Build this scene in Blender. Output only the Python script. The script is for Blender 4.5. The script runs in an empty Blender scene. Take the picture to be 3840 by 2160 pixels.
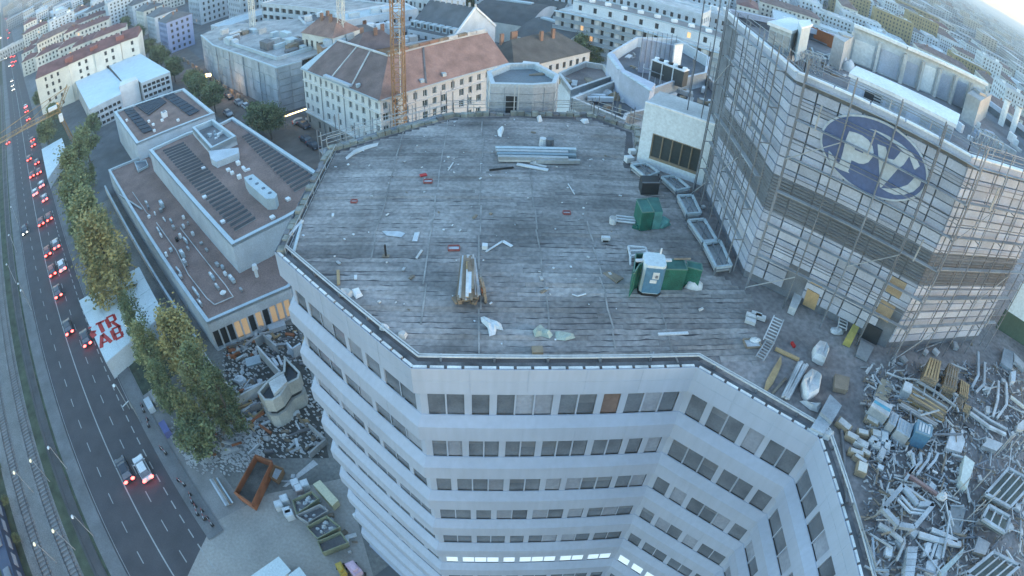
import bpy, math, random
from mathutils import Vector, Matrix
random.seed(7)
sc = bpy.context.scene
col = sc.collection
R = math.radians

# ---------------------------------------------------------------- camera
# wide fisheye lens, 58 m above the road; FK: image radius r (4K px) -> angle r/F + K (r/F)^3
F_, K_, PITCH, ROLL, CAMZ = 2307.07, .12937, R(40.2146), R(3.2214), 58.0
cam = bpy.data.cameras.new('camera'); camo = bpy.data.objects.new('camera', cam); col.objects.link(camo)
sc.camera = camo
camo.location = (0, 0, CAMZ)
camo.rotation_euler = (Matrix.Rotation(R(90) - PITCH, 4, 'X') @ Matrix.Rotation(ROLL, 4, 'Z')).to_euler()
cam.clip_start = .1; cam.clip_end = 40000
cam.type = 'PANO'; cam.sensor_width = 36; cam.sensor_height = 20.25; cam.sensor_fit = 'HORIZONTAL'
cam.panorama_type = 'FISHEYE_LENS_POLYNOMIAL'
_mm = 3840 / 36 / F_
cam.fisheye_fov = R(150)
cam.fisheye_polynomial_k0 = 0; cam.fisheye_polynomial_k1 = -_mm; cam.fisheye_polynomial_k2 = 0
cam.fisheye_polynomial_k3 = -K_ * _mm ** 3; cam.fisheye_polynomial_k4 = 0

def ray(px, py):
    x = px - 1920; y = 1080 - py; r = math.hypot(x, y) / F_ + 1e-9; t = r + K_ * r ** 3
    a = math.sin(t) * x / (r * F_); b = math.sin(t) * y / (r * F_); fw = math.cos(t)
    a, b = math.cos(ROLL) * a - math.sin(ROLL) * b, math.sin(ROLL) * a + math.cos(ROLL) * b
    return Vector((a, fw * math.cos(PITCH) + b * math.sin(PITCH), -fw * math.sin(PITCH) + b * math.cos(PITCH)))
def at(px, py, z=0.0):
    d = ray(px, py); s = (z - CAMZ) / d.z
    return Vector((d.x * s, d.y * s, z))
S_ = 3840 / 2576
def O(x, y, z=0.0): return at(x * S_, y * S_, z)          # coordinates of the overview picture
def on_plane(px, py, I, e):                               # hit a vertical plane through I along e -> (u, z)
    d = ray(px, py); det = -d.x * e.y + d.y * e.x
    t = (-I.x * e.y + I.y * e.x) / det; u = (d.x * I.y - d.y * I.x) / det
    return (d.x * t - I.x) * e.x + (d.y * t - I.y) * e.y, CAMZ + t * d.z

# ---------------------------------------------------------------- light, sky, exposure
SUN_AZ, SUN_EL = R(102), R(4.6)
world = bpy.data.worlds.new('World'); sc.world = world; world.use_nodes = True
nt = world.node_tree; bg = nt.nodes['Background']
sky = nt.nodes.new('ShaderNodeTexSky'); sky.sky_type = 'NISHITA'; sky.sun_disc = False
sky.sun_elevation = SUN_EL; sky.sun_rotation = SUN_AZ; sky.air_density = 1.0; sky.dust_density = .3; sky.ozone_density = 1.8
nt.links.new(sky.outputs[0], bg.inputs[0]); bg.inputs[1].default_value = .13
sun = bpy.data.lights.new('sun', 'SUN'); suno = bpy.data.objects.new('sun', sun); col.objects.link(suno)
sun.energy = .12; sun.angle = R(20); sun.color = (1, .72, .5)
suno.rotation_euler = (R(90 - 8), 0, -SUN_AZ + math.pi)
sc.view_settings.view_transform = 'Standard'; sc.view_settings.look = 'None'
sc.view_settings.gamma = 1; sc.view_settings.use_curve_mapping = False
sc.view_settings.exposure = 3.2
sc.render.engine = 'CYCLES'
sc.cycles.use_denoising = True
sc.cycles.max_bounces = 4; sc.cycles.diffuse_bounces = 2; sc.cycles.glossy_bounces = 2

# ---------------------------------------------------------------- materials
MATS = {}
def mat(name, c, rough=.7, metal=0, var=.25, scale=1.0, fine=.12, emit=None, es=0, bump=0, spec=.5):
    if name in MATS: return MATS[name]
    m = bpy.data.materials.new(name); m.use_nodes = True; MATS[name] = m
    n = m.node_tree; b = n.nodes['Principled BSDF']
    b.inputs['Roughness'].default_value = rough; b.inputs['Metallic'].default_value = metal
    b.inputs['Specular IOR Level'].default_value = spec
    if var > 0:
        tc = n.nodes.new('ShaderNodeTexCoord'); n1 = n.nodes.new('ShaderNodeTexNoise'); n2 = n.nodes.new('ShaderNodeTexNoise')
        geo = n.nodes.new('ShaderNodeNewGeometry')
        n1.inputs['Scale'].default_value = .35 * scale; n1.inputs['Detail'].default_value = 5
        n2.inputs['Scale'].default_value = 5 * scale; n2.inputs['Detail'].default_value = 4
        n.links.new(geo.outputs['Position'], n1.inputs['Vector']); n.links.new(geo.outputs['Position'], n2.inputs['Vector'])
        r1 = n.nodes.new('ShaderNodeMapRange'); r1.inputs[1].default_value = .3; r1.inputs[2].default_value = .7
        r1.inputs[3].default_value = 1 - var; r1.inputs[4].default_value = 1 + var
        r2 = n.nodes.new('ShaderNodeMapRange'); r2.inputs[1].default_value = .3; r2.inputs[2].default_value = .7
        r2.inputs[3].default_value = 1 - fine; r2.inputs[4].default_value = 1 + fine
        n.links.new(n1.outputs[0], r1.inputs[0]); n.links.new(n2.outputs[0], r2.inputs[0])
        oi = n.nodes.new('ShaderNodeObjectInfo'); r3 = n.nodes.new('ShaderNodeMapRange')
        r3.inputs[3].default_value = 1 - var * .35; r3.inputs[4].default_value = 1 + var * .35
        n.links.new(oi.outputs['Random'], r3.inputs[0])
        mu = n.nodes.new('ShaderNodeMath'); mu.operation = 'MULTIPLY'; mv = n.nodes.new('ShaderNodeMath'); mv.operation = 'MULTIPLY'
        n.links.new(r1.outputs[0], mu.inputs[0]); n.links.new(r2.outputs[0], mu.inputs[1])
        n.links.new(mu.outputs[0], mv.inputs[0]); n.links.new(r3.outputs[0], mv.inputs[1])
        vm = n.nodes.new('ShaderNodeVectorMath'); vm.operation = 'SCALE'; vm.inputs[0].default_value = c
        n.links.new(mv.outputs[0], vm.inputs['Scale']); n.links.new(vm.outputs[0], b.inputs['Base Color'])
        if bump:
            bp = n.nodes.new('ShaderNodeBump'); bp.inputs['Strength'].default_value = bump; bp.inputs['Distance'].default_value = .1
            n.links.new(n2.outputs[0], bp.inputs['Height']); n.links.new(bp.outputs[0], b.inputs['Normal'])
    else: b.inputs['Base Color'].default_value = (*c, 1)
    if emit:
        b.inputs['Emission Color'].default_value = (*emit, 1); b.inputs['Emission Strength'].default_value = es
    return m
WHITE = mat('white_facade', (.35, .405, .505), .6, var=.05, fine=.05)
_n = WHITE.node_tree; _g = [x for x in _n.nodes if x.type == 'NEW_GEOMETRY'][0]; _t = [x for x in _n.nodes if x.type == 'TEX_NOISE'][1]
_mp = _n.nodes.new('ShaderNodeMapping'); _mp.inputs['Scale'].default_value = (.7, .7, .07); _n.links.new(_g.outputs['Position'], _mp.inputs[0]); _n.links.new(_mp.outputs[0], _t.inputs['Vector'])
WHITE2 = mat('white_paint', (.72, .74, .76), .6, var=.12)
PLASTER = mat('pale_plaster', (.62, .60, .55), .85, var=.12)
PLASTERB = mat('blue_grey_plaster', (.50, .55, .60), .85, var=.12)
CONC = mat('concrete', (.36, .36, .36), .85, var=.3, bump=.2)
CONCL = mat('light_concrete', (.5, .5, .5), .85, var=.25)
CONCD = mat('dark_concrete', (.17, .17, .18), .9, var=.35)
GLASS = mat('window_glass', (.125, .145, .175), .2, var=.3, scale=2, spec=.8)
GLASSB = mat('window_blind', (.24, .27, .33), .5, var=.25)
DGLASS = mat('dark_opening', (.03, .035, .04), .5, var=.2)
STEEL = mat('galvanised_steel', (.36, .38, .40), .5, .3, var=.2)
STEELD = mat('weathered_scaffold_tube', (.19, .21, .24), .55, .3, var=.3)
ASPH = mat('asphalt', (.074, .072, .08), .85, var=.15, fine=.1)
ASPHL = mat('worn_pavement', (.15, .155, .16), .9, var=.2)
PAINTL = mat('road_paint', (.33, .34, .34), .8, var=.15)
DIRT = mat('site_dirt', (.20, .20, .19), .95, var=.3, scale=.5, fine=.2, bump=.3)
GRASS = mat('verge_grass', (.055, .07, .045), .95, var=.45, scale=1.5, fine=.3)
BALL = mat('track_gravel', (.23, .225, .22), .95, var=.25, fine=.3, bump=.4)
SLEEP = mat('sleeper_concrete', (.24, .24, .24), .9, var=.1)
RAILM = mat('rail_steel', (.09, .085, .085), .4, .6, var=.1)
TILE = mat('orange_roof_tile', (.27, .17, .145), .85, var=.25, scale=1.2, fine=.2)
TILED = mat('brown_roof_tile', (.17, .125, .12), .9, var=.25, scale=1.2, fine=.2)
SLATE = mat('grey_slate', (.12, .13, .145), .8, var=.25)
GRAVEL = mat('red_brown_roof_gravel', (.235, .16, .14), .95, var=.2, fine=.2)
ZINC = mat('pale_sheet_metal', (.42, .50, .55), .5, .1, var=.08)
SOLAR = mat('solar_glass', (.03, .045, .07), .65, var=.15, spec=.15)
LAMPD = mat('dim_globe_glow', (1, .9, .6), emit=(1, .84, .5), es=.05, var=0)
RED = mat('red_lettering', (.42, .02, .02), .6, var=.08)
ORSTEEL = mat('orange_crane_steel', (.36, .20, .10), .6, var=.2)
WSTEEL = mat('white_crane_steel', (.6, .6, .56), .6, var=.1)
RUST = mat('rust_orange_steel', (.28, .10, .045), .8, var=.3, scale=2)
BLUEL = mat('logo_blue', (.085, .125, .25), .5, var=.06)
BLUEP = mat('toilet_blue', (.08, .19, .30), .5, var=.08)
GREENN = mat('green_mesh_sheet', (.012, .10, .075), .8, var=.3, scale=4, fine=.3)
TEALN = mat('teal_plastic_sheet', (.10, .28, .27), .5, var=.35, scale=4)
TAN = mat('raw_timber', (.40, .28, .15), .8, var=.2, scale=2)
TAND = mat('weathered_timber', (.22, .18, .14), .9, var=.3, scale=3)
CLOTH = mat('white_plastic_sheet', (.58, .61, .64), .5, var=.12, scale=3)
BLACK = mat('black_rubber', (.02, .02, .022), .7, var=.2)
CARD = mat('cardboard', (.30, .24, .17), .9, var=.2)
NAVY = mat('navy_train_paint', (.03, .05, .10), .4, var=.1)
LAMPW = mat('lamp_glow', (1, .9, .7), emit=(1, .86, .6), es=.55, var=0)
LAMPY = mat('warm_strip_glow', (1, .8, .4), emit=(1, .72, .3), es=.8, var=0)
TAIL = mat('tail_light_glow', (1, .05, .04), emit=(1, .07, .06), es=1.3, var=0)
HEADL = mat('head_light_glow', (1, 1, .9), emit=(1, .97, .82), es=1.6, var=0)
LITWIN = mat('lit_window', (.9, .6, .3), emit=(1, .55, .25), es=.085, var=0)
LITWHITE = mat('lit_white_window', (.8, .9, 1), emit=(.72, .88, 1), es=.05, var=0)
BARK = mat('bark', (.09, .075, .06), .95, var=.3)

# ---------------------------------------------------------------- mesh helpers
WM = {}
class MB:
    def __init__(s): s.v = []; s.f = []; s.mi = []; s.cur = 0
    def add(s, vs, fs):
        n = len(s.v); s.v += [tuple(v) for v in vs]; s.f += [tuple(i + n for i in f) for f in fs]; s.mi += [s.cur] * len(fs)
        return s
    def quad(s, a, b, c, d): return s.add([a, b, c, d], [(0, 1, 2, 3)])
    def hexa(s, b, t): return s.add(list(b) + list(t), [(3, 2, 1, 0), (4, 5, 6, 7), (0, 1, 5, 4), (1, 2, 6, 5), (2, 3, 7, 6), (3, 0, 4, 7)])
    def box(s, c, sx, sy, sz, rz=0, rx=0, ry=0):          # c = centre of the base
        M = Matrix.Translation(Vector(c)) @ Matrix.Rotation(rz, 4, 'Z') @ Matrix.Rotation(ry, 4, 'Y') @ Matrix.Rotation(rx, 4, 'X')
        q = [(-1, -1), (1, -1), (1, 1), (-1, 1)]
        return s.hexa([M @ Vector((i * sx / 2, j * sy / 2, 0)) for i, j in q], [M @ Vector((i * sx / 2, j * sy / 2, sz)) for i, j in q])
    def bar(s, a, b, w=.06, h=None):
        a = Vector(a); b = Vector(b); h = h or w; d = (b - a)
        if d.length < 1e-6: return s
        d.normalize(); up = Vector((0, 0, 1)) if abs(d.z) < .95 else Vector((1, 0, 0))
        x = d.cross(up).normalized() * w / 2; y = x.cross(d).normalized() * h / 2
        return s.hexa([a - x - y, a + x - y, a + x + y, a - x + y], [b - x - y, b + x - y, b + x + y, b - x + y])
    def prism(s, poly, z0, z1):
        n = len(poly); p = [(q[0], q[1]) for q in poly]
        if sum(p[i][0] * p[(i + 1) % n][1] - p[(i + 1) % n][0] * p[i][1] for i in range(n)) < 0: p = p[::-1]
        return s.add([(x, y, z0) for x, y in p] + [(x, y, z1) for x, y in p],
                     [tuple(range(n - 1, -1, -1)), tuple(range(n, 2 * n))] + [(i, (i + 1) % n, n + (i + 1) % n, n + i) for i in range(n)])
    def cyl(s, a, b, r, r2=None, n=10):
        a = Vector(a); b = Vector(b); r2 = r if r2 is None else r2; d = (b - a).normalized()
        up = Vector((0, 0, 1)) if abs(d.z) < .95 else Vector((1, 0, 0)); x = d.cross(up).normalized(); y = x.cross(d)
        c = [(math.cos(2 * math.pi * i / n), math.sin(2 * math.pi * i / n)) for i in range(n)]
        return s.add([a + (x * u + y * w) * r for u, w in c] + [b + (x * u + y * w) * r2 for u, w in c],
                     [tuple(range(n)), tuple(range(2 * n - 1, n - 1, -1))] + [(i, n + i, n + (i + 1) % n, (i + 1) % n) for i in range(n)])
    def blob(s, c, rx, ry, rz, n=9, m=5, jit=.18, base=True):
        vs = []; fs = []
        for j in range(m + 1):
            ph = math.pi / 2 * j / m if base else math.pi * j / m - math.pi / 2
            for i in range(n):
                th = 2 * math.pi * i / n; k = 1 + random.uniform(-jit, jit)
                vs.append((c[0] + rx * k * math.cos(ph) * math.cos(th), c[1] + ry * k * math.cos(ph) * math.sin(th), c[2] + rz * k * math.sin(ph)))
        for j in range(m):
            for i in range(n): fs.append((j * n + i, j * n + (i + 1) % n, (j + 1) * n + (i + 1) % n, (j + 1) * n + i))
        return s.add(vs, fs)
    def sheet(s, pts):
        return s.add(pts, [tuple(range(len(pts)))])
    def data(s, name, mats, M=None):
        me = bpy.data.meshes.new(name)
        vs = s.v if M is None else [tuple(M @ Vector(v)) for v in s.v]
        me.from_pydata(vs, [], s.f)
        for m in (mats if isinstance(mats, (list, tuple)) else [mats]): me.materials.append(m)
        if any(s.mi): me.polygons.foreach_set('material_index', s.mi)
        me.update(); return me
    def build(s, name, mats, parent=None, local=False, origin=None, smooth=False, kind=None, label=None):
        M = None
        if parent is not None and not local: M = WM[parent.name].inverted()
        if parent is None:
            if origin is None:
                n = len(s.v); zs = min(v[2] for v in s.v)
                origin = (sum(v[0] for v in s.v) / n, sum(v[1] for v in s.v) / n, zs)
            T = Matrix.Translation(Vector(origin)); M = T.inverted() if not local else None
        me = s.data(name, mats, M)
        if smooth: me.polygons.foreach_set('use_smooth', [True] * len(me.polygons))
        o = bpy.data.objects.new(name, me); col.objects.link(o)
        if parent is not None: o.parent = parent; WM[o.name] = WM[parent.name]
        else: o.location = origin; WM[o.name] = Matrix.Translation(Vector(origin))
        if kind: o['kind'] = kind
        if label: o['label'] = label
        return o
def tag(o, label=None, cat=None, group=None, kind=None):
    if label: o['label'] = label
    if cat: o['category'] = cat
    if group: o['group'] = group
    if kind: o['kind'] = kind
    return o
def thing(name, label, cat, loc=(0, 0, 0), rz=0, group=None):
    o = bpy.data.objects.new(name, None); col.objects.link(o); o.location = loc; o.rotation_euler = (0, 0, rz)
    o.empty_display_size = .5; tag(o, label, cat, group)
    WM[o.name] = Matrix.Translation(Vector(loc)) @ Matrix.Rotation(rz, 4, 'Z'); return o
KIDS = {}
def copy_tree(o, loc=None, rz=None, label=None, group=None, parent=None, scale=None):
    if o.name not in KIDS: KIDS[o.name] = list(o.children)
    c = o.copy(); col.objects.link(c)
    if parent is not None: c.parent = parent
    if loc is not None: c.location = loc
    if rz is not None: c.rotation_euler = (0, 0, rz)
    if label: c['label'] = label
    if group: c['group'] = group
    if scale: c.scale = (scale,) * 3 if not isinstance(scale, tuple) else scale
    for k in KIDS[o.name]: copy_tree(k, parent=c)
    return c
def share(proto, parent, loc, rz=0, label=None, scale=None):      # a piece that shares its mesh, placed in the parent's space
    c = bpy.data.objects.new(proto.name.split('.')[0], proto); col.objects.link(c); c.parent = parent
    c.location = loc; c.rotation_euler = (0, 0, rz)
    if scale: c.scale = scale
    return c
def struct(mb, name, m): return tag(mb.build(name, m, origin=(0, 0, 0)), kind='structure')
def lerp(a, b, t): return a + (b - a) * t
def unit(a, b):
    e = Vector((b[0] - a[0], b[1] - a[1], 0)); L = e.length; e /= L
    return e, Vector((e.y, -e.x, 0)), L            # along, outward (right-hand side), length
# wall with real openings; wins = (u0,u1,v0,v1[,mat]) ; returns nothing, adds wall, window parts
def wall_win(parent, p0, p1, z0, z1, wins, wm, depth=.22, frame=WHITE2, glass=GLASS, mull=True, name='wall', joined=False, wmb=None):
    e, n, L = unit(p0, p1); P = lambda u, v, d=0: (p0[0] + e.x * u - n.x * d, p0[1] + e.y * u - n.y * d, v)
    mb = wmb or MB()
    vs = sorted({z0, z1} | {w[2] for w in wins} | {w[3] for w in wins})
    for a, b in zip(vs, vs[1:]):
        mid = (a + b) / 2; row = sorted([w for w in wins if w[2] < mid < w[3]]); u = 0
        for w in row:
            if w[0] > u + 1e-4: mb.quad(P(u, a), P(w[0], a), P(w[0], b), P(u, b))
            u = w[1]
        if u < L - 1e-4: mb.quad(P(u, a), P(L, a), P(L, b), P(u, b))
    jb = MB()
    for w in wins:
        u0, u1, v0, v1 = w[:4]; g = w[4] if len(w) > 4 else glass
        mb.quad(P(u0, v0), P(u0, v0, depth), P(u0, v1, depth), P(u0, v1)); mb.quad(P(u1, v0, depth), P(u1, v0), P(u1, v1), P(u1, v1, depth))
        mb.quad(P(u0, v0, depth), P(u0, v0), P(u1, v0), P(u1, v0, depth)); mb.quad(P(u0, v1), P(u0, v1, depth), P(u1, v1, depth), P(u1, v1))
        if joined: jb.cur = 0 if g is glass else 1; jb.quad(P(u0, v0, depth), P(u1, v0, depth), P(u1, v1, depth), P(u0, v1, depth)); continue
        gb = MB().quad(P(u0, v0, depth), P(u1, v0, depth), P(u1, v1, depth), P(u0, v1, depth))
        if mull and frame:
            fb = MB(); t = .07; d = depth - .04
            for a, b in (((u0 + t / 2, v0), (u0 + t / 2, v1)), ((u1 - t / 2, v0), (u1 - t / 2, v1)), ((u0 + t, v0 + t / 2), (u1 - t, v0 + t / 2)),
                         ((u0 + t, v1 - t / 2), (u1 - t, v1 - t / 2)), (((u0 + u1) / 2, v0 + t), ((u0 + u1) / 2, v1 - t))):
                fb.bar(P(*a, d), P(*b, d), t, t)
            f = fb.build('window', frame, parent); gb.build('pane', g, f)
        else: gb.build('window', g, parent)
    if joined and jb.f: jb.build('window', [glass, LITWIN], parent, kind='stuff')
    if wmb is None: mb.build(name, wm, parent)
def grid_wins(L, z0, n, w, rows, h, off0=0, margin=1.0, skip=0, lit=0, blinds=0):
    out = []; sp = (L - 2 * margin) / n
    for r, zz in enumerate(rows):
        for i in range(n):
            if random.random() < skip: continue
            u = margin + sp * (i + .5); g = None
            if random.random() < lit: g = LITWIN
            elif random.random() < blinds: g = GLASSB
            t = (u - w / 2, u + w / 2, zz, zz + h); out.append(t + ((g,) if g else ()))
    return out
def plain_walls(parent, poly, z0, z1, m, skip=(), name='wall'):
    mb = MB(); n = len(poly)
    for i in range(n):
        if i in skip: continue
        a, b = poly[i], poly[(i + 1) % n]; mb.quad((a[0], a[1], z0), (b[0], b[1], z0), (b[0], b[1], z1), (a[0], a[1], z1))
    mb.build(name, m, parent)
def offset(pts, d, closed=False):                    # positive d moves to the right-hand side
    out = []; n = len(pts)
    for i in range(n):
        ns = []
        if i > 0 or closed: ns.append(unit(pts[i - 1], pts[i])[1])
        if i < n - 1 or closed: ns.append(unit(pts[i], pts[(i + 1) % n])[1])
        if len(ns) == 2:
            m = (ns[0] + ns[1]).normalized(); k = d / max(.3, m.dot(ns[0]))
        else: m = ns[0]; k = d
        out.append(Vector((pts[i][0] + m.x * k, pts[i][1] + m.y * k, 0)))
    return out
def ccw(poly): return sum(poly[i][0] * poly[(i + 1) % len(poly)][1] - poly[(i + 1) % len(poly)][0] * poly[i][1] for i in range(len(poly))) > 0
def flat_roof(parent, poly, z, m_roof, m_rim, w=.45, h=.5, rimname='parapet'):
    # poly listed so that outside is on the right-hand side (counter-clockwise)
    if not ccw(poly): poly = poly[::-1]
    inn = offset(poly, -w, True); n = len(poly)
    MB().sheet([(p[0], p[1], z - h) for p in inn]).build('roof', m_roof, parent)
    for i in range(n):
        a, b, c, d = poly[i], poly[(i + 1) % n], inn[(i + 1) % n], inn[i]
        q = [(a[0], a[1]), (b[0], b[1]), (c[0], c[1]), (d[0], d[1])]
        MB().prism(q, z - h, z).build(rimname, m_rim, parent)
exec_order = []
# ================================================================ SETTING: ground, road, tracks
g = MB(); N = 26
g.quad((-9000, -200, -.02), (9000, -200, -.02), (9000, 9000, -.02), (-9000, 9000, -.02))
struct(g, 'ground', mat('city_ground', (.13, .14, .15), .95, var=.35, scale=.05, fine=.2))
RM = Vector((-57.0, 36.0, 0)); 
_c = [at(x, y) for x, y in [(184, 1043), (224, 1192), (258, 1291), (308, 1440), (348, 1554), (432, 1748), (497, 1887), (562, 2002), (651, 2160)]]
RD = Vector((.7573829, -.652971, 0)); RN = Vector((.652971, .7573829, 0))
_m = sum(_c, Vector((0, 0, 0))) / len(_c); RM = Vector((_m.x, _m.y, 0))
def bend(s): return 0 if s > -60 else -1.0e-4 * (s + 60) ** 2 if s > -260 else -4.0 - .04 * (-260 - s)
def rd(s, off, z=0.0): p = RM + RD * s + RN * (off + bend(s)); return (p.x, p.y, z)
def strip(mb, o0, o1, z, s0=-1400, s1=45, step=None):
    ss = []; s = s1
    while s > s0: ss.append(s); s -= 10 if s > -300 else 60
    ss.append(s0)
    for a, b in zip(ss, ss[1:]): mb.quad(rd(a, o0, z), rd(a, o1, z), rd(b, o1, z), rd(b, o0, z))
    return mb
struct(strip(MB(), 8.9, 60, -.012, -60, 45), 'building_site_ground', DIRT)
def road_box(o0, o1, z, s0=-1400, s1=45):
    mb = strip(MB(), o0, o1, z, s0, s1)
    for oo in (o0, o1):
        ss = list(range(int(s0), int(s1) + 1, 15))
        for a, b in zip(ss, ss[1:]): mb.quad(rd(a, oo, -.02), rd(b, oo, -.02), rd(b, oo, z), rd(a, oo, z))
    return mb
road = struct(strip(MB(), -5.7, 6.6, .004), 'road', ASPH)
struct(road_box(6.6, 8.9, .12, -1400, 30), 'pavement', ASPHL)
struct(strip(MB(), 8.9, 13, .002, -20, 45), 'site_entrance', mat('dusty_asphalt', (.24, .235, .23), .9, var=.2))
struct(road_box(-8.0, -5.7, .12), 'cycle_path', ASPHL)
struct(strip(MB(), -12.0, -8.0, 0.0), 'tram_verge', GRASS)
struct(strip(MB(), -20.6, -12.0, .01), 'railway_ballast', BALL)
struct(strip(MB(), -60, -20.6, .004, -1400, 45), 'railway_yard', GRASS)
mb = MB()
for s0 in (0,): strip(mb, -16.7, -14.7, .03, -300, 45)
struct(mb, 'trackside_path', mat('grey_gravel_path', (.19, .19, .185), .95, var=.15, fine=.25))
MB_ = strip(MB(), -.09, .09, .012); MB_.build('lane_marking', PAINTL, road)
for i in range(-60, 9):
    for off_, s0 in ((-2.82, 1.7), (2.47, -.2)):
        s = s0 + 5 * i; 
        if s < -290: continue
        m_ = MB().quad(rd(s - .95, off_ - .07, .012), rd(s + .95, off_ - .07, .012), rd(s + .95, off_ + .07, .012), rd(s - .95, off_ + .07, .012)); m_.build('lane_marking', PAINTL, road)
for i in range(-30, 18):
    s = 1.4 + 2.4 * i; m_ = MB().quad(rd(s - .7, 4.97, .012), rd(s + .7, 4.97, .012), rd(s + .7, 5.13, .012), rd(s - .7, 5.13, .012)); m_.build('lane_marking', PAINTL, road)
strip(MB(), 6.38, 6.46, .012, -100, 5).build('edge_line', PAINTL, road)
strip(MB(), -5.5, -5.42, .012, -400, 45).build('edge_line', PAINTL, road)
struct(strip(MB(), 9.0, 17, .008, -150, 4), 'planting_strip', mat('dark_undergrowth', (.05, .065, .045), .95, var=.5, scale=2, fine=.4, bump=.4))
# railway tracks
for toff, lab, nm in ((-13.35, 'ballasted railway track beside the tram verge, nearer the road', 'railway_track'), (-17.9, 'ballasted railway track farther from the road, by the train', 'railway_track')):
    t = thing(nm, lab, 'railway track', rd(0, toff)); sl = MB().box((0, 0, .02), .26, 2.0, .12).data('sleeper', SLEEP)
    for k in range(150):
        s = 44 - k * .72; p = rd(s, toff); share(sl, t, WM[t.name].inverted() @ Vector(p), math.atan2(RD.y, RD.x))
    far = MB()
    for k in range(300): p = rd(44 - 150 * .72 - k * .8, toff); far.box((p[0], p[1], .02), .26, 2.0, .12, math.atan2(RD.y, RD.x))
    far.build('sleeper', SLEEP, t, kind='stuff')
    for q in (-.72, .72):
        r_ = MB(); ss = list(range(-300, 46, 15))
        for a, b in zip(ss, ss[1:]): r_.bar(rd(a, toff + q, .2), rd(b, toff + q, .2), .1, .14)
        r_.build('rail', RAILM, t)
t = thing('tram_track', 'sunken rail pair in dark dirt between verge and cycle path', 'tram track', rd(0, -9.3))
for q in (-.72, .72):
    r_ = MB(); ss = list(range(-300, 46, 15))
    for a, b in zip(ss, ss[1:]): r_.bar(rd(a, -9.3 + q, .05), rd(b, -9.3 + q, .05), .13, .1)
    r_.build('rail', RAILM, t)
struct(strip(MB(), -10.4, -8.5, .012, -300, 45), 'tram_bed', mat('dark_track_dirt', (.075, .075, .078), .95, var=.3))
# dark train at the lower left
t = thing('train', 'navy blue train cut off at the lower left corner', 'train', rd(20, -22.9))
b = MB(); 
for s0, s1 in ((6, 26.5), (27, 47)):
    b.hexa([rd(s0, -24.4, .5), rd(s1, -24.4, .5), rd(s1, -21.7, .5), rd(s0, -21.7, .5)], [rd(s0, -24.2, 3.6), rd(s1, -24.2, 3.6), rd(s1, -21.9, 3.6), rd(s0, -21.9, 3.6)])
b.build('body', NAVY, t)
for s in range(8, 46, 3):
    if 25 < s < 28: continue
    MB().hexa([rd(s, -21.72, 1.7), rd(s + 2, -21.72, 1.7), rd(s + 2, -21.62, 1.7), rd(s, -21.62, 1.7)], [rd(s, -21.82, 2.6), rd(s + 2, -21.82, 2.6), rd(s + 2, -21.75, 2.6), rd(s, -21.75, 2.6)]).build('window', GLASSB, t)
for s0 in (8, 14, 20, 29, 35, 41): MB().box(rd(s0 + 1, -23, 3.62), 2.4, 1.3, .3, math.atan2(RD.y, RD.x)).build('roof_unit', STEELD, t)
# site yard ground by the tower
YARD = [at(*p) for p in [(1010, 1850), (1300, 1790), (1400, 2160), (900, 2400), (640, 2300), (800, 1960)]]
struct(MB().sheet([(p.x, p.y, .006) for p in YARD]), 'yard', mat('yard_dust', (.32, .305, .285), .95, var=.15, scale=.6))
# side street behind the tower (o 430,130 -> 830,400)
st = [O(330, 40), O(455, 165), O(560, 235), O(700, 320), O(830, 400), O(900, 470)]
def ribbon(pts, w, z):
    a = offset(pts, w); b = offset(pts, -w); m = MB()
    for i in range(len(pts) - 1): m.quad((a[i].x, a[i].y, z), (b[i].x, b[i].y, z), (b[i + 1].x, b[i + 1].y, z), (a[i + 1].x, a[i + 1].y, z))
    return m
struct(ribbon(st, 8, .01), 'side_street', mat('warm_lit_asphalt', (.14, .125, .115), .9, var=.25))  # lamp warmth is put into the asphalt colour

# ================================================================ MAIN TOWER
ZR = 38.0
TA, TB, TC, TD = Vector((-4.25, 17.79, 0)), Vector((8.79, 18.69, 0)), Vector((14.29, 14.36, 0)), Vector((14.8, 3.0, 0))
TLL, TUL, TT1, TT2, TT3 = Vector((-13.6, 25.65, 0)), Vector((-14.13, 38.4, 0)), Vector((-5.49, 45.02, 0)), Vector((5.84, 46.69, 0)), Vector((9.54, 44.41, 0))
tower = thing('office_tower', 'white banded octagonal office tower with flat grey roof in the foreground', 'office building', (0, 30, 0))
line = [TT1, TUL, TLL, TA, TB, TC, TD]               # outside on the right-hand side
lay = {  # pane groups per floor, by face
 'AB': [[2,1,3,2,1,3],[2,2,2,3,2,1,1],[1,3,2,1,3,2],[2,1,2,2,1,3],[2,2,1,2,2,2],[1,3,1,3,2,2],[2,2,1,2,3,1],[2,1,3,2,1,2]],
 'BC': [[1,2,1,2],[3,2,1],[1,1,3,1],[1,2,1,2],[1,2,2,1],[1,1,2,2],[2,2,1],[1,2,2]]}
FL = 3.77; NF = 10; INS = .5
wallm = {k: MB() for k in range(NF)}; hidw = MB()
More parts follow.
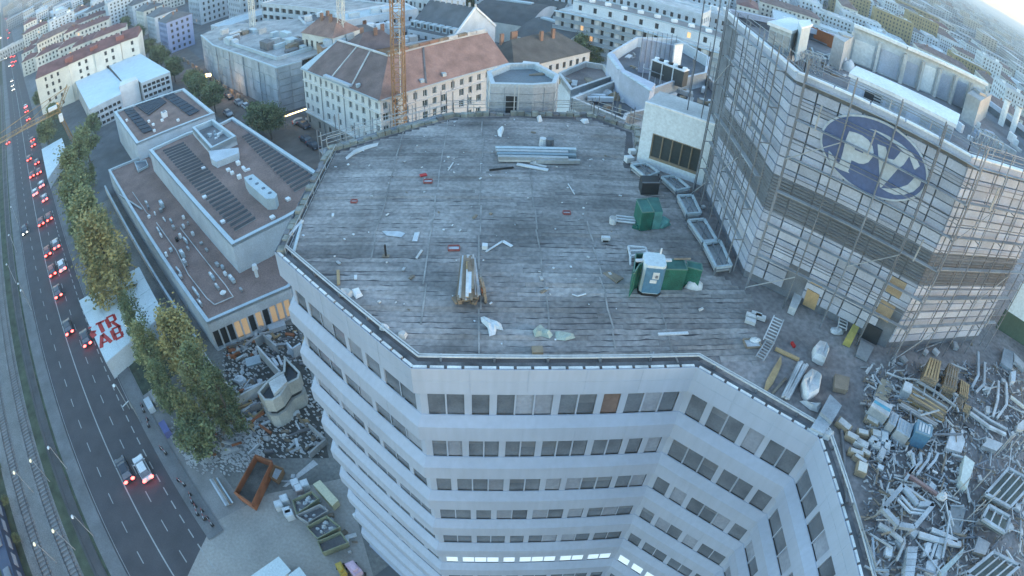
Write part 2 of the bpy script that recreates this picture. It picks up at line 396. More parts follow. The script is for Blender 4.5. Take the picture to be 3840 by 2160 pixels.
for f in range(NF):
    zt = ZR - FL * f; base = 0.0
    prof = [(0, zt - (0 if f == 0 else .9)), (0, zt - 1.72), (-INS, zt - 1.66)]          # vertical band, head soffit
    prof2 = [(-INS, zt - 3.88), (-INS + .06, zt - 3.9), (0, zt - 4.36), (0, zt - FL - .9)]      # sill, sloping apron, next band
    for pr, mi in ((prof, 0), (prof2, 0)):
        for (d0, z0), (d1, z1) in zip(pr, pr[1:]):
            a = offset(line, d0); b = offset(line, d1)
            for i in range(len(line) - 1):
                wallm[f].quad((b[i].x, b[i].y, z1), (b[i + 1].x, b[i + 1].y, z1), (a[i + 1].x, a[i + 1].y, z0), (a[i].x, a[i].y, z0))
    inn = offset(line, -INS); z1, z0 = zt - 1.66, zt - 3.88
    for i in range(len(line) - 1):
        p, q = inn[i], inn[i + 1]; e, n, L = unit(p, q)
        if i == 3: groups = lay['AB'][min(f, 7)]
        elif i == 4: groups = lay['BC'][min(f, 7)]
        elif i == 0: continue
        else:
            groups = []; tot = 0
            while tot < L / 1.05 - 2: k = random.choice((1, 2, 2, 3)); groups.append(k); tot += k + .45
        np_ = sum(groups); pier = .36; mul = .07
        pw = (L - pier * (len(groups) + 1) - mul * (np_ - len(groups))) / np_
        u = 0; P = lambda u, z, d=0: (p.x + e.x * u - n.x * d, p.y + e.y * u - n.y * d, z)
        for gi, k in enumerate(groups):
            wallm[f].quad(P(u, z0), P(u + pier, z0), P(u + pier, z1), P(u, z1)); wallm[f].quad(P(u + pier, z0), P(u + pier, z0, .1), P(u + pier, z1, .1), P(u + pier, z1)); u += pier
            for j in range(k):
                gm = GLASS
                r = random.random()
                if f == 5 and i in (3, 4): gm = LITWHITE
                elif f in (2, 3) and r < .25: gm = GLASSB
                elif r < .10: gm = GLASSB
                if i == 3 and ((f == 0 and gi == 4)): gm = mat('warm_tinted_glass', (.16, .115, .10), .2, var=.3)  # one pane group with a warm brown base colour
                if i in (3, 4, 5) and f < 4 and gm is GLASS and random.random() < .45:
                    hb = z1 - (z1 - z0) * random.choice((.2, .35, .5, .62)); MB().quad(P(u, hb, .06), P(u + pw, hb, .06), P(u + pw, z1, .06), P(u, z1, .06)).build('blind', mat('half_drawn_blind', (.15, .17, .20), .5, var=.3), tower)
                if (i in (3, 4) and f < 8) or (i == 5 and f < 6) or (i == 2 and f < 3): MB().quad(P(u, z0, .07), P(u + pw, z0, .07), P(u + pw, z1, .07), P(u, z1, .07)).build('window', gm, tower)
                else: hidw.quad(P(u, z0, .04), P(u + pw, z0, .04), P(u + pw, z1, .04), P(u, z1, .04))
                u += pw
                if j < k - 1: MB().bar(P(u + mul / 2, z0, .03), P(u + mul / 2, z1, .03), mul, .08).build('mullion', WHITE, tower) if f < 3 and i in (3, 4, 5) else wallm[f].quad(P(u, z0, .03), P(u + mul, z0, .03), P(u + mul, z1, .03), P(u, z1, .03)); u += mul
        wallm[f].quad(P(u, z0), P(L, z0), P(L, z1), P(u, z1))
    wallm[f].build('facade_band', WHITE, tower)
hidw.build('window', GLASS, tower, kind='stuff')
PJ = mat('panel_joint', (.33, .39, .48), .8, var=.05); pj = MB()
for f in range(8):
    zt = ZR - FL * f
    for i in (2, 3, 4, 5):
        p, q = line[i], line[i + 1]; e, n, L = unit(p, q); k = max(1, round(L / 2.6))
        for j in range(1, k): a = p + e * (L * j / k) + n * .004; za_, zb2 = (zt - .05, zt - 1.7) if f == 0 else (zt - .62, zt - 1.7); pj.bar((a.x, a.y, za_), (a.x, a.y, zb2), .018, .006)
        if f == 0: a, c = p + n * .004, q + n * .004; pj.bar((a.x, a.y, zt - .82), (c.x, c.y, zt - .82), .006, .022)
pj.build('panel_joint', PJ, tower, kind='stuff')
b = MB(); a_ = offset(line, 0)
for i in range(len(line) - 1): b.quad((a_[i].x, a_[i].y, -.5), (a_[i + 1].x, a_[i + 1].y, -.5), (a_[i + 1].x, a_[i + 1].y, ZR - FL * NF - .9), (a_[i].x, a_[i].y, ZR - FL * NF - .9))
b.build('base_wall', CONCL, tower)
# roof slab: whole terrace
roofpoly = [TT1, TUL, TLL, TA, TB, TC, TD, Vector((70, 3, 0)), Vector((70, 46, 0)), Vector((30, 48, 0)), Vector((13, 41, 0)), TT3, TT2]
DECK = mat('bitumen_deck', (.225, .21, .21), .9, var=.4, scale=.7, fine=.25, bump=.25)
rp = offset(roofpoly, -.12, True)
MB().sheet([(p.x, p.y, ZR - .22) for p in rp][::-1] if not ccw(rp) else [(p.x, p.y, ZR - .22) for p in rp]).build('roof_deck', DECK, tower)
b = MB()
for i in list(range(6, len(roofpoly))): 
    p, q = roofpoly[i], roofpoly[(i + 1) % len(roofpoly)]; b.quad((p.x, p.y, 0), (q.x, q.y, 0), (q.x, q.y, ZR - .2), (p.x, p.y, ZR - .2))
b.build('rear_wall', CONC, tower)
MB().sheet([(p.x, p.y, ZR - .212) for p in ([TUL + Vector((.5, -.3, 0)), TLL + Vector((.5, .4, 0)), TA + Vector((.2, .5, 0)), TB + Vector((0, .5, 0)), Vector((11.0, 20.2, 0)), Vector((11.6, 27, 0)), Vector((11, 35.8, 0)), Vector((8.2, 38, 0)), Vector((8.8, 43.8, 0)), TT2 + Vector((0, -.6, 0)), TT1 + Vector((.3, -.6, 0))])]).build('tar_bed', mat('tar_bed', (.085, .08, .085), .9, var=.3, scale=2), tower)
# roofing sheets, laid in courses along the front edge direction
de, dn, _ = unit(TA, TB); dn = -dn
left = [TUL, TLL, TA, TB, Vector((13.0, 18.2, 0)), Vector((14.2, 24.5, 0)), Vector((12.0, 27, 0)), Vector((12.0, 35.8, 0)), Vector((8.2, 38.2, 0)), Vector((9.2, 44.0, 0)), TT2, TT1]
li = offset(left, -.75 if ccw(left) else .75, True)
loc2 = [((p - TA).dot(de), (p - TA).dot(dn)) for p in li]
def xr(v):
    xs = []
    for i in range(len(loc2)):
        (x0, y0), (x1, y1) = loc2[i], loc2[(i + 1) % len(loc2)]
        if (y0 - v) * (y1 - v) < 0: xs.append(x0 + (x1 - x0) * (v - y0) / (y1 - y0))
    return (min(xs), max(xs)) if xs else None
DM = [mat('roof_felt_%s' % k, c, .9, var=.42, scale=.8, fine=.24, bump=.12) for k, c in (('dark', (.212, .204, .202)), ('mid', (.232, .222, .218)), ('pale', (.256, .245, .24)), ('brown', (.228, .208, .195)))]
v = .15; kk = 0
while v < 28.4:
    h = random.uniform(.30, .46); r0 = xr(v + .02); r1 = xr(v + h - .02)
    if r0 and r1:
        x0, x1 = max(r0[0], r1[0]), min(r0[1], r1[1]); u = x0
        while u < x1 - .3:
            w = min(random.uniform(4.5, 13), x1 - u); 
            if x1 - u - w < 1.2: w = x1 - u
            n_ = max(2, int(w / .4)); lo = []; hi = []; gapk = random.choice((.2, .5, .9, 1.3))
            za, zb = ZR - .17 + random.uniform(-.015, .015), ZR - .205
            for k in range(n_ + 1):
                uu = u + .004 + (w - .008) * k / n_; j1 = random.uniform(-.02, .07) * (1 + (random.random() < .15)); j2 = random.uniform(-.07, .02) * (1 + (random.random() < .15))
                pt = TA + de * uu
                q1 = pt + dn * (v + .012 + j1 * .8 * gapk); q2 = pt + dn * (v + h - .01 + j2 * .8 * gapk)
                lo.append((q1.x, q1.y, zb)); hi.append((q2.x, q2.y, za + random.uniform(-.01, .01)))
            m = MB(); vv = lo + hi + [(x, y, zb - .03) for x, y, z in hi]; N1 = n_ + 1
            m.add(vv, [(k, k + 1, N1 + k + 1, N1 + k) for k in range(n_)] + [(N1 + k, N1 + k + 1, 2 * N1 + k + 1, 2 * N1 + k) for k in range(n_)])
            m.build('roofing_sheet', random.choices(DM, (3, 5, 3, 1))[0], tower); kk += 1
            u += w
    v += h
# seams across the sheets
for u_, v0, v1 in ((3.0, 1, 26), (6.3, 2, 20), (9.4, 1.5, 12), (-3.0, 8, 24), (12.2, .5, 6), (.2, 3, 27)):
    m = MB(); q = TA + de * u_
    for k in range(8):
        a = q + dn * lerp(v0, v1, k / 8) + de * random.uniform(-.1, .1); b2 = q + dn * lerp(v0, v1, (k + 1) / 8) + de * random.uniform(-.1, .1)
        m.bar((a.x, a.y, ZR - .165), (b2.x, b2.y, ZR - .165), .09, .012)
    m.build('seam_strip', mat('pale_seam', (.27, .265, .26), .9, var=.3, scale=3), tower)
# edge coping blocks along the white facade
def run(a, b, step, fn):
    e, n, L = unit(a, b); k = max(1, round(L / step)); 
    for i in range(k): fn(a + e * (L * i / k), a + e * (L * (i + 1) / k), e, n, i)
COP = mat('edge_coping', (.62, .63, .62), .7, var=.25, scale=3)
def cop(a, b, e, n, i):
    a2, b2 = a + e * .07, b - e * .07; q = [a2 - n * .09, b2 - n * .09, b2 - n * .24, a2 - n * .24]
    MB().prism([((a - n * .1).x, (a - n * .1).y), ((a2 - n * .1).x, (a2 - n * .1).y), ((a2 - n * .23).x, (a2 - n * .23).y), ((a - n * .23).x, (a - n * .23).y)], ZR - .2, ZR - .06).build('joint_bracket', mat('rusty_joint', (.16, .11, .085), .9, var=.3, scale=4), tower)
    MB().prism([(p.x, p.y) for p in q], ZR - .2, ZR - .02).build('coping_block', COP, tower)
for a, b in ((TLL, TA), (TA, TB), (TB, TC), (TC, TD)): run(a, b, .78, cop)
b = MB(); ed = [TLL, TA, TB, TC, TD]; o1, o2 = offset(ed, -.2), offset(ed, -.62)
for i in range(4): b.quad((o1[i].x, o1[i].y, ZR - .19), (o1[i + 1].x, o1[i + 1].y, ZR - .19), (o2[i + 1].x, o2[i + 1].y, ZR - .19), (o2[i].x, o2[i].y, ZR - .19))
b.build('edge_gutter', mat('dark_gutter', (.115, .12, .13), .9, var=.5, scale=3), tower)
b = MB(); o0, o1 = offset(ed, .0), offset(ed, -.03)
for i in range(4): b.quad((o0[i].x, o0[i].y, ZR), (o0[i + 1].x, o0[i + 1].y, ZR), (o1[i + 1].x, o1[i + 1].y, ZR), (o1[i].x, o1[i].y, ZR)); b.quad((o1[i].x, o1[i].y, ZR), (o1[i + 1].x, o1[i + 1].y, ZR), (o1[i + 1].x, o1[i + 1].y, ZR-.2), (o1[i].x, o1[i].y, ZR-.2))
b.build('edge_flashing', WHITE, tower)
# double rail that follows the front edges
rl = thing('edge_rail', 'double steel rail running round the front edge of the tower roof', 'rail', tuple(TA) [:2] + (ZR,))
for off_ in (-.70, -.82):
    oo = offset(ed, off_)
    for i in range(4): MB().bar((oo[i].x, oo[i].y, ZR + .06), (oo[i + 1].x, oo[i + 1].y, ZR + .06), .065, .07).build('rail', mat('rail_light_steel', (.5, .52, .53), .5, var=.12), rl)
oo = offset(ed, -.76)
for i in range(4):
    e, n, L = unit(oo[i], oo[i + 1])
    for k in range(int(L / 2.4)):
        p = oo[i] + e * (1 + 2.4 * k); MB().box((p.x, p.y, ZR - .2), .1, .3, .26, math.atan2(e.y, e.x)).build('foot', STEELD, rl)
# rough stone edge + scaffold netting on the rear-left edges
ROCK = mat('broken_edge_stone', (.24, .25, .23), .95, var=.4, scale=3, bump=.4)
back = [TLL, TUL, TT1, TT2, TT3, Vector((9.0, 39.5, 0))]
for a, b in zip(back, back[1:]):
    e, n, L = unit(a, b); k = int(L / .55); sgn = 1
    for i in range(k):
        p = a + e * (L * (i + .5) / k) - n * random.uniform(-.05, .12) * -1
        q = p + n * .25
        MB().box((q.x, q.y, ZR - .35), L / k * .9, random.uniform(.3, .5), random.uniform(.3, .55), math.atan2(e.y, e.x) + random.uniform(-.1, .1), random.uniform(-.1, .1)).build('edge_stone', ROCK if random.random() < .75 else CONCD, tower)
def rail_fence(pts, z, hgt, label, cat='guard rail', step=1.6, w=.05, m=STEEL, rows=(1, .5), name='guard_rail', group=None):
    t = thing(name, label, cat, (pts[0][0], pts[0][1], z), 0, group)
    for a, b in zip(pts, pts[1:]):
        e, n, L = unit(a, b); k = max(1, round(L / step))
        for i in range(k + 1):
            p = Vector(a) + e * (L * i / k); MB().bar((p.x, p.y, z), (p.x, p.y, z + hgt), w).build('post', m, t)
        for r_ in rows: MB().bar((a[0], a[1], z + hgt * r_), (b[0], b[1], z + hgt * r_), w * .8).build('rail', m, t)
    return t
rail_fence([p + Vector((0, 0, 0)) for p in offset([TLL, TUL], .7)], ZR - .6, .9, 'low steel guard rail along the left edge of the tower roof')
rail_fence([p for p in offset([TUL, TT1, TT2], -.0)], ZR - .1, 1.0, 'steel guard rail along the rear edge of the tower roof')
# ================================================================ SCAFFOLDED TOWER WITH THE ROUND LOGO
PI_, PO, PR_ = Vector((13.09, 26.01, 0)), Vector((21.35, 20.35, 0)), Vector((30.8, 21.1, 0))
PW, PW2 = Vector((12.75, 34.6, 0)), Vector((13.1, 39.0, 0))
PZ = 50.5
pv = thing('logo_tower', 'tall pale panelled tower in scaffolding carrying the round blue and white sign', 'office building', (22, 30, ZR))
fp = [PW2, PW, PI_, PO, PR_, Vector((39, 30, 0)), Vector((36, 38.5, 0)), Vector((25, 39.5, 0))]
PANM = [mat('facade_panel_a', (.36, .40, .49), .7, var=.12, scale=2), mat('facade_panel_b', (.42, .46, .55), .7, var=.12, scale=2), mat('facade_panel_c', (.31, .345, .42), .7, var=.15, scale=2)]
CORE = mat('joint_backing_sheet', (.15, .17, .20), .9, var=.3, scale=3)  # dark backing colour that shows through the panel joints
b = MB()
ins = offset(fp, -.12, True)
for i in range(len(fp)):
    p, q = ins[i], ins[(i + 1) % len(fp)]; b.quad((p.x, p.y, ZR - .2), (q.x, q.y, ZR - .2), (q.x, q.y, PZ), (p.x, p.y, PZ))
b.build('backing_wall', CORE, pv)
LOUV = (42.55, 44.75); wing = MB()
np_ = 0
for fi, (p, q, nc) in enumerate(((PW, PI_, 7), (PI_, PO, 8), (PO, PR_, 7))):
    e, n, L = unit(p, q); w = L / nc
    zs = []; z = ZR + .35
    while z < LOUV[0] - .3: zs.append((z, min(z + .53, LOUV[0] - .22))); z += .58
    zs.append((LOUV[0] - .18, LOUV[0]))
    z = LOUV[1] + .55; zs.append((LOUV[1], LOUV[1] + .5))
    while z < PZ - .7: zs.append((z, min(z + .53, PZ - .5))); z += .58
    for z0, z1 in zs:
        for k in range(nc):
            u0, u1 = k * w + .045, (k + 1) * w - .045; d = random.uniform(-.02, .03)
            if fi == 1 and z0 < ZR + 2.2 and k == nc - 1: continue            # dark doorway by the corner
            if fi == 1 and z0 < ZR + 1.9 and k == 2: continue                  # boarded door
            P = lambda u, z, dd=0: p + e * u + n * (dd) + Vector((0, 0, z))
            c = (P(u0, z0) + P(u1, z1)) / 2
            hb_ = [P(u0, z0, -.1), P(u1, z0, -.1), P(u1, z0, d), P(u0, z0, d)]; ht_ = [P(u0, z1 - .02, -.1), P(u1, z1 - .02, -.1), P(u1, z1 - .02, d), P(u0, z1 - .02, d)]
            if fi == 0: wing.cur = random.choice((0, 0, 1, 2)); wing.hexa(hb_, ht_); continue
            MB().hexa(hb_, ht_).build('facade_panel', random.choices(PANM, (3, 2, 2) if fi < 2 else (2, 5, 1))[0], pv); np_ += 1
    # louvre band
    for k in range(nc):
        m = MB()
        for j in range(11):
            zz = LOUV[0] + .1 + j * .19; a, c = p + e * (k * w + .05) - n * .08, p + e * ((k + 1) * w - .05) - n * .08
            m.hexa([a + Vector((0, 0, zz)), c + Vector((0, 0, zz)), c + n * .1 + Vector((0, 0, zz - .06)), a + n * .1 + Vector((0, 0, zz - .06))], [a + Vector((0, 0, zz + .03)), c + Vector((0, 0, zz + .03)), c + n * .1 + Vector((0, 0, zz - .03)), a + n * .1 + Vector((0, 0, zz - .03))])
        m.build('louvre', mat('grey_louvre', (.17, .18, .195), .8, var=.2), pv)
wing.build('facade_panel', PANM, pv, kind='stuff')
b = MB(); a2, c2 = offset(fp, .08, True), offset(fp, -.28, True)
for i in range(len(fp)):
    j = (i + 1) % len(fp); b.hexa([(a2[i].x, a2[i].y, PZ - .4), (a2[j].x, a2[j].y, PZ - .4), (c2[j].x, c2[j].y, PZ - .4), (c2[i].x, c2[i].y, PZ - .4)], [(a2[i].x, a2[i].y, PZ), (a2[j].x, a2[j].y, PZ), (c2[j].x, c2[j].y, PZ), (c2[i].x, c2[i].y, PZ)])
b.build('parapet', PANM[1], pv)
def seg_parapet(a, c, k):
    e, n, L = unit(a, c)
    for i in range(k):
        p, q = a + e * (L * i / k + .04), a + e * (L * (i + 1) / k - .04)
        MB().prism([((p + n * .14).x, (p + n * .14).y), ((q + n * .14).x, (q + n * .14).y), ((q - n * .16).x, (q - n * .16).y), ((p - n * .16).x, (p - n * .16).y)], PZ + .002, PZ + .09).build('coping', WHITE2, pv)
seg_parapet(PW2, PW, 2); seg_parapet(PW, PI_, 5); seg_parapet(PI_, PO, 5); seg_parapet(PO, PR_, 5)
MB().sheet([(p.x, p.y, PZ - .9) for p in c2]).build('roof', CONCD, pv)
# boards over openings, doors near the foot of the logo face
e, n, L = unit(PI_, PO); LP = lambda u, z, d=0.0: PI_ + e * u + n * d + Vector((0, 0, z))
def onpv(px, py): return on_plane(px, py, PI_, e)
z8 = lambda x, y: (2880 + x * .497, 720 + y * .497)
def pvpoly(pts, d, name, m, label=None, t=.05):
    q = [onpv(*z8(*p)) for p in pts]; mb = MB(); f = [LP(u, z, d) for u, z in q]; bk = [LP(u, z, d - t) for u, z in q]; k = len(q)
    mb.add(f + bk, [tuple(range(k)), tuple(range(2 * k - 1, k - 1, -1))] + [(i, k + i, k + (i + 1) % k, (i + 1) % k) for i in range(k)])
    return mb.build(name, m, pv, label=label)
CHIP = mat('chipboard', (.30, .235, .16), .9, var=.15, scale=6, fine=.3)
pvpoly([(940, 630), (1050, 690), (990, 805), (885, 740)], .06, 'board', CHIP, 'upper chipboard sheet over the opening')
pvpoly([(860, 805), (965, 865), (905, 985), (800, 915)], .06, 'board', CHIP, 'lower chipboard sheet over the opening')
pvpoly([(335, 655), (430, 700), (410, 722), (322, 680)], .06, 'board', TAN)
pvpoly([(300, 725), (390, 775), (352, 890), (262, 842)], .06, 'door_board', TAN, 'plywood sheet closing a doorway')
pvpoly([(755, 985), (865, 1045), (815, 1160), (700, 1095)], .04, 'doorway', DGLASS)
# the sign
sg = thing('round_sign', 'round blue and white letter sign on the scaffolded tower facade', 'sign', tuple(LP(5.03, 46.0, .1)))
WM[sg.name] = Matrix.Translation(LP(5.03, 46.0, .1))
def disc(u0, z0, ru, rz, d, k=48):
    return [LP(u0 + ru * math.cos(2 * math.pi * i / k), z0 + rz * math.sin(2 * math.pi * i / k), d) for i in range(k)]
def plate(pts, t, name, m):
    k = len(pts); bk = [p - n * t for p in pts]
    return MB().add(pts + bk, [tuple(range(k)), tuple(range(2 * k - 1, k - 1, -1))] + [(i, k + i, k + (i + 1) % k, (i + 1) % k) for i in range(k)]).build(name, m, sg)
plate(disc(5.03, 48.0, 3.12, 2.0, .16), .14, 'rim', mat('sign_white', (.44, .50, .56), .5, var=.05)); plate(disc(5.03, 48.0, 3.0, 1.9, .19), .02, 'blue_plate', BLUEL)
SW = mat('sign_white', (.44, .50, .56))
lz = lambda x, y: (3040 + x * .2622, 400 + y * .2622)
def sp(pts, name, d=.22, m=SW): 
    q = [onpv(*lz(*p)) for p in pts]; return plate([LP(u, z, d) for u, z in q], .02, name, m)
sp([(560, 332), (640, 352), (740, 392), (830, 460), (890, 550), (905, 640), (885, 710), (830, 775), (760, 800), (690, 790), (590, 745), (560, 860), (540, 905), (410, 800), (440, 730), (470, 620), (500, 480), (535, 390)], 'letter_p')
sp([(640, 560), (775, 612), (750, 645), (636, 596)], 'letter_counter', .225, BLUEL)
sp([(960, 518), (1080, 560), (1112, 722), (1195, 742), (1300, 612), (1410, 690), (1330, 810), (1250, 868), (1015, 1135), (992, 1130), (988, 960), (975, 740)], 'letter_v')
sp([(265, 610), (300, 640), (360, 740), (440, 815), (545, 905), (560, 930), (430, 880), (300, 815), (262, 700)], 'arc_left')
sp([(840, 300), (960, 330), (1110, 400), (1300, 520), (1440, 640), (1530, 760), (1560, 830), (1490, 880), (1475, 860), (1415, 700), (1300, 600), (1180, 500), (1060, 410), (940, 340)], 'arc_upper')
sp([(1015, 1145), (1120, 1150), (1260, 1140), (1390, 1095), (1480, 1000), (1590, 1020), (1560, 1110), (1470, 1190), (1340, 1235), (1200, 1235), (1090, 1190)], 'arc_lower')
# scaffolding
sc_ = thing('facade_scaffolding', 'steel scaffolding wrapped round the panelled faces of the logo tower', 'scaffolding', tuple(PI_)[:2] + (ZR,))
for fi, (p, q) in enumerate(((PW, PI_), (PI_, PO), (PO, PR_))):
    e, n, L = unit(p, q); k = max(3, round(L / 2.45)); P = lambda u, z, d: p + e * u + n * d + Vector((0, 0, z))
    u_lo, u_hi = (0, L - .55) if fi == 0 else (.55, L + .55) if fi == 1 else (0.0, L + .3)
    us = [u_lo + (u_hi - u_lo) * i / k for i in range(k + 1)]; top = PZ + 1.1
    for u in us:
        for d in (.38, 1.0): MB().bar(P(u, ZR - .2, d), P(u, top, d), .055).build('standard', STEELD, sc_)
    for z in [ZR + 2.05 * j for j in range(1, 7)]:
        if z > PZ + .6: continue
        MB().hexa([P(u_lo, z - .04, .42), P(u_hi, z - .04, .42), P(u_hi, z - .04, .68 if fi != 0 else .72), P(u_lo, z - .04, .68)], [P(u_lo, z, .42), P(u_hi, z, .42), P(u_hi, z, .68), P(u_lo, z, .68)]).build('deck_board', mat('scaffold_deck', (.27, .285, .30), .7, var=.25, scale=2), sc_)
        for dz in (1.0,): MB().bar(P(u_lo, z + dz, 1.0), P(u_hi, z + dz, 1.0), .04).build('guard_rail', STEELD, sc_)
        MB().bar(P(u_lo, z + dz, .38), P(u_hi, z + dz, .38), .035).build('guard_rail', STEELD, sc_)
        for u in us: MB().bar(P(u, z - .05, .38), P(u, z - .05, 1.0), .05).build('transom', STEELD, sc_)
    for j in range(6):
        if j % 2 == 0 and k > 2: MB().bar(P(us[j % k], ZR + 2.05 * j, 1.03), P(us[j % k + 1], ZR + 2.05 * (j + 1), 1.03), .045).build('brace', STEEL, sc_)
    for kx in range(3):
        u = random.uniform(u_lo + 1, u_hi - 1); z = ZR + 2.05 * random.randint(1, 5); MB().bar(P(u, z, .95), P(u + .05, z + 1.4, .95), .07).build('pole', STEEL, sc_)
# taller loose standards left of the tower
for x, y in ((3.6 + 8.6, 35.6), (12.1, 37.0), (11.4, 38.3)):
    MB().bar((x, y, ZR - 3), (x, y, 53), .07).build('standard', STEELD, sc_)
# ---- things on the tower's roof
T = lambda x, y, z: at(2640 + x * .621, y * .621, z)
def top_prism(pts, z, h, name, m, parent, zf=T):
    q = [zf(x, y, z) for x, y in pts]; return MB().prism([(p.x, p.y) for p in q], z - h, z).build(name, m, parent)
RZ = PZ - .9
ph = thing('roof_penthouse', 'long white louvred plant room on the roof behind the sign', 'plant room', tuple(T(1200, 650, RZ)))
q = [T(890, 450, RZ + 1.35), T(930, 408, RZ + 1.35), T(1535, 690, RZ + 1.35), T(1515, 752, RZ + 1.35)]
cen = sum(q, Vector((0, 0, 0))) / 4
MB().prism([(p.x, p.y) for p in q], RZ, RZ + 1.18).build('body', PANM[1], ph)
q2 = [cen + (p - cen) * 1.04 for p in q]; MB().prism([(p.x, p.y) for p in q2], RZ + 1.185, RZ + 1.4).build('roof_slab', WHITE2, ph)
e2, n2, L2 = unit(q[0], q[3])
for k in range(9):
    if k == 1: MB().bar(q[0] + e2 * .95 + n2 * .02 - Vector((0, 0, .85)), q[0] + e2 * 1.95 + n2 * .02 - Vector((0, 0, .85)), .03, .75).build('opening', DGLASS, ph); continue
    for j in range(6):
        if k in (0, 5): break
        z = RZ + .1 + j * .17; a = q[0] + e2 * (L2 * k / 9 + .08); c = q[0] + e2 * (L2 * (k + 1) / 9 - .08)
        MB().bar((a.x + n2.x * .03, a.y + n2.y * .03, z), (c.x + n2.x * .03, c.y + n2.y * .03, z), .05, .09).build('louvre_blade', STEEL, ph)
# rear parapet wall with columns
BK = [Vector((14.1, 37.5, 0)), at(3205, 90, 52.4), at(3400, 172, 52.4), at(3700, 310, 52.4)]
BK = [Vector((p.x, p.y, 0)) for p in BK]
rw = thing('rear_roof_wall', 'tall pale wall of framed bays at the rear of the logo tower roof', 'wall', (25, 37, RZ))
for a, c in zip(BK[1:], BK[2:]):
    e3, n3, L3 = unit(a, c); MB().hexa([(a.x, a.y, RZ), (c.x, c.y, RZ), (c.x - n3.x * .3, c.y - n3.y * .3, RZ), (a.x - n3.x * .3, a.y - n3.y * .3, RZ)], [(a.x, a.y, 52.2), (c.x, c.y, 52.2), (c.x - n3.x * .3, c.y - n3.y * .3, 52.2), (a.x - n3.x * .3, a.y - n3.y * .3, 52.2)]).build('wall', PLASTERB, rw)
    MB().bar((a.x, a.y, 52.32), (c.x, c.y, 52.32), .7, .22).build('coping', WHITE2, rw)
    k = max(2, round(L3 / 1.7))
    for i in range(k + 1):
        p = a + e3 * (L3 * i / k) + n3 * .25; MB().box((p.x, p.y, RZ), .2, .35, 2.25, math.atan2(e3.y, e3.x)).build('column', CONCL, rw)
        if i < k: 
            p = a + e3 * (L3 * (i + .5) / k) + n3 * .02; MB().box((p.x, p.y, RZ + .1), L3 / k - .5, .06, random.uniform(1.6, 1.95), math.atan2(e3.y, e3.x)).build('panel', random.choice((WHITE2, PANM[1], PANM[0])), rw)
# concrete stair core + cabins + lattice girders + vents on the roof
def box_thing(name, label, cat, pts, z, h, m, zf=T, group=None, parts=None):
    q = [zf(x, y, z) for x, y in pts]; c = sum(q, Vector((0, 0, 0))) / len(q)
    t = thing(name, label, cat, (c.x, c.y, z - h), 0, group)
    MB().prism([(p.x, p.y) for p in q], z - h, z).build('body', m, t); return t, [Vector((p.x, p.y, 0)) for p in q], Vector((c.x, c.y, 0))
t, q, c = box_thing('stair_core', 'grey concrete stair core standing on the rear roof of the logo tower', 'stair core', [(785, 215), (850, 185), (905, 220), (850, 255)], RZ + 2.0, 2.0, CONCL)
MB().box((c.x, c.y, RZ + 2.01), .7, .7, .12).build('hatch', STEEL, t)
t, q, c = box_thing('roof_cabin', 'white flat topped cabin at the left end of the logo tower roof', 'cabin', [(400, 150), (520, 125), (640, 160), (530, 200)], RZ + 2.0, 2.0, PLASTERB)
MB().prism([((c + (p - c) * 1.15).x, (c + (p - c) * 1.15).y) for p in q], RZ + 2.01, RZ + 2.2).build('roof', WHITE2, t)
e3, n3, L3 = unit(q[0], q[3]); 
for k in range(3): p = q[0] + e3 * (L3 * (k + .5) / 3) + n3 * .03; MB().box((p.x, p.y, RZ + .2), .35, .05, 1.5, math.atan2(e3.y, e3.x)).build('door', STEEL, t)
t, q, c = box_thing('roof_cabin', 'blue grey box behind the flat topped cabin on the roof', 'cabin', [(570, 130), (640, 128), (645, 160), (590, 175)], RZ + 2.6, 2.0, ZINC)
MB().prism([((c + (p - c) * 1.05).x, (c + (p - c) * 1.05).y) for p in q], RZ + 2.61, RZ + 2.7).build('roof', WHITE2, t)
t, q, c = box_thing('stair_core', 'grey concrete drum block near the right end of the logo tower roof', 'stair core', [(1590, 560), (1650, 530), (1740, 570), (1670, 610)], RZ + 2.0, 2.0, CONC)
MB().box((c.x, c.y, RZ + 2.01), .8, .8, .2).build('hatch', STEEL, t)
p = T(690, 210, RZ + .6); t = thing('rusty_panel', 'rust red steel panel leaning by the stair core on the roof', 'panel', (p.x, p.y, RZ)); MB().bar(T(635, 190, RZ + .5), T(780, 255, RZ + .5), .1, .95).build('sheet', RUST, t); MB().bar(T(640, 225, RZ + .1), T(780, 285, RZ + .1), .3, .1).build('foot', STEELD, t)
def lattice(name, label, a, c, hgt, w, k, m=STEEL, cat='steel frame', zf=None):
    t = thing(name, label, cat, tuple(a)); a = Vector(a); c = Vector(c); e, n, L = unit(a, c)
    if L < .01: return t
    P = lambda i, s, z: a.lerp(c, i / k) + n * (s * w / 2) + Vector((0, 0, z))
    for s in (-1, 1):
        for z in (0, hgt): MB().bar(P(0, s, z), P(k, s, z), .07).build('chord', m, t)
        for i in range(k + 1): MB().bar(P(i, s, 0), P(i, s, hgt), .06).build('post', m, t)
        for i in range(k): MB().bar(P(i, s, 0 if i % 2 else hgt), P(i + 1, s, hgt if i % 2 else 0), .045).build('diagonal', m, t)
    for i in range(k + 1):
        for z in (0, hgt): MB().bar(P(i, -1, z), P(i, 1, z), .05).build('tie', m, t)
    return t
lattice('lattice_frame', 'grey steel lattice frame standing on the left front of the logo tower roof', T(530, 400, RZ), T(700, 450, RZ), 1.1, .9, 5)
lattice('lattice_frame', 'grey steel lattice frame at the right front corner of the logo tower roof', T(1620, 870, RZ), T(1760, 930, RZ), 1.0, .9, 5)
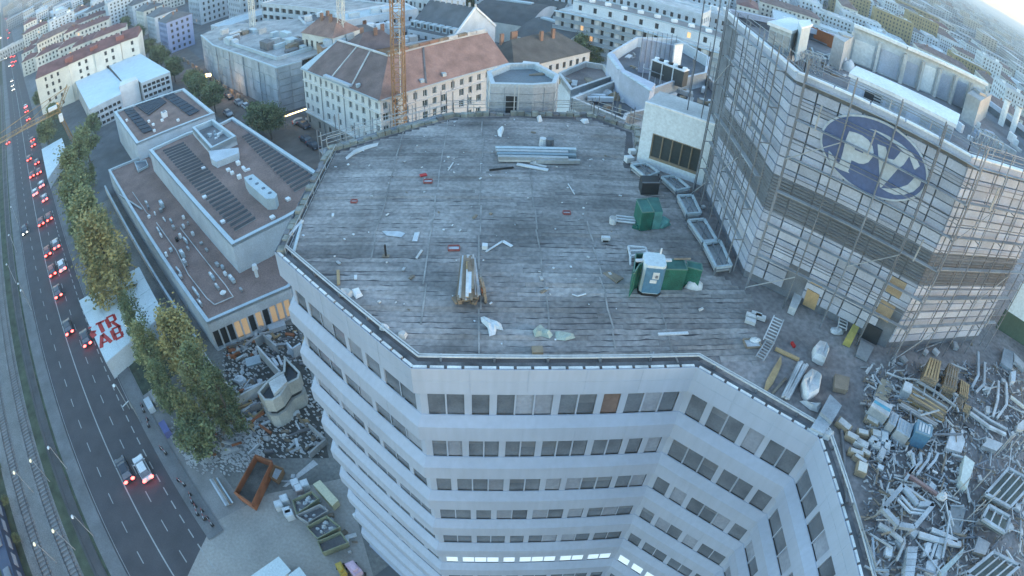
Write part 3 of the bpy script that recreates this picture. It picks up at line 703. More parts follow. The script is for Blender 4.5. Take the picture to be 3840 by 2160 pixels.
for x, y, w, lab in ((790, 345, .5, 'white wrapped bale beside the rear stair core on the tower roof, leftmost of three'), (835, 372, .45, 'white wrapped bale in the middle of three on the tower roof'), (872, 398, .55, 'white wrapped bale beside the plant room, rightmost of three')):
    p = T(x, y, RZ + .3); o = MB().blob((p.x, p.y, RZ), w, w * .8, .7).build('wrapped_bale', CLOTH, smooth=True); tag(o, lab, 'bale', 'wrapped bales on the tower roof')
p = T(1050, 380, RZ + .4); tag(MB().blob((p.x, p.y, RZ), .7, .6, .9).build('heap', CLOTH), 'white sheeted heap against the framed rear wall on the roof', 'heap')
for i in range(22):
    x = random.uniform(620, 900); y = 330 + (x - 620) * .45 + random.uniform(-60, 40); p = T(x, y, RZ + .1); a = random.uniform(0, 3)
    tag(MB().box((p.x, p.y, RZ), random.uniform(.4, 1.8), .15, .1, a, ry=random.uniform(-.1, .1)).build('scrap_plank', (TAND, CONCL, STEEL)[i % 3]), '%s among the clutter on the logo tower roof' % ('brown timber plank', 'pale concrete coloured plank', 'grey steel rail')[i % 3], 'plank', 'planks strewn on the logo tower roof')
for i in range(12):
    x = random.uniform(1540, 1900); y = 760 + (x - 1540) * .35 + random.uniform(-40, 80); p = T(x, y, RZ + .1)
    tag(MB().box((p.x, p.y, RZ), random.uniform(.3, 1.2), .3, random.uniform(.2, .8), random.uniform(0, 3)).build('roof_part', random.choice((PANM[0], CONCL, STEEL, WHITE2))), 'grey building part stored at the right end of the logo tower roof', 'building part', 'parts stored at the right end of the tower roof')
for x, y, l in ((1830, 620, 'left'), (1900, 660, 'right')):
    p = T(x, y, RZ + 2); t = thing('vent_stack', 'tall white vent stack at the right end of the logo tower roof, %smost of two' % l, 'vent stack', (p.x, p.y, RZ), 0, 'vent stacks'); MB().cyl((p.x, p.y, RZ), (p.x, p.y, RZ + 2.2), .28).build('pipe', WHITE2, t); MB().cyl((p.x, p.y, RZ + 2.2), (p.x, p.y, RZ + 2.35), .36).build('cap', STEEL, t)
rail_fence([Vector((p.x, p.y, 0)) for p in offset([PW, PI_, PO, PR_], -.5)], PZ - .5, 1.1, 'thin guard rail behind the parapet of the logo tower', step=2.4, w=.04)
# ---- white block with wooden framed window, left of the logo tower
WB0, WB1 = Vector((8.4, 38.6, 0)), Vector((12.95, 36.05, 0))
e, n, L = unit(WB0, WB1); wb = thing('white_block', 'white rendered block with a dark four pane window beside the logo tower', 'building', (WB0.x, WB0.y, ZR))
gp = lambda x, y: on_plane(1920 + x * .345, 200 + y * .345, WB0, e)
(u0, z1), (u1, _), (_, z0), _x = gp(1525, 870), gp(2060, 1090), gp(1490, 1140), 0
za = gp(1525, 870)[1]; zb_ = gp(1490, 1140)[1]; ua = gp(1510, 1000)[0]; ub = gp(2030, 1200)[0]; ub = min(ub, L - .25)
WTOP = 42.6
WW = mat('white_render', (.60, .68, .74), .6, var=.04)
b = MB(); P = lambda u, z, d=0: (WB0.x + e.x * u - n.x * d, WB0.y + e.y * u - n.y * d, z)
wl = [(ua, ub, zb_, za)]
wall_win(wb, WB0, WB1, ZR - .2, WTOP, wl, WW, depth=.14, glass=mat('dark_window_glass', (.045, .06, .065), .3, var=.2), mull=False)
TANF = mat('wooden_frame', (.24, .20, .15), .8, var=.1)
for i in range(5):
    u = ua + (ub - ua) * i / 5; MB().bar(P(u + .04, zb_, .08), P(u + .04, za, .08), .08).build('mullion', TANF, wb)
MB().bar(P(ua, zb_ + .1, .05), P(ub, zb_ + .1, .05), .12, .2).build('sill', TANF, wb); MB().bar(P(ua, za, .05), P(ub, za, .05), .1, .08).build('frame_head', TANF, wb)
b = MB(); D = 3.2
b.quad(P(0, ZR - .2, D), P(0, ZR - .2), P(0, WTOP), P(0, WTOP, D)); b.quad(P(L, ZR - .2), P(L, ZR - .2, D), P(L, WTOP, D), P(L, WTOP)); b.quad(P(0, WTOP), P(L, WTOP), P(L, WTOP, D), P(0, WTOP, D)); b.quad(P(0, ZR-.2, D), P(0, WTOP, D), P(L, WTOP, D), P(L, ZR-.2, D))
b.build('side_wall', CONCL, wb); MB().bar(P(0, WTOP + .06, .06), P(L, WTOP + .06, .06), .2, .12).build('coping', WHITE2, wb)
# right end: white hoarding and green sheet
hs = thing('sheeted_hoarding', 'white panel above a dark green sheet at the right edge of the frame', 'hoarding', tuple(at(3800, 1250, ZR)))
a, c = at(3745, 1225, ZR), at(3990, 1390, ZR); e, n, L = unit(a, c); P = lambda u, z, d=0: (a.x + e.x * u - n.x * d, a.y + e.y * u - n.y * d, z)
MB().hexa([P(-.2, ZR - .2), P(L, ZR - .2), P(L, ZR - .2, .15), P(-.2, ZR - .2, .15)], [P(-.2, ZR + 1.5), P(L, ZR + 1.5), P(L, ZR + 1.5, .15), P(-.2, ZR + 1.5, .15)]).build('green_sheet', mat('dark_green_sheet', (.07, .11, .085), .8, var=.2), hs)
MB().hexa([P(-.1, ZR + 1.502, .02), P(L, ZR + 1.502, .02), P(L, ZR + 1.502, .12), P(-.1, ZR + 1.502, .12)], [P(-.1, ZR + 4, .02), P(L, ZR + 4, .02), P(L, ZR + 4, .12), P(-.1, ZR + 4, .12)]).build('white_panel', WW, hs)
# ================================================================ LEFT: BROWN GRAVEL ROOF COMPLEX
ZB = lambda x, y, z: at(360 + x * .414, 400 + y * .414, z)
ZL = lambda x, y, z: at(x * .497, 720 + y * .497, z)
Z1 = lambda x, y, z: at(x * .3313, y * .3313, z)
ZA = lambda x, y, z: at(960 + x * .497, y * .497, z)
Z2 = lambda x, y, z: at(640 + x * .3313, y * .3313, z)
Z5 = lambda x, y, z: at(2080 + x * .276, y * .276, z)
Z3 = lambda x, y, z: at(1920 + x * .345, 200 + y * .345, z)
ZC4 = lambda x, y, z: at(1280 + x * .3106, y * .3106, z)
def V2(ps): return [Vector((p.x, p.y, 0)) for p in ps]
HZ, LZ = 10.4, 5.6
bld = thing('gravel_roof_hall', 'long low hall with reddish gravel roofs, roof ducts and rows of tilted solar racks', 'building', tuple(ZB(700, 800, 0))[:2] + (0,))
hi = V2([ZB(480, 390, HZ), ZB(1230, 1250, HZ), ZB(1700, 1015, HZ), ZB(2100, 800, HZ), ZB(2080, 640, HZ), ZB(1240, 90, HZ), ZB(1130, 145, HZ), ZB(830, 230, HZ)])
lo = V2([ZB(110, 570, LZ), at(775, 1209, LZ), at(1085, 1075, LZ), at(1130, 1010, LZ), ZB(1400, 1100, LZ), ZB(480, 420, LZ)])
plain_walls(bld, hi if ccw(hi) else hi[::-1], 0, HZ, PLASTERB, name='upper_wall'); flat_roof(bld, hi, HZ, GRAVEL, ZINC, w=.7, h=.5)
lo_e = lo if ccw(lo) else lo[::-1]
e, n, L = unit(lo[1], lo[2])
wins = [(.3 + i * 1.15, .3 + i * 1.15 + .9, .3, 3.6) + ((mat('lit_shop_window', (.4, .33, .22), emit=(1, .68, .38), es=.035, var=0),) if i in (3, 4, 6, 8, 9, 10, 11) else (DGLASS,)) for i in range(int((L - .5) / 1.15))]
wall_win(bld, lo[1], lo[2], 0, LZ, wins, PLASTERB, depth=.5, mull=False)
b = MB()
for i in range(len(lo_e)):
    p, q = lo_e[i], lo_e[(i + 1) % len(lo_e)]
    if (p - lo[1]).length < .01 and (q - lo[2]).length < .01: continue
    b.quad((p.x, p.y, 0), (q.x, q.y, 0), (q.x, q.y, LZ), (p.x, p.y, LZ))
b.build('lower_wall', PLASTERB, bld); flat_roof(bld, lo, LZ, GRAVEL, ZINC, w=.55, h=.45)
# outer low wall line parallel to the long side
e, n, L = unit(lo[0], lo[1]); w0, w1 = lo[0] - e * 1 + n * 1.9, lo[1] - e * 3 + n * 1.9
t = thing('garden_wall', 'pale low wall running along the long hall behind the trees', 'wall', (w0.x, w0.y, 0)); MB().bar((w0.x, w0.y, .9), (w1.x, w1.y, .9), .3, 1.8).build('wall', CONCL, t); MB().bar((w0.x, w0.y, 1.86), (w1.x, w1.y, 1.86), .4, .1).build('coping', ZINC, t)
# raised court block on the high roof
ct = thing('roof_courtyard', 'square raised parapet round a cluttered light well on the gravel roof', 'courtyard', tuple(ZB(1060, 230, HZ)))
q = V2([ZB(870, 185, HZ + 1.4), ZB(1060, 110, HZ + 1.4), ZB(1270, 265, HZ + 1.4), ZB(1040, 375, HZ + 1.4)]); 
if not ccw(q): q = q[::-1]
plain_walls(ct, q, HZ - .5, HZ + 1.4, PLASTERB); flat_roof(ct, q, HZ + 1.4, CONCD, ZINC, w=.55, h=1.2)
c = sum(q, Vector((0, 0, 0))) / 4
for i in range(9): p = c + Vector((random.uniform(-1.6, 1.6), random.uniform(-1.6, 1.6), 0)); tag(MB().box((p.x, p.y, HZ + .2), random.uniform(.3, .9), .4, random.uniform(.3, .7), random.uniform(0, 3)).build('roof_unit', random.choice((WHITE2, STEEL, ZINC))), 'small pale unit inside the raised light well on the gravel roof', 'roof unit', 'units inside the raised light well')
q = V2([ZB(1020, 400, HZ + .8), ZB(1290, 370, HZ + .8), ZB(1290, 420, HZ + .8), ZB(1090, 500, HZ + .8), ZB(1040, 470, HZ + .8)]); MB().prism([(p.x, p.y) for p in q], HZ - .5, HZ + .8).build('side_block', PLASTERB, ct)
# solar racks: two fields
rk = MB().hexa([(-.5, 0, 0), (.5, 0, 0), (.5, .07, 0), (-.5, .07, 0)], [(-.5, .28, .38), (.5, .28, .38), (.5, .35, .38), (-.5, .35, .38)]).data('solar_rack', SOLAR)
rackm = mat('dark_rack', (.055, .06, .07), .5, var=.2)
def racks(a0, a1, b0, b1, k, cnt_label, grp, nseg=1):
    t = thing('solar_array', cnt_label, 'solar array', tuple(a0))
    for i in range(k):
        p, q = a0.lerp(b0, i / (k - 1)), a1.lerp(b1, i / (k - 1)); e, n, L = unit(p, q)
        m = MB(); f = n * .34
        m.hexa([p, q, q - n * .05, p - n * .05], [p - f + Vector((0, 0, .42)), q - f + Vector((0, 0, .42)), q - f * 1.15 + Vector((0, 0, .42)), p - f * 1.15 + Vector((0, 0, .42))])
        m.build('solar_row', rackm, t); MB().bar(p + Vector((0, 0, .05)), q + Vector((0, 0, .05)), .09, .08).build('row_rail', mat('row_rail_pale', (.30, .29, .28), .7, var=.15), t)
    return t
zr = HZ - .5
racks(ZB(610, 415, zr), ZB(800, 340, zr), ZB(1260, 1130, zr), ZB(1450, 1020, zr), 27, 'left field of dark tilted solar rows on the gravel roof', 'x')
racks(ZB(1330, 290, zr), ZB(1400, 260, zr), ZB(1800, 775, zr), ZB(2010, 660, zr), 19, 'right field of dark tilted solar rows on the gravel roof', 'x')
# air handling unit
q = V2([ZB(1340, 640, HZ + 1.5), ZB(1420, 610, HZ + 1.5), ZB(1640, 790, HZ + 1.5), ZB(1620, 830, HZ + 1.5), ZB(1540, 835, HZ + 1.5), ZB(1370, 690, HZ + 1.5)])
t = thing('cooling_unit', 'big pale cooling unit with four round fans between the solar fields', 'cooling unit', (q[0].x, q[0].y, zr)); MB().prism([(p.x, p.y) for p in q], zr, HZ + 1.5).build('housing', ZINC, t)
for k in range(4): p = ZB(1400 + k * 58, 655 + k * 42, HZ + 1.5); MB().cyl((p.x, p.y, HZ + 1.502), (p.x, p.y, HZ + 1.56), .33, n=12).build('fan', mat('fan_blue_grey', (.08, .12, .16), .5, var=.1), t)
def unit_px(name, label, cat, zf, x, y, z, sx, sy, sz, rz, m, group=None):
    p = zf(x, y, z); t = tag(MB().box((p.x, p.y, z), sx, sy, sz, rz).build(name, m), label, cat, group); return t
for i, (x, y, sx, sy, sz) in enumerate(((1290, 525, .9, .7, .7), (1340, 570, 1.2, .5, .5), (1200, 580, .9, .7, .4), (1235, 610, .7, .6, .5), (1300, 650, .7, .7, .7), (1370, 580, .5, 1.1, .3))):
    unit_px('roof_unit', 'small white unit clustered beside the big cooling unit on the gravel roof', 'roof unit', ZB, x, y, zr, sx, sy, sz, -.8, WHITE2, 'white units beside the big cooling unit')
for x, y, lab in ((975, 563, 'pale roof box among the left solar rows, upper one'), (985, 825, 'pale roof box at the left margin of the solar rows, middle one'), (1150, 1050, 'pale roof box at the left margin of the solar rows, lower one'), (1740, 845, 'flat pale roof hatch beside the lower end of the cooling unit'), (1600, 1010, 'flat pale roof hatch near the tower corner on the gravel roof')):
    unit_px('roof_box', lab, 'roof box', ZB, x, y, zr, .8, .7, .35, -.7, WHITE2)
# ducts and units on the lower roof (ZL window)
e, n, L = unit(lo[0], lo[1]); ang = math.atan2(e.y, e.x); zq = LZ - .45
def ductw(pts, w, h, lab, m=STEEL, zf=ZL, z=None):
    z = zq if z is None else z
    t = thing('roof_duct', lab, 'duct', tuple(zf(*pts[0], z)))
    for a, b2 in zip(pts, pts[1:]): A_, B_ = zf(*a, z + .25), zf(*b2, z + .25); MB().bar(A_, B_, w, h).build('duct_run', m, t)
    return t
ductw([(900, 20), (1070, 130)], .3, .3, 'long grey duct along the left side of the low gravel roof, upper run')
ductw([(1000, 0), (1110, 160), (1140, 180)], .12, .12, 'thin pipe beside the upper duct of the low gravel roof')
for x, y, sx, sy, sz, m in ((1105, 85, 2.2, .7, .5, STEEL), (1120, 120, 1.4, .6, .7, STEELD), (1220, 95, 3.0, 1.0, .9, ZINC), (1215, 140, 1.2, .9, .6, STEEL), (1170, 165, .9, .4, .6, WHITE2), (1125, 190, .8, .8, .5, WHITE2), (1240, 210, 2.0, .3, .4, WHITE2), (1290, 220, 1.6, .5, .5, ZINC), (1310, 270, 1.4, .7, .6, STEEL), (1385, 195, .9, .7, .6, WHITE2), (1420, 240, .7, .5, .5, STEEL), (1385, 262, 1.1, .6, .6, WHITE2), (1455, 318, 1.0, .7, .6, WHITE2), (1195, 290, 2.6, .4, .5, ZINC), (1215, 330, 1.4, .5, .6, WHITE2), (1360, 335, .8, .7, .8, WHITE2), (1335, 360, 1.0, .8, .6, BLACK), (1400, 370, 2.6, .5, .6, ZINC), (1255, 475, .7, .7, .8, WHITE2), (1290, 440, 1.0, .8, .5, ZINC), (1375, 470, 2.2, .9, .9, ZINC), (1395, 535, 2.0, .9, .7, STEEL), (1420, 430, 1.4, .5, .5, STEEL), (1520, 390, .8, .8, .3, STEEL), (1560, 440, 1.2, .6, .3, STEEL), (1350, 600, 3.2, .4, .5, ZINC), (1365, 640, 1.4, .8, .5, STEEL), (1640, 550, 1.3, .8, .5, STEEL), (1680, 570, 1.0, .6, .5, ZINC), (1700, 620, 1.0, .7, .5, WHITE2), (1600, 640, 2.6, .6, .6, ZINC), (1640, 720, 2.0, .6, .5, STEEL), (1750, 660, 2.6, .8, .6, ZINC), (1820, 740, 1.0, .5, .4, STEEL), (1480, 760, 3.6, .4, .6, ZINC), (1510, 840, 2.2, .6, .5, STEEL)):
    p = ZL(x, y, zq + sz / 2); t = thing('duct_unit', random.choice(('grey metal air handling box among the ducts of the low gravel roof', 'pale metal duct box among the plant on the low gravel roof')), 'duct unit', (p.x, p.y, zq), ang + random.uniform(-.03, .03), 'duct units on the low gravel roof')
    sy *= .62; sx *= .72
    MB().box((0, 0, .12), sx, sy, sz).build('casing', m, t, local=True); MB().box((-sx * .3, 0, 0), .08, sy, .12).build('foot', STEELD, t, local=True); MB().box((sx * .3, 0, 0), .08, sy, .12).build('foot', STEELD, t, local=True)
    if sx > 1.3: MB().box((random.uniform(-.2, .2) * sx, 0, .12 + sz), sx * .35, sy * .7, .16).build('cap', WHITE2, t, local=True)
for pts in ([(1180, 230), (1330, 440), (1420, 620), (1560, 800), (1620, 850), (1760, 790)], [(1360, 270), (1500, 450), (1700, 700), (1760, 790)]): ductw(pts, .14, .1, ('thin cable tray looping across the low gravel roof, outer loop' if pts[0][0] == 1180 else 'thin cable tray on the low gravel roof, inner run beside the units'), CONCL)
p = ZL(1683, 762, zq + .4); t = thing('round_vent', 'round white roof vent at the lower end of the low gravel roof', 'vent', (p.x, p.y, zq)); MB().cyl((p.x, p.y, zq), (p.x, p.y, zq + .5), .3).build('base', STEEL, t); MB().cyl((p.x, p.y, zq + .5), (p.x, p.y, zq + .8), .52, .2, 14).build('cap', WHITE2, t)
t = thing('skylight_frame', 'raised white framed skylight at the upper end of the low gravel roof', 'skylight', tuple(ZB(410, 520, zq))); q = V2([ZB(350, 500, zq + .6), ZB(450, 480, zq + .6), ZB(470, 530, zq + .6), ZB(380, 580, zq + .6)])
for i in range(4): MB().bar((q[i].x, q[i].y, zq + .4), (q[(i + 1) % 4].x, q[(i + 1) % 4].y, zq + .4), .18, .5).build('frame', ZINC, t)
MB().sheet([(p.x, p.y, zq + .3) for p in q]).build('glazing', GLASS, t)
# vent tower with white cap on terrace between hall and tower
tz = 5.0; p = at(965, 1040, tz); pl = V2([at(890, 1010, tz), at(1085, 1078, tz), at(1300, 1000, tz), at(1180, 850, tz)])
t = thing('terrace_block', 'grey terrace between the gravel roofed hall and the white tower', 'terrace', (p.x, p.y, 0)); MB().prism([(q.x, q.y) for q in pl], 0, tz).build('slab', CONC, t)
t = thing('vent_pipe', 'white mushroom shaped vent pipe on the grey terrace by the tower', 'vent', (p.x, p.y, tz)); MB().cyl((p.x, p.y, tz), (p.x, p.y, tz + 1.6), .28).build('pipe', WHITE2, t); MB().cyl((p.x, p.y, tz + 1.5), (p.x, p.y, tz + 2.3), .48, .35, 12).build('cap', WHITE2, t)
# ---- solar roof building behind
SZ = 9.5
sb = thing('solar_roof_building', 'square pale rimmed building with three blue black solar fields on its roof', 'building', tuple(O(430, 290, 0)))
q = V2([ZB(160, 45, SZ), ZB(365, 335, SZ), ZB(1075, 55, SZ), at(690, 330, SZ)]); 
if not ccw(q): q = q[::-1]
plain_walls(sb, q, 0, SZ, PLASTERB); flat_roof(sb, q, SZ, GRAVEL, ZINC, w=.8, h=.5)
for pts in ([(245, 30), (330, 5), (520, 215), (430, 245)], [(340, -20), (560, -100), (640, -40), (480, 80)], [(600, -100), (690, -130), (940, 40), (850, 85)]):
    q = [ZB(x, y, SZ - .3) for x, y in pts]
    for i in range(8):
        a, c = q[0].lerp(q[3], 0), 0
        A0, A1 = q[0].lerp(q[3], 0), q[1]
        s0, s1 = i / 8 + .01, (i + 1) / 8 - .01
        l0, l1 = q[0].lerp(q[3], s0), q[0].lerp(q[3], s1); r0, r1 = q[1].lerp(q[2], s0), q[1].lerp(q[2], s1)
        MB().hexa([l0, r0, r1, l1], [v + Vector((0, 0, .12)) for v in (l0, r0, r1, l1)]).build('solar_panel', SOLAR, sb)
q = ZB(620, 75, SZ); t = thing('roof_vent_unit', 'white rounded vent unit on the solar roof', 'vent', (q.x, q.y, SZ - .5)); MB().box((q.x, q.y, SZ - .5), 1.8, 1.3, 1.4, -.7).build('body', WHITE2, t); MB().box((q.x, q.y, SZ + .902), 1.3, .8, .06, -.7).build('grille', STEELD, t)
for i, (x, y) in enumerate(((480, 140), (520, 170), (530, 225), (600, 130), (745, 130), (280, 130))): unit_px('roof_unit', 'small pale plant box beside the solar fields of the square building', 'roof unit', ZB, x, y, SZ - .5, .9, .6, .5, -.7, WHITE2, 'plant boxes on the solar roof')
# ---- building with two white roofs
WZ = 7.6
wb2 = thing('white_roof_building', 'open sided building with two broad white roofs and a white stair tower', 'building', tuple(Z1(1200, 900, 0)))
ra = V2([Z1(840, 905, WZ), Z1(1010, 1235, WZ), Z1(1370, 1060, WZ), Z1(1345, 985, WZ), Z1(1375, 930, WZ), Z1(1190, 740, WZ)])
rb = V2([Z1(1200, 700, WZ + .7), Z1(1400, 930, WZ + .7), Z1(1540, 890, WZ + .7), Z1(1600, 935, WZ + .7), Z1(1925, 810, WZ + .7), Z1(1560, 590, WZ + .7)])
WR = mat('white_roof_membrane', (.56, .68, .76), .6, var=.06)
for poly, z in ((ra, WZ), (rb, WZ + .7)):
    MB().prism([(p.x, p.y) for p in poly], z - .3, z).build('roof', WR, wb2)
for p0, p1, z in ((ra[1], ra[2], WZ), (rb[3], rb[4], WZ + .7)):
    e, n, L = unit(p0, p1); ins_ = -.1; a = p0 - n * .2; c = p1 - n * .2; k = int(L / 1.5)
    wins = [(u0 := .3 + i * (L - .6) / k, u0 + (L - .6) / k - .35, zz, zz + 1.15) for zz in (.4, 2.4, 4.4, 5.9 if z > WZ else 9) if zz < z - 1.4 for i in range(k)]
    wall_win(wb2, a, c, 0, z - .31, wins, PLASTERB, depth=.8, glass=DGLASS, mull=False)
for poly, z, sk in ((ra, WZ, (1,)), (rb, WZ + .7, (3,))):
    pl = offset(poly, .2 if not ccw(poly) else -.2, True); 
    b = MB()
    for i in range(len(pl)):
        if i in sk: continue
        p, q = pl[i], pl[(i + 1) % len(pl)]; b.quad((p.x, p.y, 0), (q.x, q.y, 0), (q.x, q.y, z - .31), (p.x, p.y, z - .31))
    b.build('wall', CONCL, wb2)
q = V2([Z1(1350, 980, WZ + 1.6), Z1(1560, 890, WZ + 1.6), Z1(1535, 860, WZ + 1.6), Z1(1360, 925, WZ + 1.6)]); MB().prism([(p.x, p.y) for p in q], 0, WZ + 1.6).build('stair_tower', WHITE2, wb2)
# ---- terrace row with red roofs
AZ = 15.5
ap = thing('apartment_row', 'long white stepped apartment block with dark red roof behind the two white roofs', 'apartment block', tuple(Z1(900, 900, 0)))
fr = [Z1(400, 900, AZ), Z1(770, 730, AZ + .3), Z1(1065, 600, AZ + .3), Z1(1360, 480, AZ + .3), Z1(1555, 412, AZ + .3)]
F = V2(fr); 
bk = [F[i] + (-unit(F[max(0, i - 1)], F[max(1, i) if i else 1])[1]) * 14 for i in range(5)]
RTM = mat('dark_red_roof', (.16, .085, .085), .85, var=.25)
for i in range(4):
    p, q = F[i], F[i + 1]; e, n, L = unit(p, q); st = -n * (.8 if i % 2 else 0); p2, q2 = p + st, q + st
    z = AZ; k = max(2, int(L / 5.2))
    wins = []
    for r_ in range(5):
        for j in range(int(L / 3)):
            if (j % 4 == 0): continue
            u = 1.2 + j * 3; wins.append((u, u + 1.1, 1 + r_ * 3, 2.6 + r_ * 3) + ((LITWIN,) if random.random() < .02 else ()))
    wins = [w for w in wins if w[1] < L - .4]
    wall_win(ap, p2, q2, 0, z, wins, mat('cream_white_plaster', (.66, .64, .58), .85, var=.08), depth=.25, glass=DGLASS, mull=False)
    b3, c3 = p2 - n * 13, q2 - n * 13; m1, m2 = p2 - n * 6.5 + Vector((0, 0, z + 3.2)), q2 - n * 6.5 + Vector((0, 0, z + 3.2))
    A0, B0 = p2 + n * .3 + Vector((0, 0, z)), q2 + n * .3 + Vector((0, 0, z)); C0, D0 = c3 + Vector((0, 0, z)), b3 + Vector((0, 0, z))
    MB().quad(A0, B0, m2, m1).quad(C0, D0, m1, m2).add([A0, m1, D0, B0, C0, m2], [(0, 1, 2), (3, 4, 5)]).build('roof', RTM, ap)
    MB().quad(b3, c3, c3 + Vector((0, 0, z)), b3 + Vector((0, 0, z))).quad(p2, b3, b3 + Vector((0, 0, z)), p2 + Vector((0, 0, z))).quad(c3, q2, q2 + Vector((0, 0, z)), c3 + Vector((0, 0, z))).build('wall', PLASTER, ap)
    if i < 3: c = q2 - n * 3; MB().box((c.x, c.y, z), 3.4, 2.6, 2.6, math.atan2(e.y, e.x)).build('dormer', mat('red_dormer', (.24, .10, .09), .85, var=.15), ap)
# stepped blocks behind it
def gable(name, label, cat, c, L, W, H, rz, wm, rm, rh=2.6, rows=4, group=None, chim=2, nw=None, lit=.006, overh=.3):
    t = thing(name, label, cat, (c[0], c[1], 0), rz, group); 
    P = lambda x, y, z: Vector((x * L / 2, y * W / 2, z))
    saved = WM[t.name]; WM[t.name] = Matrix.Identity(4)
    for (a, b2, LL_) in ((P(-1, -1, 0), P(1, -1, 0), L), (P(1, -1, 0), P(1, 1, 0), W), (P(1, 1, 0), P(-1, 1, 0), L), (P(-1, 1, 0), P(-1, -1, 0), W)):
        k = nw or max(1, int(LL_ / 2.6)); fh = (H - .8) / rows
        wall_win(t, a, b2, 0, H, grid_wins(LL_, 0, k, 1.05, [.9 + fh * i for i in range(rows)], fh * .52, lit=lit), wm, depth=.2, glass=DGLASS, joined=True)
    if rh > 0:
        a, b2, c2_, d2 = P(-1 - .02, -1 - .06, H - .05), P(1.02, -1.06, H - .05), P(1.02, 1.06, H - .05), P(-1.02, 1.06, H - .05); r0, r1 = P(-1 + min(.8, W / L) * .8, 0, H + rh), P(1 - min(.8, W / L) * .8, 0, H + rh)
        MB().quad(a, b2, r1, r0).quad(c2_, d2, r0, r1).add([a, r0, d2], [(0, 1, 2)]).add([b2, c2_, r1], [(0, 1, 2)]).build('roof', rm, t)
        for i in range(chim): x = random.uniform(-.7, .7) * L / 2; MB().box((x, random.choice((-1, 1)) * W * .12, H + rh * .5), .9, .6, rh * .8).build('chimney', mat('brick_chimney', (.25, .15, .11), .9, var=.2), t)
    else:
        q = [P(-1, -1, 0), P(1, -1, 0), P(1, 1, 0), P(-1, 1, 0)]; flat_roof(t, q, H + .5, rm, wm, w=.4, h=.5)
        for i in range(chim): MB().box((random.uniform(-.35, .35) * L, random.uniform(-.25, .25) * W, H), random.uniform(1.5, 3.5), random.uniform(1.2, 2.5), random.uniform(.9, 2)).build('roof_unit', random.choice((ZINC, CONCL, WHITE2)), t)
    WM[t.name] = saved; return t
rdang = math.atan2((F[4] - F[0]).y, (F[4] - F[0]).x)
for i, (x, y, L, W, H, lab) in enumerate(((560, 560, 16, 12, 11, 'white stepped house nearest the road in the red roofed quarter'), (800, 480, 14, 11, 12, 'white house with red roof behind the left part of the apartment row'), (1010, 440, 18, 11, 12, 'white house with red roof behind the middle of the apartment row'), (1240, 350, 18, 11, 13, 'white house with red roof behind the right part of the apartment row'), (640, 400, 10, 10, 12, 'small white block with red roof beside the dark courtyard trees'), (830, 330, 12, 9, 13, 'white gabled house in the second row of red roofs, left one'), (1050, 270, 22, 12, 12, 'red roofed house cluster in the second row, right one'), (1000, 210, 26, 10, 11, 'red roofed house in the rear row near the lamp lit street'), (400, 480, 9, 9, 9, 'white stepped house by the road, upper of the stepped white blocks'), (330, 560, 10, 10, 9, 'white stepped house by the road, second of the stepped white blocks'), (340, 650, 10, 10, 9, 'white stepped house by the road, third of the stepped white blocks'))):
    c = Z1(x, y, H); gable('town_house', lab, 'house', c, L, W, H, rdang, PLASTER, RTM, 2.2, 4, 'white houses with dark red roofs')
c = Z1(400, 380, 8); gable('long_building', 'long pale building stretching along the lamp lit street beyond the red roofs', 'building', Z1(560, 300, 8), 130, 10, 8, rdang + .02, CONCL, CONCL, 0, 2, chim=6)
# street lamps, top left
for i, (x, y) in enumerate(((5, 430), (295, 360), (310, 300), (465, 238), (622, 172), (773, 115), (928, 62), (965, 75), (1080, 15), (1128, 18))):
    c = Z1(x, y, 7); t = thing('street_lamp', 'lit street lamp on the street behind the red roofed houses, number %s from the left' % ('one two three four five six seven eight nine ten'.split()[i]), 'street lamp', (c.x, c.y, 0), 0, 'lit street lamps behind the red roofs'); WM[t.name] = Matrix.Identity(4)
    MB().cyl((0, 0, 0), (0, 0, 6.6), .12, .08, 6).build('pole', STEEL, t, local=True); MB().blob((0, 0, 6.6), 1.15, 1.15, 1.1, jit=0).build('lantern', LAMPW, t, local=True)
# ---- building wrapped in scaffold sheets
SHT = [mat('scaffold_sheet_a', (.34, .38, .42), .8, var=.15), mat('scaffold_sheet_b', (.40, .44, .48), .8, var=.15)]
WZ2 = 12.8
wr = thing('sheeted_building', 'large old building wrapped in pale grey scaffold sheets beside the lamp lit street', 'building', tuple(Z2(1240, 1270, 0)))
w = V2([Z2(350, 390, WZ2), Z2(490, 505, WZ2), Z2(1205, 755, WZ2), Z2(1480, 680, WZ2)]); far = Z2(1600, 560, WZ2)
depth = 16
sides = list(zip(w, w[1:]))
b = MB()
for p, q in sides: b.quad((p.x, p.y, 0), (q.x, q.y, 0), (q.x, q.y, WZ2 - .1), (p.x, p.y, WZ2 - .1))
b.build('wall', CONC, wr)
for si, (p, q) in enumerate(sides):
    e, n, L = unit(p, q); k = max(1, int(L / 2.5))
    for i in range(k):
        for r_ in range(7 if si != 1 else 4):
            hh = WZ2 / (7 if si != 1 else 4); u0, u1 = L * i / k + .06, L * (i + 1) / k - .06; z0, z1 = r_ * hh + .06, (r_ + 1) * hh - .08
            P = lambda u, z, d: (p.x + e.x * u + n.x * d, p.y + e.y * u + n.y * d, z)
            d = random.uniform(.12, .3) + (.35 if si == 1 and i % 4 == 0 else 0)
            MB().hexa([P(u0, z0, .02), P(u1, z0, .02), P(u1, z0, d), P(u0, z0, d)], [P(u0, z1, .02), P(u1, z1, .02), P(u1, z1, d), P(u0, z1, d)]).build('sheet', SHT[(i + si) % 2] if random.random() < .7 else SHT[0], wr)
cor = offset(w, .5)
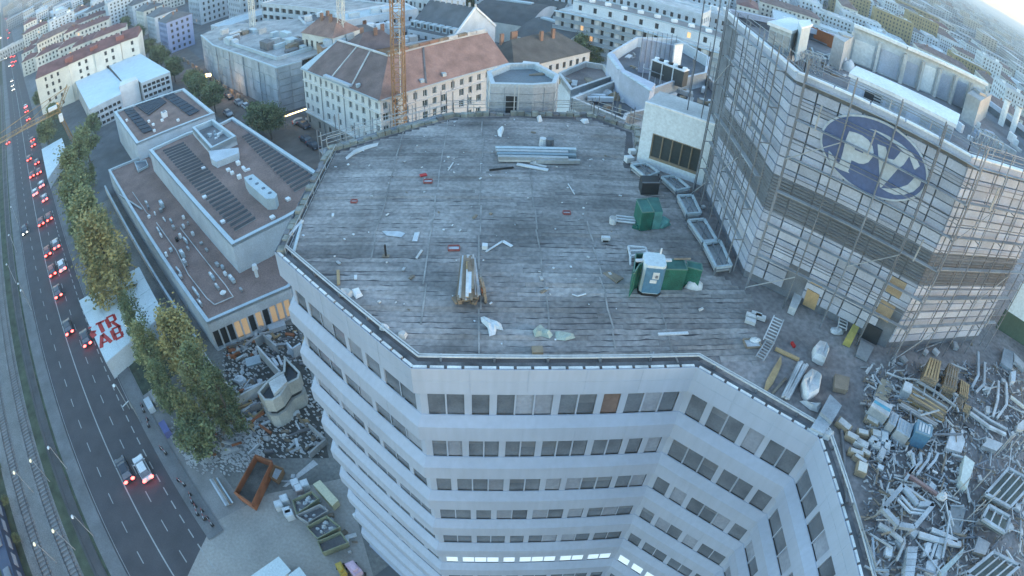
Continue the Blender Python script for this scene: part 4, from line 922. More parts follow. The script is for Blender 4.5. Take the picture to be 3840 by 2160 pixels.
for i in range(3): MB().hexa([(cor[i].x, cor[i].y, WZ2 - .4), (cor[i + 1].x, cor[i + 1].y, WZ2 - .4), (w[i + 1].x, w[i + 1].y, WZ2 - .4), (w[i].x, w[i].y, WZ2 - .4)], [(cor[i].x, cor[i].y, WZ2), (cor[i + 1].x, cor[i + 1].y, WZ2), (w[i + 1].x, w[i + 1].y, WZ2), (w[i].x, w[i].y, WZ2)]).build('cornice', ZINC, wr)
rpoly = V2([Z2(490, 505, WZ2), Z2(1205, 755, WZ2), Z2(1730, 590, WZ2), Z2(1600, 380, WZ2), Z2(1480, 200, WZ2), Z2(560, 290, WZ2), Z2(350, 390, WZ2)])
MB().prism([(p.x, p.y) for p in rpoly], WZ2 - .5, WZ2 - .12).build('roof', CONC, wr)
q0, q1, q2 = Z2(640, 490, WZ2), Z2(1210, 680, WZ2), Z2(1600, 560, WZ2)
for a, c in ((q0, q1), (q1, q2)): MB().bar((a.x, a.y, WZ2 + .4), (c.x, c.y, WZ2 + .4), .5, 1.0).build('roof_rim', ZINC, wr)
for i in range(26):
    x = random.uniform(560, 1560); y = random.uniform(300, 500) + (x - 560) * .12; c = Z2(x, y, WZ2 + .5); unit_px('attic_block', random.choice(('pale dormer or shaft on the cluttered roof of the sheeted building', 'grey shaft on the cluttered roof of the sheeted building')), 'roof block', Z2, x, y, WZ2 - .12, random.uniform(1.5, 6), random.uniform(1, 2.5), random.uniform(.8, 2.4), random.choice((-.75, .82)), random.choice((PLASTERB, CONC, CONCL, ZINC, TAND, CONCD)), 'blocks on the roof of the sheeted building')
# row of old houses left of it along the street
for i, (x, y, L, W, H, m, lab) in enumerate(((60, 330, 13, 12, 14, mat('pale_blue_plaster', (.26, .32, .50), .85, var=.08), 'narrow blue house left of the sheeted building'), (-90, 250, 16, 12, 13, PLASTERB, 'grey blue house beyond the narrow blue house'), (-230, 180, 18, 12, 13, PLASTER, 'pale house with grey roof, third beyond the sheeted building'), (-360, 110, 18, 12, 13, PLASTERB, 'pale blue grey house with grey roof, fourth beyond the sheeted building'), (-470, 50, 18, 12, 12, PLASTER, 'pale house with grey roof, fifth beyond the sheeted building'))):
    c = Z2(x, y, H * .6); gable('town_house', lab, 'house', c, L, W, H, math.atan2((w[2] - w[1]).y, (w[2] - w[1]).x), m, SLATE, 2.5, 5, 'houses along the side street')
# ---- orange roofed school-like building
EZ = 15.0
ob = thing('orange_roof_building', 'long cream building with orange tiled hipped roof and many dark windows', 'building', tuple(ZA(900, 900, 0)))
c0, c1, c2_, c3_ = V2([ZA(350, 510, EZ), ZA(935, 750, EZ), ZA(1650, 545, EZ), at(2060, 130, EZ)])
c2_ = V2([ZA(1900, 470, EZ)])[0]
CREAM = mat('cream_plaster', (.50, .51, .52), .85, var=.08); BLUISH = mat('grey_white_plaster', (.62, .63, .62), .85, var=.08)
RUSTIC = mat('stone_base', (.36, .34, .31), .9, var=.2)
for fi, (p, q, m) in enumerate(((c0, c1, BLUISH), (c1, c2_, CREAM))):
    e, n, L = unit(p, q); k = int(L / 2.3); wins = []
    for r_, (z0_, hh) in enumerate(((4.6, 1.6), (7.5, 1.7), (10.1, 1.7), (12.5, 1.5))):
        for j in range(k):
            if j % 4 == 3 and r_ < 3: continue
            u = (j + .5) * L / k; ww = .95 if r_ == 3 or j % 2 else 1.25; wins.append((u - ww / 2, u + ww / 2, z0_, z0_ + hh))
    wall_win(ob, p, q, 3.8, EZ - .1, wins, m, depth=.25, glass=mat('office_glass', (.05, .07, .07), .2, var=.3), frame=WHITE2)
    wb_ = [((j + .5) * L / k - .5, (j + .5) * L / k + .5, 1.0, 2.8) for j in range(0, k, 2)]
    wall_win(ob, p - n * .001, q - n * .001, 0, 3.8, wb_, RUSTIC, depth=.3, glass=DGLASS, mull=False)
    for z_, t_ in ((12.0, .25), (3.8, .3), (EZ - .15, .55)):
        a, c = p + n * (t_ / 2 + .003), q + n * (t_ / 2 + .003); MB().bar((a.x, a.y, z_), (c.x, c.y, z_), t_, .28).build('cornice', ZINC if z_ > 13 else m, ob)
    for j in range(3, k, 4): u = (j + .5) * L / k; a = p + e * u + n * .08; MB().bar((a.x, a.y, 0), (a.x, a.y, EZ), .16).build('downpipe', STEEL, ob)
e1, n1, L1 = unit(c0, c1); e2_, n2_, L2_ = unit(c1, c2_); RWd = 7.0; RH = 5.6
ri = offset([c0, c1, c2_], -RWd); EV = offset([c0, c1, c2_], .35)
r0 = V2([ZA(510, 380, EZ + RH)])[0]
def up(v, z): return (v.x, v.y, z)
ri0 = ri[0] + e1 * 5
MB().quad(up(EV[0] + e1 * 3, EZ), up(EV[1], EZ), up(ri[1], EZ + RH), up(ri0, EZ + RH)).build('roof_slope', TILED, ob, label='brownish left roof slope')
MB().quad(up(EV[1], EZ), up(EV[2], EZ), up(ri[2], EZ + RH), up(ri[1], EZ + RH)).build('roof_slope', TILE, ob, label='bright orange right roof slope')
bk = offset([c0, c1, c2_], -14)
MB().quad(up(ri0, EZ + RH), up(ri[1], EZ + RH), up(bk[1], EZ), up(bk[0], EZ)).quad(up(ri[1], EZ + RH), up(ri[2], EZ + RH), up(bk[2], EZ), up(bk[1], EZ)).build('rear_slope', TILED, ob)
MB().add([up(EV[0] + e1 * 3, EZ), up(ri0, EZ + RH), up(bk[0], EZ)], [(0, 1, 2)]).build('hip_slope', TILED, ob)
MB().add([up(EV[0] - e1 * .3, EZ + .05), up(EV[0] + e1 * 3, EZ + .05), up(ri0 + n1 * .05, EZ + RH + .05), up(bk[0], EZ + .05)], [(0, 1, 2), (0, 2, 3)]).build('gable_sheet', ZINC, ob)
MB().bar(up(ri0, EZ + RH + .1), up(ri[1], EZ + RH + .1), .5, .3).build('ridge', CONCL, ob); MB().bar(up(ri[1], EZ + RH + .1), up(ri[2], EZ + RH + .1), .5, .3).build('ridge', CONCL, ob)
MB().quad(up(c2_, 0), up(bk[2], 0), up(bk[2], EZ), up(c2_, EZ)).quad(up(bk[1], 0), up(bk[0], 0), up(bk[0], EZ), up(bk[1], EZ)).quad(up(bk[2], 0), up(bk[1], 0), up(bk[1], EZ), up(bk[2], EZ)).quad(up(bk[0], 0), up(c0, 0), up(c0, EZ), up(bk[0], EZ)).add([up(c2_, EZ), up(bk[2], EZ), up(ri[2], EZ + RH)], [(0, 1, 2)]).build('rear_wall', CREAM, ob)
def slope(u, t, seg): # point on roof slopes
    (A_, B_), (C_, D_) = ((EV[0], EV[1]), (ri0, ri[1])) if seg == 0 else ((EV[1], EV[2]), (ri[1], ri[2]))
    lo_, hi_ = A_.lerp(B_, u), C_.lerp(D_, u); p = lo_.lerp(hi_, t); return Vector((p.x, p.y, EZ + RH * t))
for seg, u in ((0, .42), (0, .68), (1, .33)): MB().bar(slope(u, .05, seg) + Vector((0, 0, .1)), slope(u, .97, seg) + Vector((0, 0, .1)), .35, .2).build('fire_wall', CONCL if seg == 0 else CONCD, ob)
for seg, u, t_ in ((1, .3, .12), (1, .47, .12), (0, .75, .1)): p = slope(u, t_, seg); MB().box(tuple(p - Vector((0, 0, .1))), .8, .8, .7, .6).build('roof_hatch', ZINC, ob)
for i in range(10): p = slope(i / 10 + .03, 1.05, 1); MB().box(tuple(p - Vector((0, 0, .6))), 2.4, .8, 1.2, math.atan2(e2_.y, e2_.x)).build('chimney', random.choice((TAND, CONCL, mat('brick_chimney', (.25, .15, .11)))), ob)
# low curved facade dormer strip on the left face
a, c = EV[0].lerp(EV[1], .35), EV[0].lerp(EV[1], .68); MB().bar((a.x, a.y, EZ + .5), (c.x, c.y, EZ + .5), .8, .5).build('eaves_gallery', PLASTERB, ob)
# dark roofed continuation to the right
c4 = V2([at(2070, 190, 13.5)])[0]; c3b = V2([at(1925, 245, 13.5)])[0]; ang2 = math.atan2((c4 - c3b).y, (c4 - c3b).x); mid = V2([at(2000, 180, 14)])[0]
dgl = gable('dark_roof_wing', 'cream wing with dark grey roof to the right of the orange roof', 'building', mid, 26, 14, 13, math.atan2(e2_.y, e2_.x), CREAM, mat('dark_tile', (.10, .095, .09), .9, var=.25), 4.5, 4, chim=5)
# rear roofs behind the orange roof
BR = mat('brown_ochre_brick', (.30, .20, .13), .9, var=.2)
for x, y, L, W, H, m, rm, rh, lab in ((880, 330, 12, 10, 15, BR, TILED, 3.5, 'brown roofed wing with ochre chimneys behind the orange roof'), (560, 230, 14, 9, 17, PLASTER, TILE, 4, 'orange roofed wing with white gable left behind the crane mast'), (750, 260, 12, 8, 15, PLASTERB, SLATE, 2.5, 'slate roofed rear wing behind the ochre chimneys'), (620, 330, 10, 6, 15, BR, CONCL, 0, 'ochre brick stair wing at the edge of the courtyard'), (760, 150, 22, 10, 14, PLASTERB, CONCL, 0, 'pale flat roofed hospital like wing behind the courtyard, lower one'), (900, 90, 22, 12, 16, PLASTERB, ZINC, 0, 'pale flat roofed block behind the courtyard, taller one'), (1000, 200, 16, 8, 13, PLASTERB, CONCL, 0, 'pale flat roofed wing just left of the orange crane mast'), (480, 130, 12, 12, 13, PLASTERB, SLATE, 0, 'grey flat roofed block with a tall dark tree beside it'), (1190, 300, 10, 8, 12, PLASTERB, SLATE, 0, 'small pale block in the yard right of the crane mast')):
    c = ZA(x, y, H); gable('rear_wing', lab, 'building', c, L, W, H, .55 if x != 560 else -.6, m, rm, rh, 4, 'wings behind the orange roof', chim=3)
# long white slab with black window band (top centre left)
p0, p1 = V2([ZA(250, 60, 13), ZA(1000, 130, 13)]); p0, p1 = V2([at(980, 15, 15), at(1430, 70, 15)])
ls = thing('window_band_building', 'long pale building with a band of large dark windows behind the courtyard roofs', 'building', (p0.x, p0.y, 0)); e, n, L = unit(p0, p1); k = int(L / 4.2)
wall_win(ls, p0, p1, 0, 15, [(.6 + j * (L - .8) / k, .6 + j * (L - .8) / k + 3.0, z_, z_ + 1.7) for j in range(k) for z_ in (2.5, 5.8, 9.1, 12.2)], PLASTERB, depth=.5, glass=DGLASS, mull=False)
q = [p0, p1, p1 - n * 14, p0 - n * 14]; plain_walls(ls, q, 0, 15, PLASTERB, skip=(0,)); flat_roof(ls, q, 15.5, CONC, PLASTERB)
# arched hangar roofs
HG = mat('dark_hangar_roof', (.085, .09, .095), .8, var=.2)
def hangar(pa, pb, pc, z0, rise, lab, k=14):   # pa-pb ridge-parallel lower eave, pc opposite eave point
    t = thing('arched_hall', lab, 'hall', (pa.x, pa.y, 0), 0, 'dark arched hall roofs'); d = pc - pa; m = MB(); c = MB()
    pts = [(i / k, math.sin(math.pi * i / k)) for i in range(k + 1)]
    for (s0, h0), (s1, h1) in zip(pts, pts[1:]): m.quad(up(pa + d * s0, z0 + rise * h0), up(pb + d * s0, z0 + rise * h0), up(pb + d * s1, z0 + rise * h1), up(pa + d * s1, z0 + rise * h1))
    m.build('roof_shell', HG, t, smooth=True)
    for e_ in (pa, pb): MB().sheet([up(e_ + d * s, z0 + rise * h) for s, h in pts]).build('gable_wall', PLASTERB, t)
    MB().quad(up(pa, 0), up(pb, 0), up(pb, z0), up(pa, z0)).quad(up(pa + d, 0), up(pa, 0), up(pa, z0), up(pa + d, z0)).quad(up(pb, 0), up(pb + d, 0), up(pb + d, z0), up(pb, z0)).build('wall', PLASTER, t)
    r0, r1 = pa + d * .46, pa + d * .54; MB().hexa([up(pa.lerp(pb, .1) + d * .46, z0 + rise * .98), up(pa.lerp(pb, .75) + d * .46, z0 + rise * .98), up(pa.lerp(pb, .75) + d * .54, z0 + rise * .98), up(pa.lerp(pb, .1) + d * .54, z0 + rise * .98)], [up(pa.lerp(pb, .1) + d * .46, z0 + rise + .5), up(pa.lerp(pb, .75) + d * .46, z0 + rise + .5), up(pa.lerp(pb, .75) + d * .54, z0 + rise + .5), up(pa.lerp(pb, .1) + d * .54, z0 + rise + .5)]).build('ridge_skylight', ZINC, t)
h = lambda x, y, z=7: V2([ZC4(x, y, z)])[0]
hangar(h(1500, 220), h(2250, 330), h(2000, 60), 7, 5, 'dark arched hall roof nearest the slate roofed building')
hangar(h(2050, 120), h(2620, 260), h(2300, 0), 7, 5, 'dark arched hall roof, middle one of three')
hangar(h(2060, 420), h(2640, 600), h(2640, 280), 7, 4, 'dark arched hall roof beside the balconied block')
# slate mansard building with dormers
sl = thing('mansard_building', 'pale building with steep slate roof and a row of dormers behind the orange crane', 'building', tuple(ZC4(1000, 500, 0)))
s0, s1 = V2([ZC4(800, 350, 14), ZC4(1345, 465, 14)]); e, n, L = unit(s0, s1); k = int(L / 2.6)
wall_win(sl, s0, s1, 0, 14, [((j + .3) * L / k, (j + .3) * L / k + 1.1, z_, z_ + 1.8) for j in range(k) for z_ in (1.5, 4.8, 8.1, 11.2)], PLASTERB, depth=.25, glass=DGLASS)
dd = 17; m0, m1 = s0 - n * dd * .5, s1 - n * dd * .5; t0, t1 = s0 - n * dd, s1 - n * dd; rh = 7
MB().quad(up(s0, 14), up(s1, 14), up(m1, 14 + rh), up(m0, 14 + rh)).quad(up(t1, 14), up(t0, 14), up(m0, 14 + rh), up(m1, 14 + rh)).build('roof', SLATE, sl)
MB().quad(up(s1, 0), up(t1, 0), up(t1, 14), up(s1, 14)).add([up(s1, 14), up(t1, 14), up(m1, 14 + rh + .4)], [(0, 1, 2)]).quad(up(t0, 0), up(s0, 0), up(s0, 14), up(t0, 14)).quad(up(t1, 0), up(t0, 0), up(t0, 14), up(t1, 14)).build('end_wall', PLASTERB, sl)
for j in range(7): p = s0 + e * (L * (j + .5) / 7) - n * 1.6; MB().box((p.x, p.y, 14.6), 1.6, 1.8, 1.7, math.atan2(e.y, e.x)).build('dormer', ZINC, sl); MB().box((p.x + n.x * .92, p.y + n.y * .92, 15.0), .9, .06, 1.0, math.atan2(e.y, e.x)).build('window', DGLASS, sl)
for j in range(9): p = m0.lerp(m1, j / 8); MB().box((p.x, p.y, 14 + rh - .6), .5, .5, 1.6, .3).build('chimney', CONCL, sl)
MB().bar(up(s1, 14), up(m1, 14 + rh), .5, .5).bar(up(t1, 14), up(m1, 14 + rh), .5, .5).build('gable_coping', WHITE2, sl, kind='stuff')
# rear slab with columns of black windows (top centre)
for x0, y0, x1, y1, H, lab in ((410, 60, 1210, 190, 14, 'pale apartment slab with dark windows behind the slate roof, left of the trees'), (1620, 60, 2280, 60, 14, 'pale apartment slab with dark windows behind the arched halls, right of the trees')):
    p0, p1 = V2([ZC4(x0, y0, 8), ZC4(x1, y1, 8)]); e, n, L = unit(p0, p1); t = thing('apartment_slab', lab, 'apartment block', (p0.x, p0.y, 0)); k = int(L / 2.2)
    wall_win(t, p0, p1, 0, H, [((j + .2) * L / k, (j + .2) * L / k + (1.2 if j % 3 else .6), z_, z_ + 1.9) for j in range(k) for z_ in [.8 + 2.9 * r_ for r_ in range(4)]], mat('grey_white_plaster', (.62, .63, .62)), depth=.3, glass=DGLASS, mull=False)
    q = [p0, p1, p1 - n * 12, p0 - n * 12]; plain_walls(t, q, 0, H, PLASTERB, skip=(0,)); flat_roof(t, q, H + .5, CONC, PLASTERB)
# ---- balconied white block (right of centre)
bb = thing('balcony_block', 'long white apartment block with continuous balconies and a set back top floor', 'apartment block', tuple(Z5(400, 700, 0)))
NB, HB = 6, 16.0
d0, d1 = V2([Z5(30, 150, HB), Z5(700, 330, HB)])
dE = V2([Z5(2350, 760, HB)])[0]
e, n, L = unit(d0, dE); dE = d0 + e * L; fh = HB / NB
L1_ = (d1 - d0).length
k = int(L / 3.1); wins = []
for r_ in range(NB):
    for j in range(k):
        u = j * L / k + .9; g_ = DGLASS
        if random.random() < .025: g_ = LITWIN
        wins.append((u, u + 1.0, r_ * fh + .3, r_ * fh + 2.3) + ((g_,) if g_ is LITWIN else ()))
wall_win(bb, d0 - n * 1.2, dE - n * 1.2, 0, HB, wins, mat('white_balcony_plaster', (.60, .64, .68), .8, var=.06), depth=.3, glass=DGLASS, mull=False)
for r_ in range(1, NB + 1):
    z = r_ * fh; a, c = d0, dE
    MB().hexa([up(a - e * 1.0 - n * 1.2, z - .22), up(a - e * 1.0 + n * .3, z - .22), up(c + n * .3, z - .22), up(c - n * 1.2, z - .22)], [up(a - e * 1.0 - n * 1.2, z), up(a - e * 1.0 + n * .3, z), up(c + n * .3, z), up(c - n * 1.2, z)]).build('balcony_slab', ZINC, bb)
    if r_ < NB: MB().bar(up(a - e * 1.0 + n * .25, z + .5), up(c + n * .25, z + .5), .04, .9).build('balcony_rail', mat('frosted_rail', (.30, .34, .37), .5, var=.1), bb)
    for j in range(0, k + 1, 2): p = a + e * (L * j / k) - n * .55; MB().bar((p.x, p.y, z - fh), (p.x, p.y, z - .25), .1, 1.1).build('partition', WHITE2, bb)
q = [d0 - n * 1.2, dE - n * 1.2, dE - n * 15, d0 - n * 15]; plain_walls(bb, q, 0, HB, PLASTERB, skip=(0,)); MB().prism([(p.x, p.y) for p in q], HB + .002, HB + .3).build('roof', CONCL, bb)
a, c = d0 + e * 3.5 - n * 3, dE - n * 3; k2 = int(L / 5)
wall_win(bb, a, c, HB + .3, HB + 3.3, [((j + .4) * (L - 4) / k2, (j + .4) * (L - 4) / k2 + 1.1, HB + .9, HB + 2.6) + ((LITWIN,) if j in (7, 11) else ()) for j in range(k2)], mat('white_balcony_plaster', (.6, .64, .68)), depth=.25, glass=DGLASS, mull=False, name='attic_wall')
q = [a, c, c - n * 9, a - n * 9]; plain_walls(bb, q, HB + .3, HB + 3.3, PLASTERB, skip=(0,), name='attic_wall'); flat_roof(bb, q, HB + 3.7, mat('grey_brown_roof', (.24, .23, .23), .9, var=.15), ZINC, w=.35, h=.4)
for j in range(9): p = a + e * (4 + j * L / 10) - n * 4.5; MB().box((p.x, p.y, HB + 3.3), 1.6, 1.2, .9, .2).build('roof_unit', WHITE2, bb)
# taller rear blocks behind the balconied one
for x, y, L, W, H, lab in ((900, 60, 60, 12, 19, 'rear apartment slab with tall dark window columns behind the balcony block'), (1650, 150, 60, 14, 15, 'rear block with dark square windows and roof garden'), (2150, 300, 40, 12, 17, 'rear block with a brightly lit orange window front')):
    c = Z5(x, y, H * .75); ss = gable('rear_slab', lab, 'apartment block', c, L, W, H, math.atan2(e.y, e.x), PLASTERB, CONCL, 0, 5, lit=.01 if x < 2000 else .0, chim=4)
    if x > 2000:
        p_ = Z5(2190, 290, 12.0)
rail_p = [V2([Z5(2070, 260, 13)])[0], V2([Z5(2440, 350, 13)])[0]]
t = thing('lit_office_front', 'glazed office front glowing orange behind the tower scaffolding', 'building', up(rail_p[0], 0)); e_, n_, L_ = unit(*rail_p)
for r_ in range(2):
    for j in range(9): a, c = rail_p[0] + e_ * (L_ * j / 9 + .1), rail_p[0] + e_ * (L_ * (j + 1) / 9 - .1); MB().bar(up(a, 10.5 + r_ * 3), up(c, 10.5 + r_ * 3), .1, 1.9).build('lit_window', LITWIN, t)
MB().hexa([up(rail_p[0] - n_ * .1, 0), up(rail_p[1] - n_ * .1, 0), up(rail_p[1] - n_ * 9, 0), up(rail_p[0] - n_ * 9, 0)], [up(rail_p[0] - n_ * .1, 16), up(rail_p[1] - n_ * .1, 16), up(rail_p[1] - n_ * 9, 16), up(rail_p[0] - n_ * 9, 16)]).build('wall', PLASTERB, t)
# ================================================================ BEHIND THE TOWER ROOF
# small octagonal tower
ot = thing('octagonal_tower', 'small white octagonal tower with thick rim and sunken blue roof behind the deck', 'tower', (0, 50, 0))
OZ = 40.0
op = V2([at(x, y, OZ) for x, y in [(1826, 268), (1905, 236), (2010, 234), (2098, 280), (2085, 312), (2000, 318), (1840, 314)]])
if not ccw(op): op = op[::-1]
plain_walls(ot, op, 20, OZ - .3, mat('octagon_white', (.40, .43, .47), .8, var=.08))
inn = offset(op, -.38, True); N = len(op)
for i in range(N):
    p, q = op[i], op[(i + 1) % N]; e, n, L = unit(p, q); k = max(1, round(L / 1.3))
    if n.y > .3: continue
    for z_ in [OZ - .9 - .8 * j for j in range(6)]: MB().bar((p.x + n.x * .01, p.y + n.y * .01, z_), (q.x + n.x * .01, q.y + n.y * .01, z_), .04, .05).build('joint', mat('octagon_joint', (.25, .28, .31), .8, var=.1), ot)
    for j in range(1, k): c = p + e * (L * j / k) + n * .01; MB().bar((c.x, c.y, OZ - 6), (c.x, c.y, OZ - .35), .05, .04).build('joint', MATS['octagon_joint'], ot)
dd_ = 0
e, n, L = unit(op[0], op[1])
for i in range(N):
    p, q = op[i], op[(i + 1) % N]; e, n, L = unit(p, q)
    if n.y < -.9 and not dd_: dd_ = 1; c = p + e * L * .5 + n * .04; MB().bar((c.x - .45, c.y, OZ - 2.2), (c.x + .45, c.y, OZ - 2.2), .06, 2.2).build('doorway', DGLASS, ot)
for i in range(N):
    j = (i + 1) % N; MB().prism([(op[i].x, op[i].y), (op[j].x, op[j].y), (inn[j].x, inn[j].y), (inn[i].x, inn[i].y)], OZ - .3, OZ).build('rim', mat('rim_pale_blue', (.44, .49, .53), .6, var=.05), ot)
MB().sheet([(p.x, p.y, OZ - .55) for p in inn]).build('roof', mat('blue_grey_membrane', (.15, .175, .195), .7, var=.15), ot)
b = MB()
for i in range(N): j = (i + 1) % N; b.quad((inn[j].x, inn[j].y, OZ - .55), (inn[i].x, inn[i].y, OZ - .55), (inn[i].x, inn[i].y, OZ - .3), (inn[j].x, inn[j].y, OZ - .3))
b.build('inner_wall', ZINC, ot)
p = at(1990, 250, OZ - .6); MB().box((p.x, p.y, OZ - .54), 1.5, .6, .35, -.15).build('white_hatch', CLOTH, ot)
for i in range(4): p = at(2010 + i * 12, 296 - i * 2, OZ - .9); MB().box((p.x, p.y, OZ - .54), 1.3, .12, .12, .25).build('stored_beam', TAND, ot)
for x in (1925, 1940, 1828): a = at(x, 420 if x < 1900 else 440, ZR); MB().bar((a.x, a.y + 1.2, ZR - 2), (a.x, a.y + 1.2, ZR + 2.4), .09).build('post', CONCL, ot)
sf = thing('edge_scaffolding', 'light scaffolding with rails standing just behind the rear edge of the deck', 'scaffolding', (-2, 47, ZR - 3))
SP = [Vector((-14.9, 39.3, 0)), Vector((-6.2, 46.2, 0)), Vector((6.1, 48.0, 0)), Vector((10.4, 45.4, 0))]
for a, c in zip(SP, SP[1:]):
    e, n, L = unit(a, c); k = round(L / 1.7)
    for i in range(k + 1):
        p = a + e * (L * i / k)
        if -4 < p.x < 3.4 and random.random() < .6: continue
        hh = random.choice((.5, .9, 1.4, 2.0)); MB().bar((p.x, p.y, ZR - 5), (p.x, p.y, ZR + hh), .06).build('standard', STEEL, sf); q = p - n * .9; MB().bar((q.x, q.y, ZR - 5), (q.x, q.y, ZR + hh * .8), .06).build('standard', STEELD, sf)
    for z in (ZR - 1.0, ZR + .15): MB().bar((a.x, a.y, z), (c.x, c.y, z), .05).build('ledger', STEEL, sf); a2, c2 = a - n * .9, c - n * .9; MB().bar((a2.x, a2.y, z), (c2.x, c2.y, z), .05).build('ledger', STEEL, sf)
    MB().hexa([(a.x, a.y, ZR - 1.06), (c.x, c.y, ZR - 1.06), (c2.x, c2.y, ZR - 1.06), (a2.x, a2.y, ZR - 1.06)], [(a.x, a.y, ZR - 1.03), (c.x, c.y, ZR - 1.03), (c2.x, c2.y, ZR - 1.03), (a2.x, a2.y, ZR - 1.03)]).build('deck_board', MATS['scaffold_deck'], sf)
# deep roof terraces right of the octagon
def poly_roof(name, label, pts, z, zf, z0=0, wm=PLASTERB, rm=CONCD, rim=CONCL, w=.35, h=.9, cat='roof'):
    q = V2([zf(x, y, z) for x, y in pts]); 
    if not ccw(q): q = q[::-1]
    t = thing(name, label, cat, (q[0].x, q[0].y, z0)); plain_walls(t, q, z0, z, wm); flat_roof(t, q, z, rm, rim, w=w, h=h); return t, q
CZ = 33.5
poly_roof('roof_terrace', 'sunken dark terrace with white bales right of the octagonal tower', [(640, 480), (1180, 265), (1500, 400), (1700, 560), (1260, 660), (1230, 730)], CZ, Z3, rm=mat('dark_terrace', (.13, .135, .15), .9, var=.3), h=1.3)
poly_roof('roof_terrace', 'reddish gravel terrace between octagonal tower and angled white wall', [(500, 210), (790, 85), (1010, 120), (1110, 240), (640, 400)], CZ, Z3, rm=mat('reddish_terrace', (.24, .20, .19), .95, var=.3), h=.7)
poly_roof('roof_terrace', 'terrace with cooling plant enclosed by an angled white wall', [(1040, 0), (1180, 180), (1500, 400), (1860, 270), (2120, 210), (2150, 40), (1800, -160), (1350, -180)], CZ + .8, Z3, rm=mat('dark_terrace', (.13, .135, .15)), h=1.6, rim=PLASTERB)
poly_roof('roof_terrace', 'dark cluttered terrace just left of the scaffolded tower', [(1490, 440), (1860, 290), (2120, 215), (2300, 420), (2290, 760), (2240, 800)], CZ, Z3, rm=mat('dark_terrace', (.13, .135, .15)), h=1.2)
for pts, lab in (([(1040, 0), (1110, 0), (1230, 180), (1175, 190)], 'left'), ([(1175, 190), (1230, 180), (1560, 330), (1500, 400)], 'right')):
    q = V2([Z3(x, y, CZ + 2.2) for x, y in pts]); t = thing('angled_wall', 'panelled white wall with a bend, %s arm, behind the dark terrace' % lab, 'wall', (q[0].x, q[0].y, CZ - 1)); MB().prism([(p.x, p.y) for p in q], CZ - 1.2, CZ + 2.2).build('wall', PANM[1], t); 
    e, n, L = unit(q[0], q[3])
    for j in range(int(L / 1.4)): c = q[0] + e * (1.4 * j + .7); MB().bar((c.x, c.y, CZ + 2.21), (c.x + e.x * 1.3, c.y + e.y * 1.3, CZ + 2.21), .5, .1).build('coping', ZINC, t)
# chiller plant
c0, c1 = Z3(1525, 60, CZ + 2.6), Z3(1880, 190, CZ + 2.6); e, n, L = unit(c0, c1); ch = thing('cooling_plant', 'row of dark louvred coolers with fans on top behind the white wall', 'cooling plant', (c0.x, c0.y, CZ))
for k in range(3):
    a, c = c0 + e * (L * k / 3 + .1), c0 + e * (L * (k + 1) / 3 - .1); MB().hexa([up(a, CZ + .3), up(c, CZ + .3), up(c - n * 1.3, CZ + .3), up(a - n * 1.3, CZ + .3)], [up(a, CZ + 2.4), up(c, CZ + 2.4), up(c - n * 1.3, CZ + 2.4), up(a - n * 1.3, CZ + 2.4)]).build('cooler', mat('cooler_grille', (.06, .065, .065), .7, var=.2), ch)
    MB().bar(up(a - e * .1 + n * .05, CZ - .3), up(a - e * .1 + n * .05, CZ + 2.5), .12).build('post', WHITE2, ch)
MB().bar(up(c0 + n * .05, CZ + 2.5), up(c1 + n * .05, CZ + 2.5), .16).build('top_rail', WHITE2, ch)
MB().hexa([up(c0, CZ + 2.42), up(c1, CZ + 2.42), up(c1 - n * 1.3, CZ + 2.42), up(c0 - n * 1.3, CZ + 2.42)], [up(c0, CZ + 2.55), up(c1, CZ + 2.55), up(c1 - n * 1.3, CZ + 2.55), up(c0 - n * 1.3, CZ + 2.55)]).build('top_plate', WHITE2, ch)
for k in range(7): p = c0 + e * (L * (k + .5) / 7) - n * .65; MB().cyl(up(p, CZ + 2.56), up(p, CZ + 2.8), .34, .3, 10).build('fan', BLACK if k % 2 else WHITE2, ch)
t = thing('pipe_bridge', 'pale walkway frame in front of the coolers', 'walkway', up(c0, CZ)); a, c = Z3(1430, 160, CZ + 1), Z3(1850, 300, CZ + 1); MB().bar(a, c, .5, .1).build('deck', STEEL, t)
for f in range(7): p = Vector(a).lerp(c, f / 6); MB().bar((p.x, p.y, CZ - .5), (p.x, p.y, CZ + 1.6), .07).build('post', WHITE2, t)
# bales on the terraces
for i, (x, y, w_, lab) in enumerate(((870, 490, 1.5, 'long white bale on the dark terrace, upper of the pair at the left'), (960, 520, 1.5, 'long white bale on the dark terrace, lower of the pair at the left'), (1035, 430, .8, 'white sack at the middle of the dark terrace'), (1120, 460, .9, 'cream block beside the white sack on the dark terrace'), (1170, 410, .8, 'crumpled white heap behind the cream block on the dark terrace'), (1235, 495, .6, 'small white bag left of the dark terrace bundle'), (1290, 455, .8, 'cream sack near the right of the dark terrace'), (1340, 520, 1.1, 'bundle of white rolls at the right of the dark terrace'), (1370, 430, 1.0, 'brown timber heap at the rear of the dark terrace'))):
    p = Z3(x, y, CZ - .9); b = MB()
    if i in (0, 1, 7): b.hexa([p + Vector(v) for v in ((-w_, -.4, 0), (w_, .1, 0), (w_, .6, 0), (-w_, .1, 0))], [p + Vector(v) for v in ((-w_, -.4, .5), (w_, .1, .5), (w_, .6, .5), (-w_, .1, .5))])
    else: b.blob((p.x, p.y, CZ - 1.3), w_, w_ * .7, .8)
    tag(b.build('bale', CLOTH if i not in (3, 6, 8) else (CARD if i < 8 else TAND)), lab, 'bale')
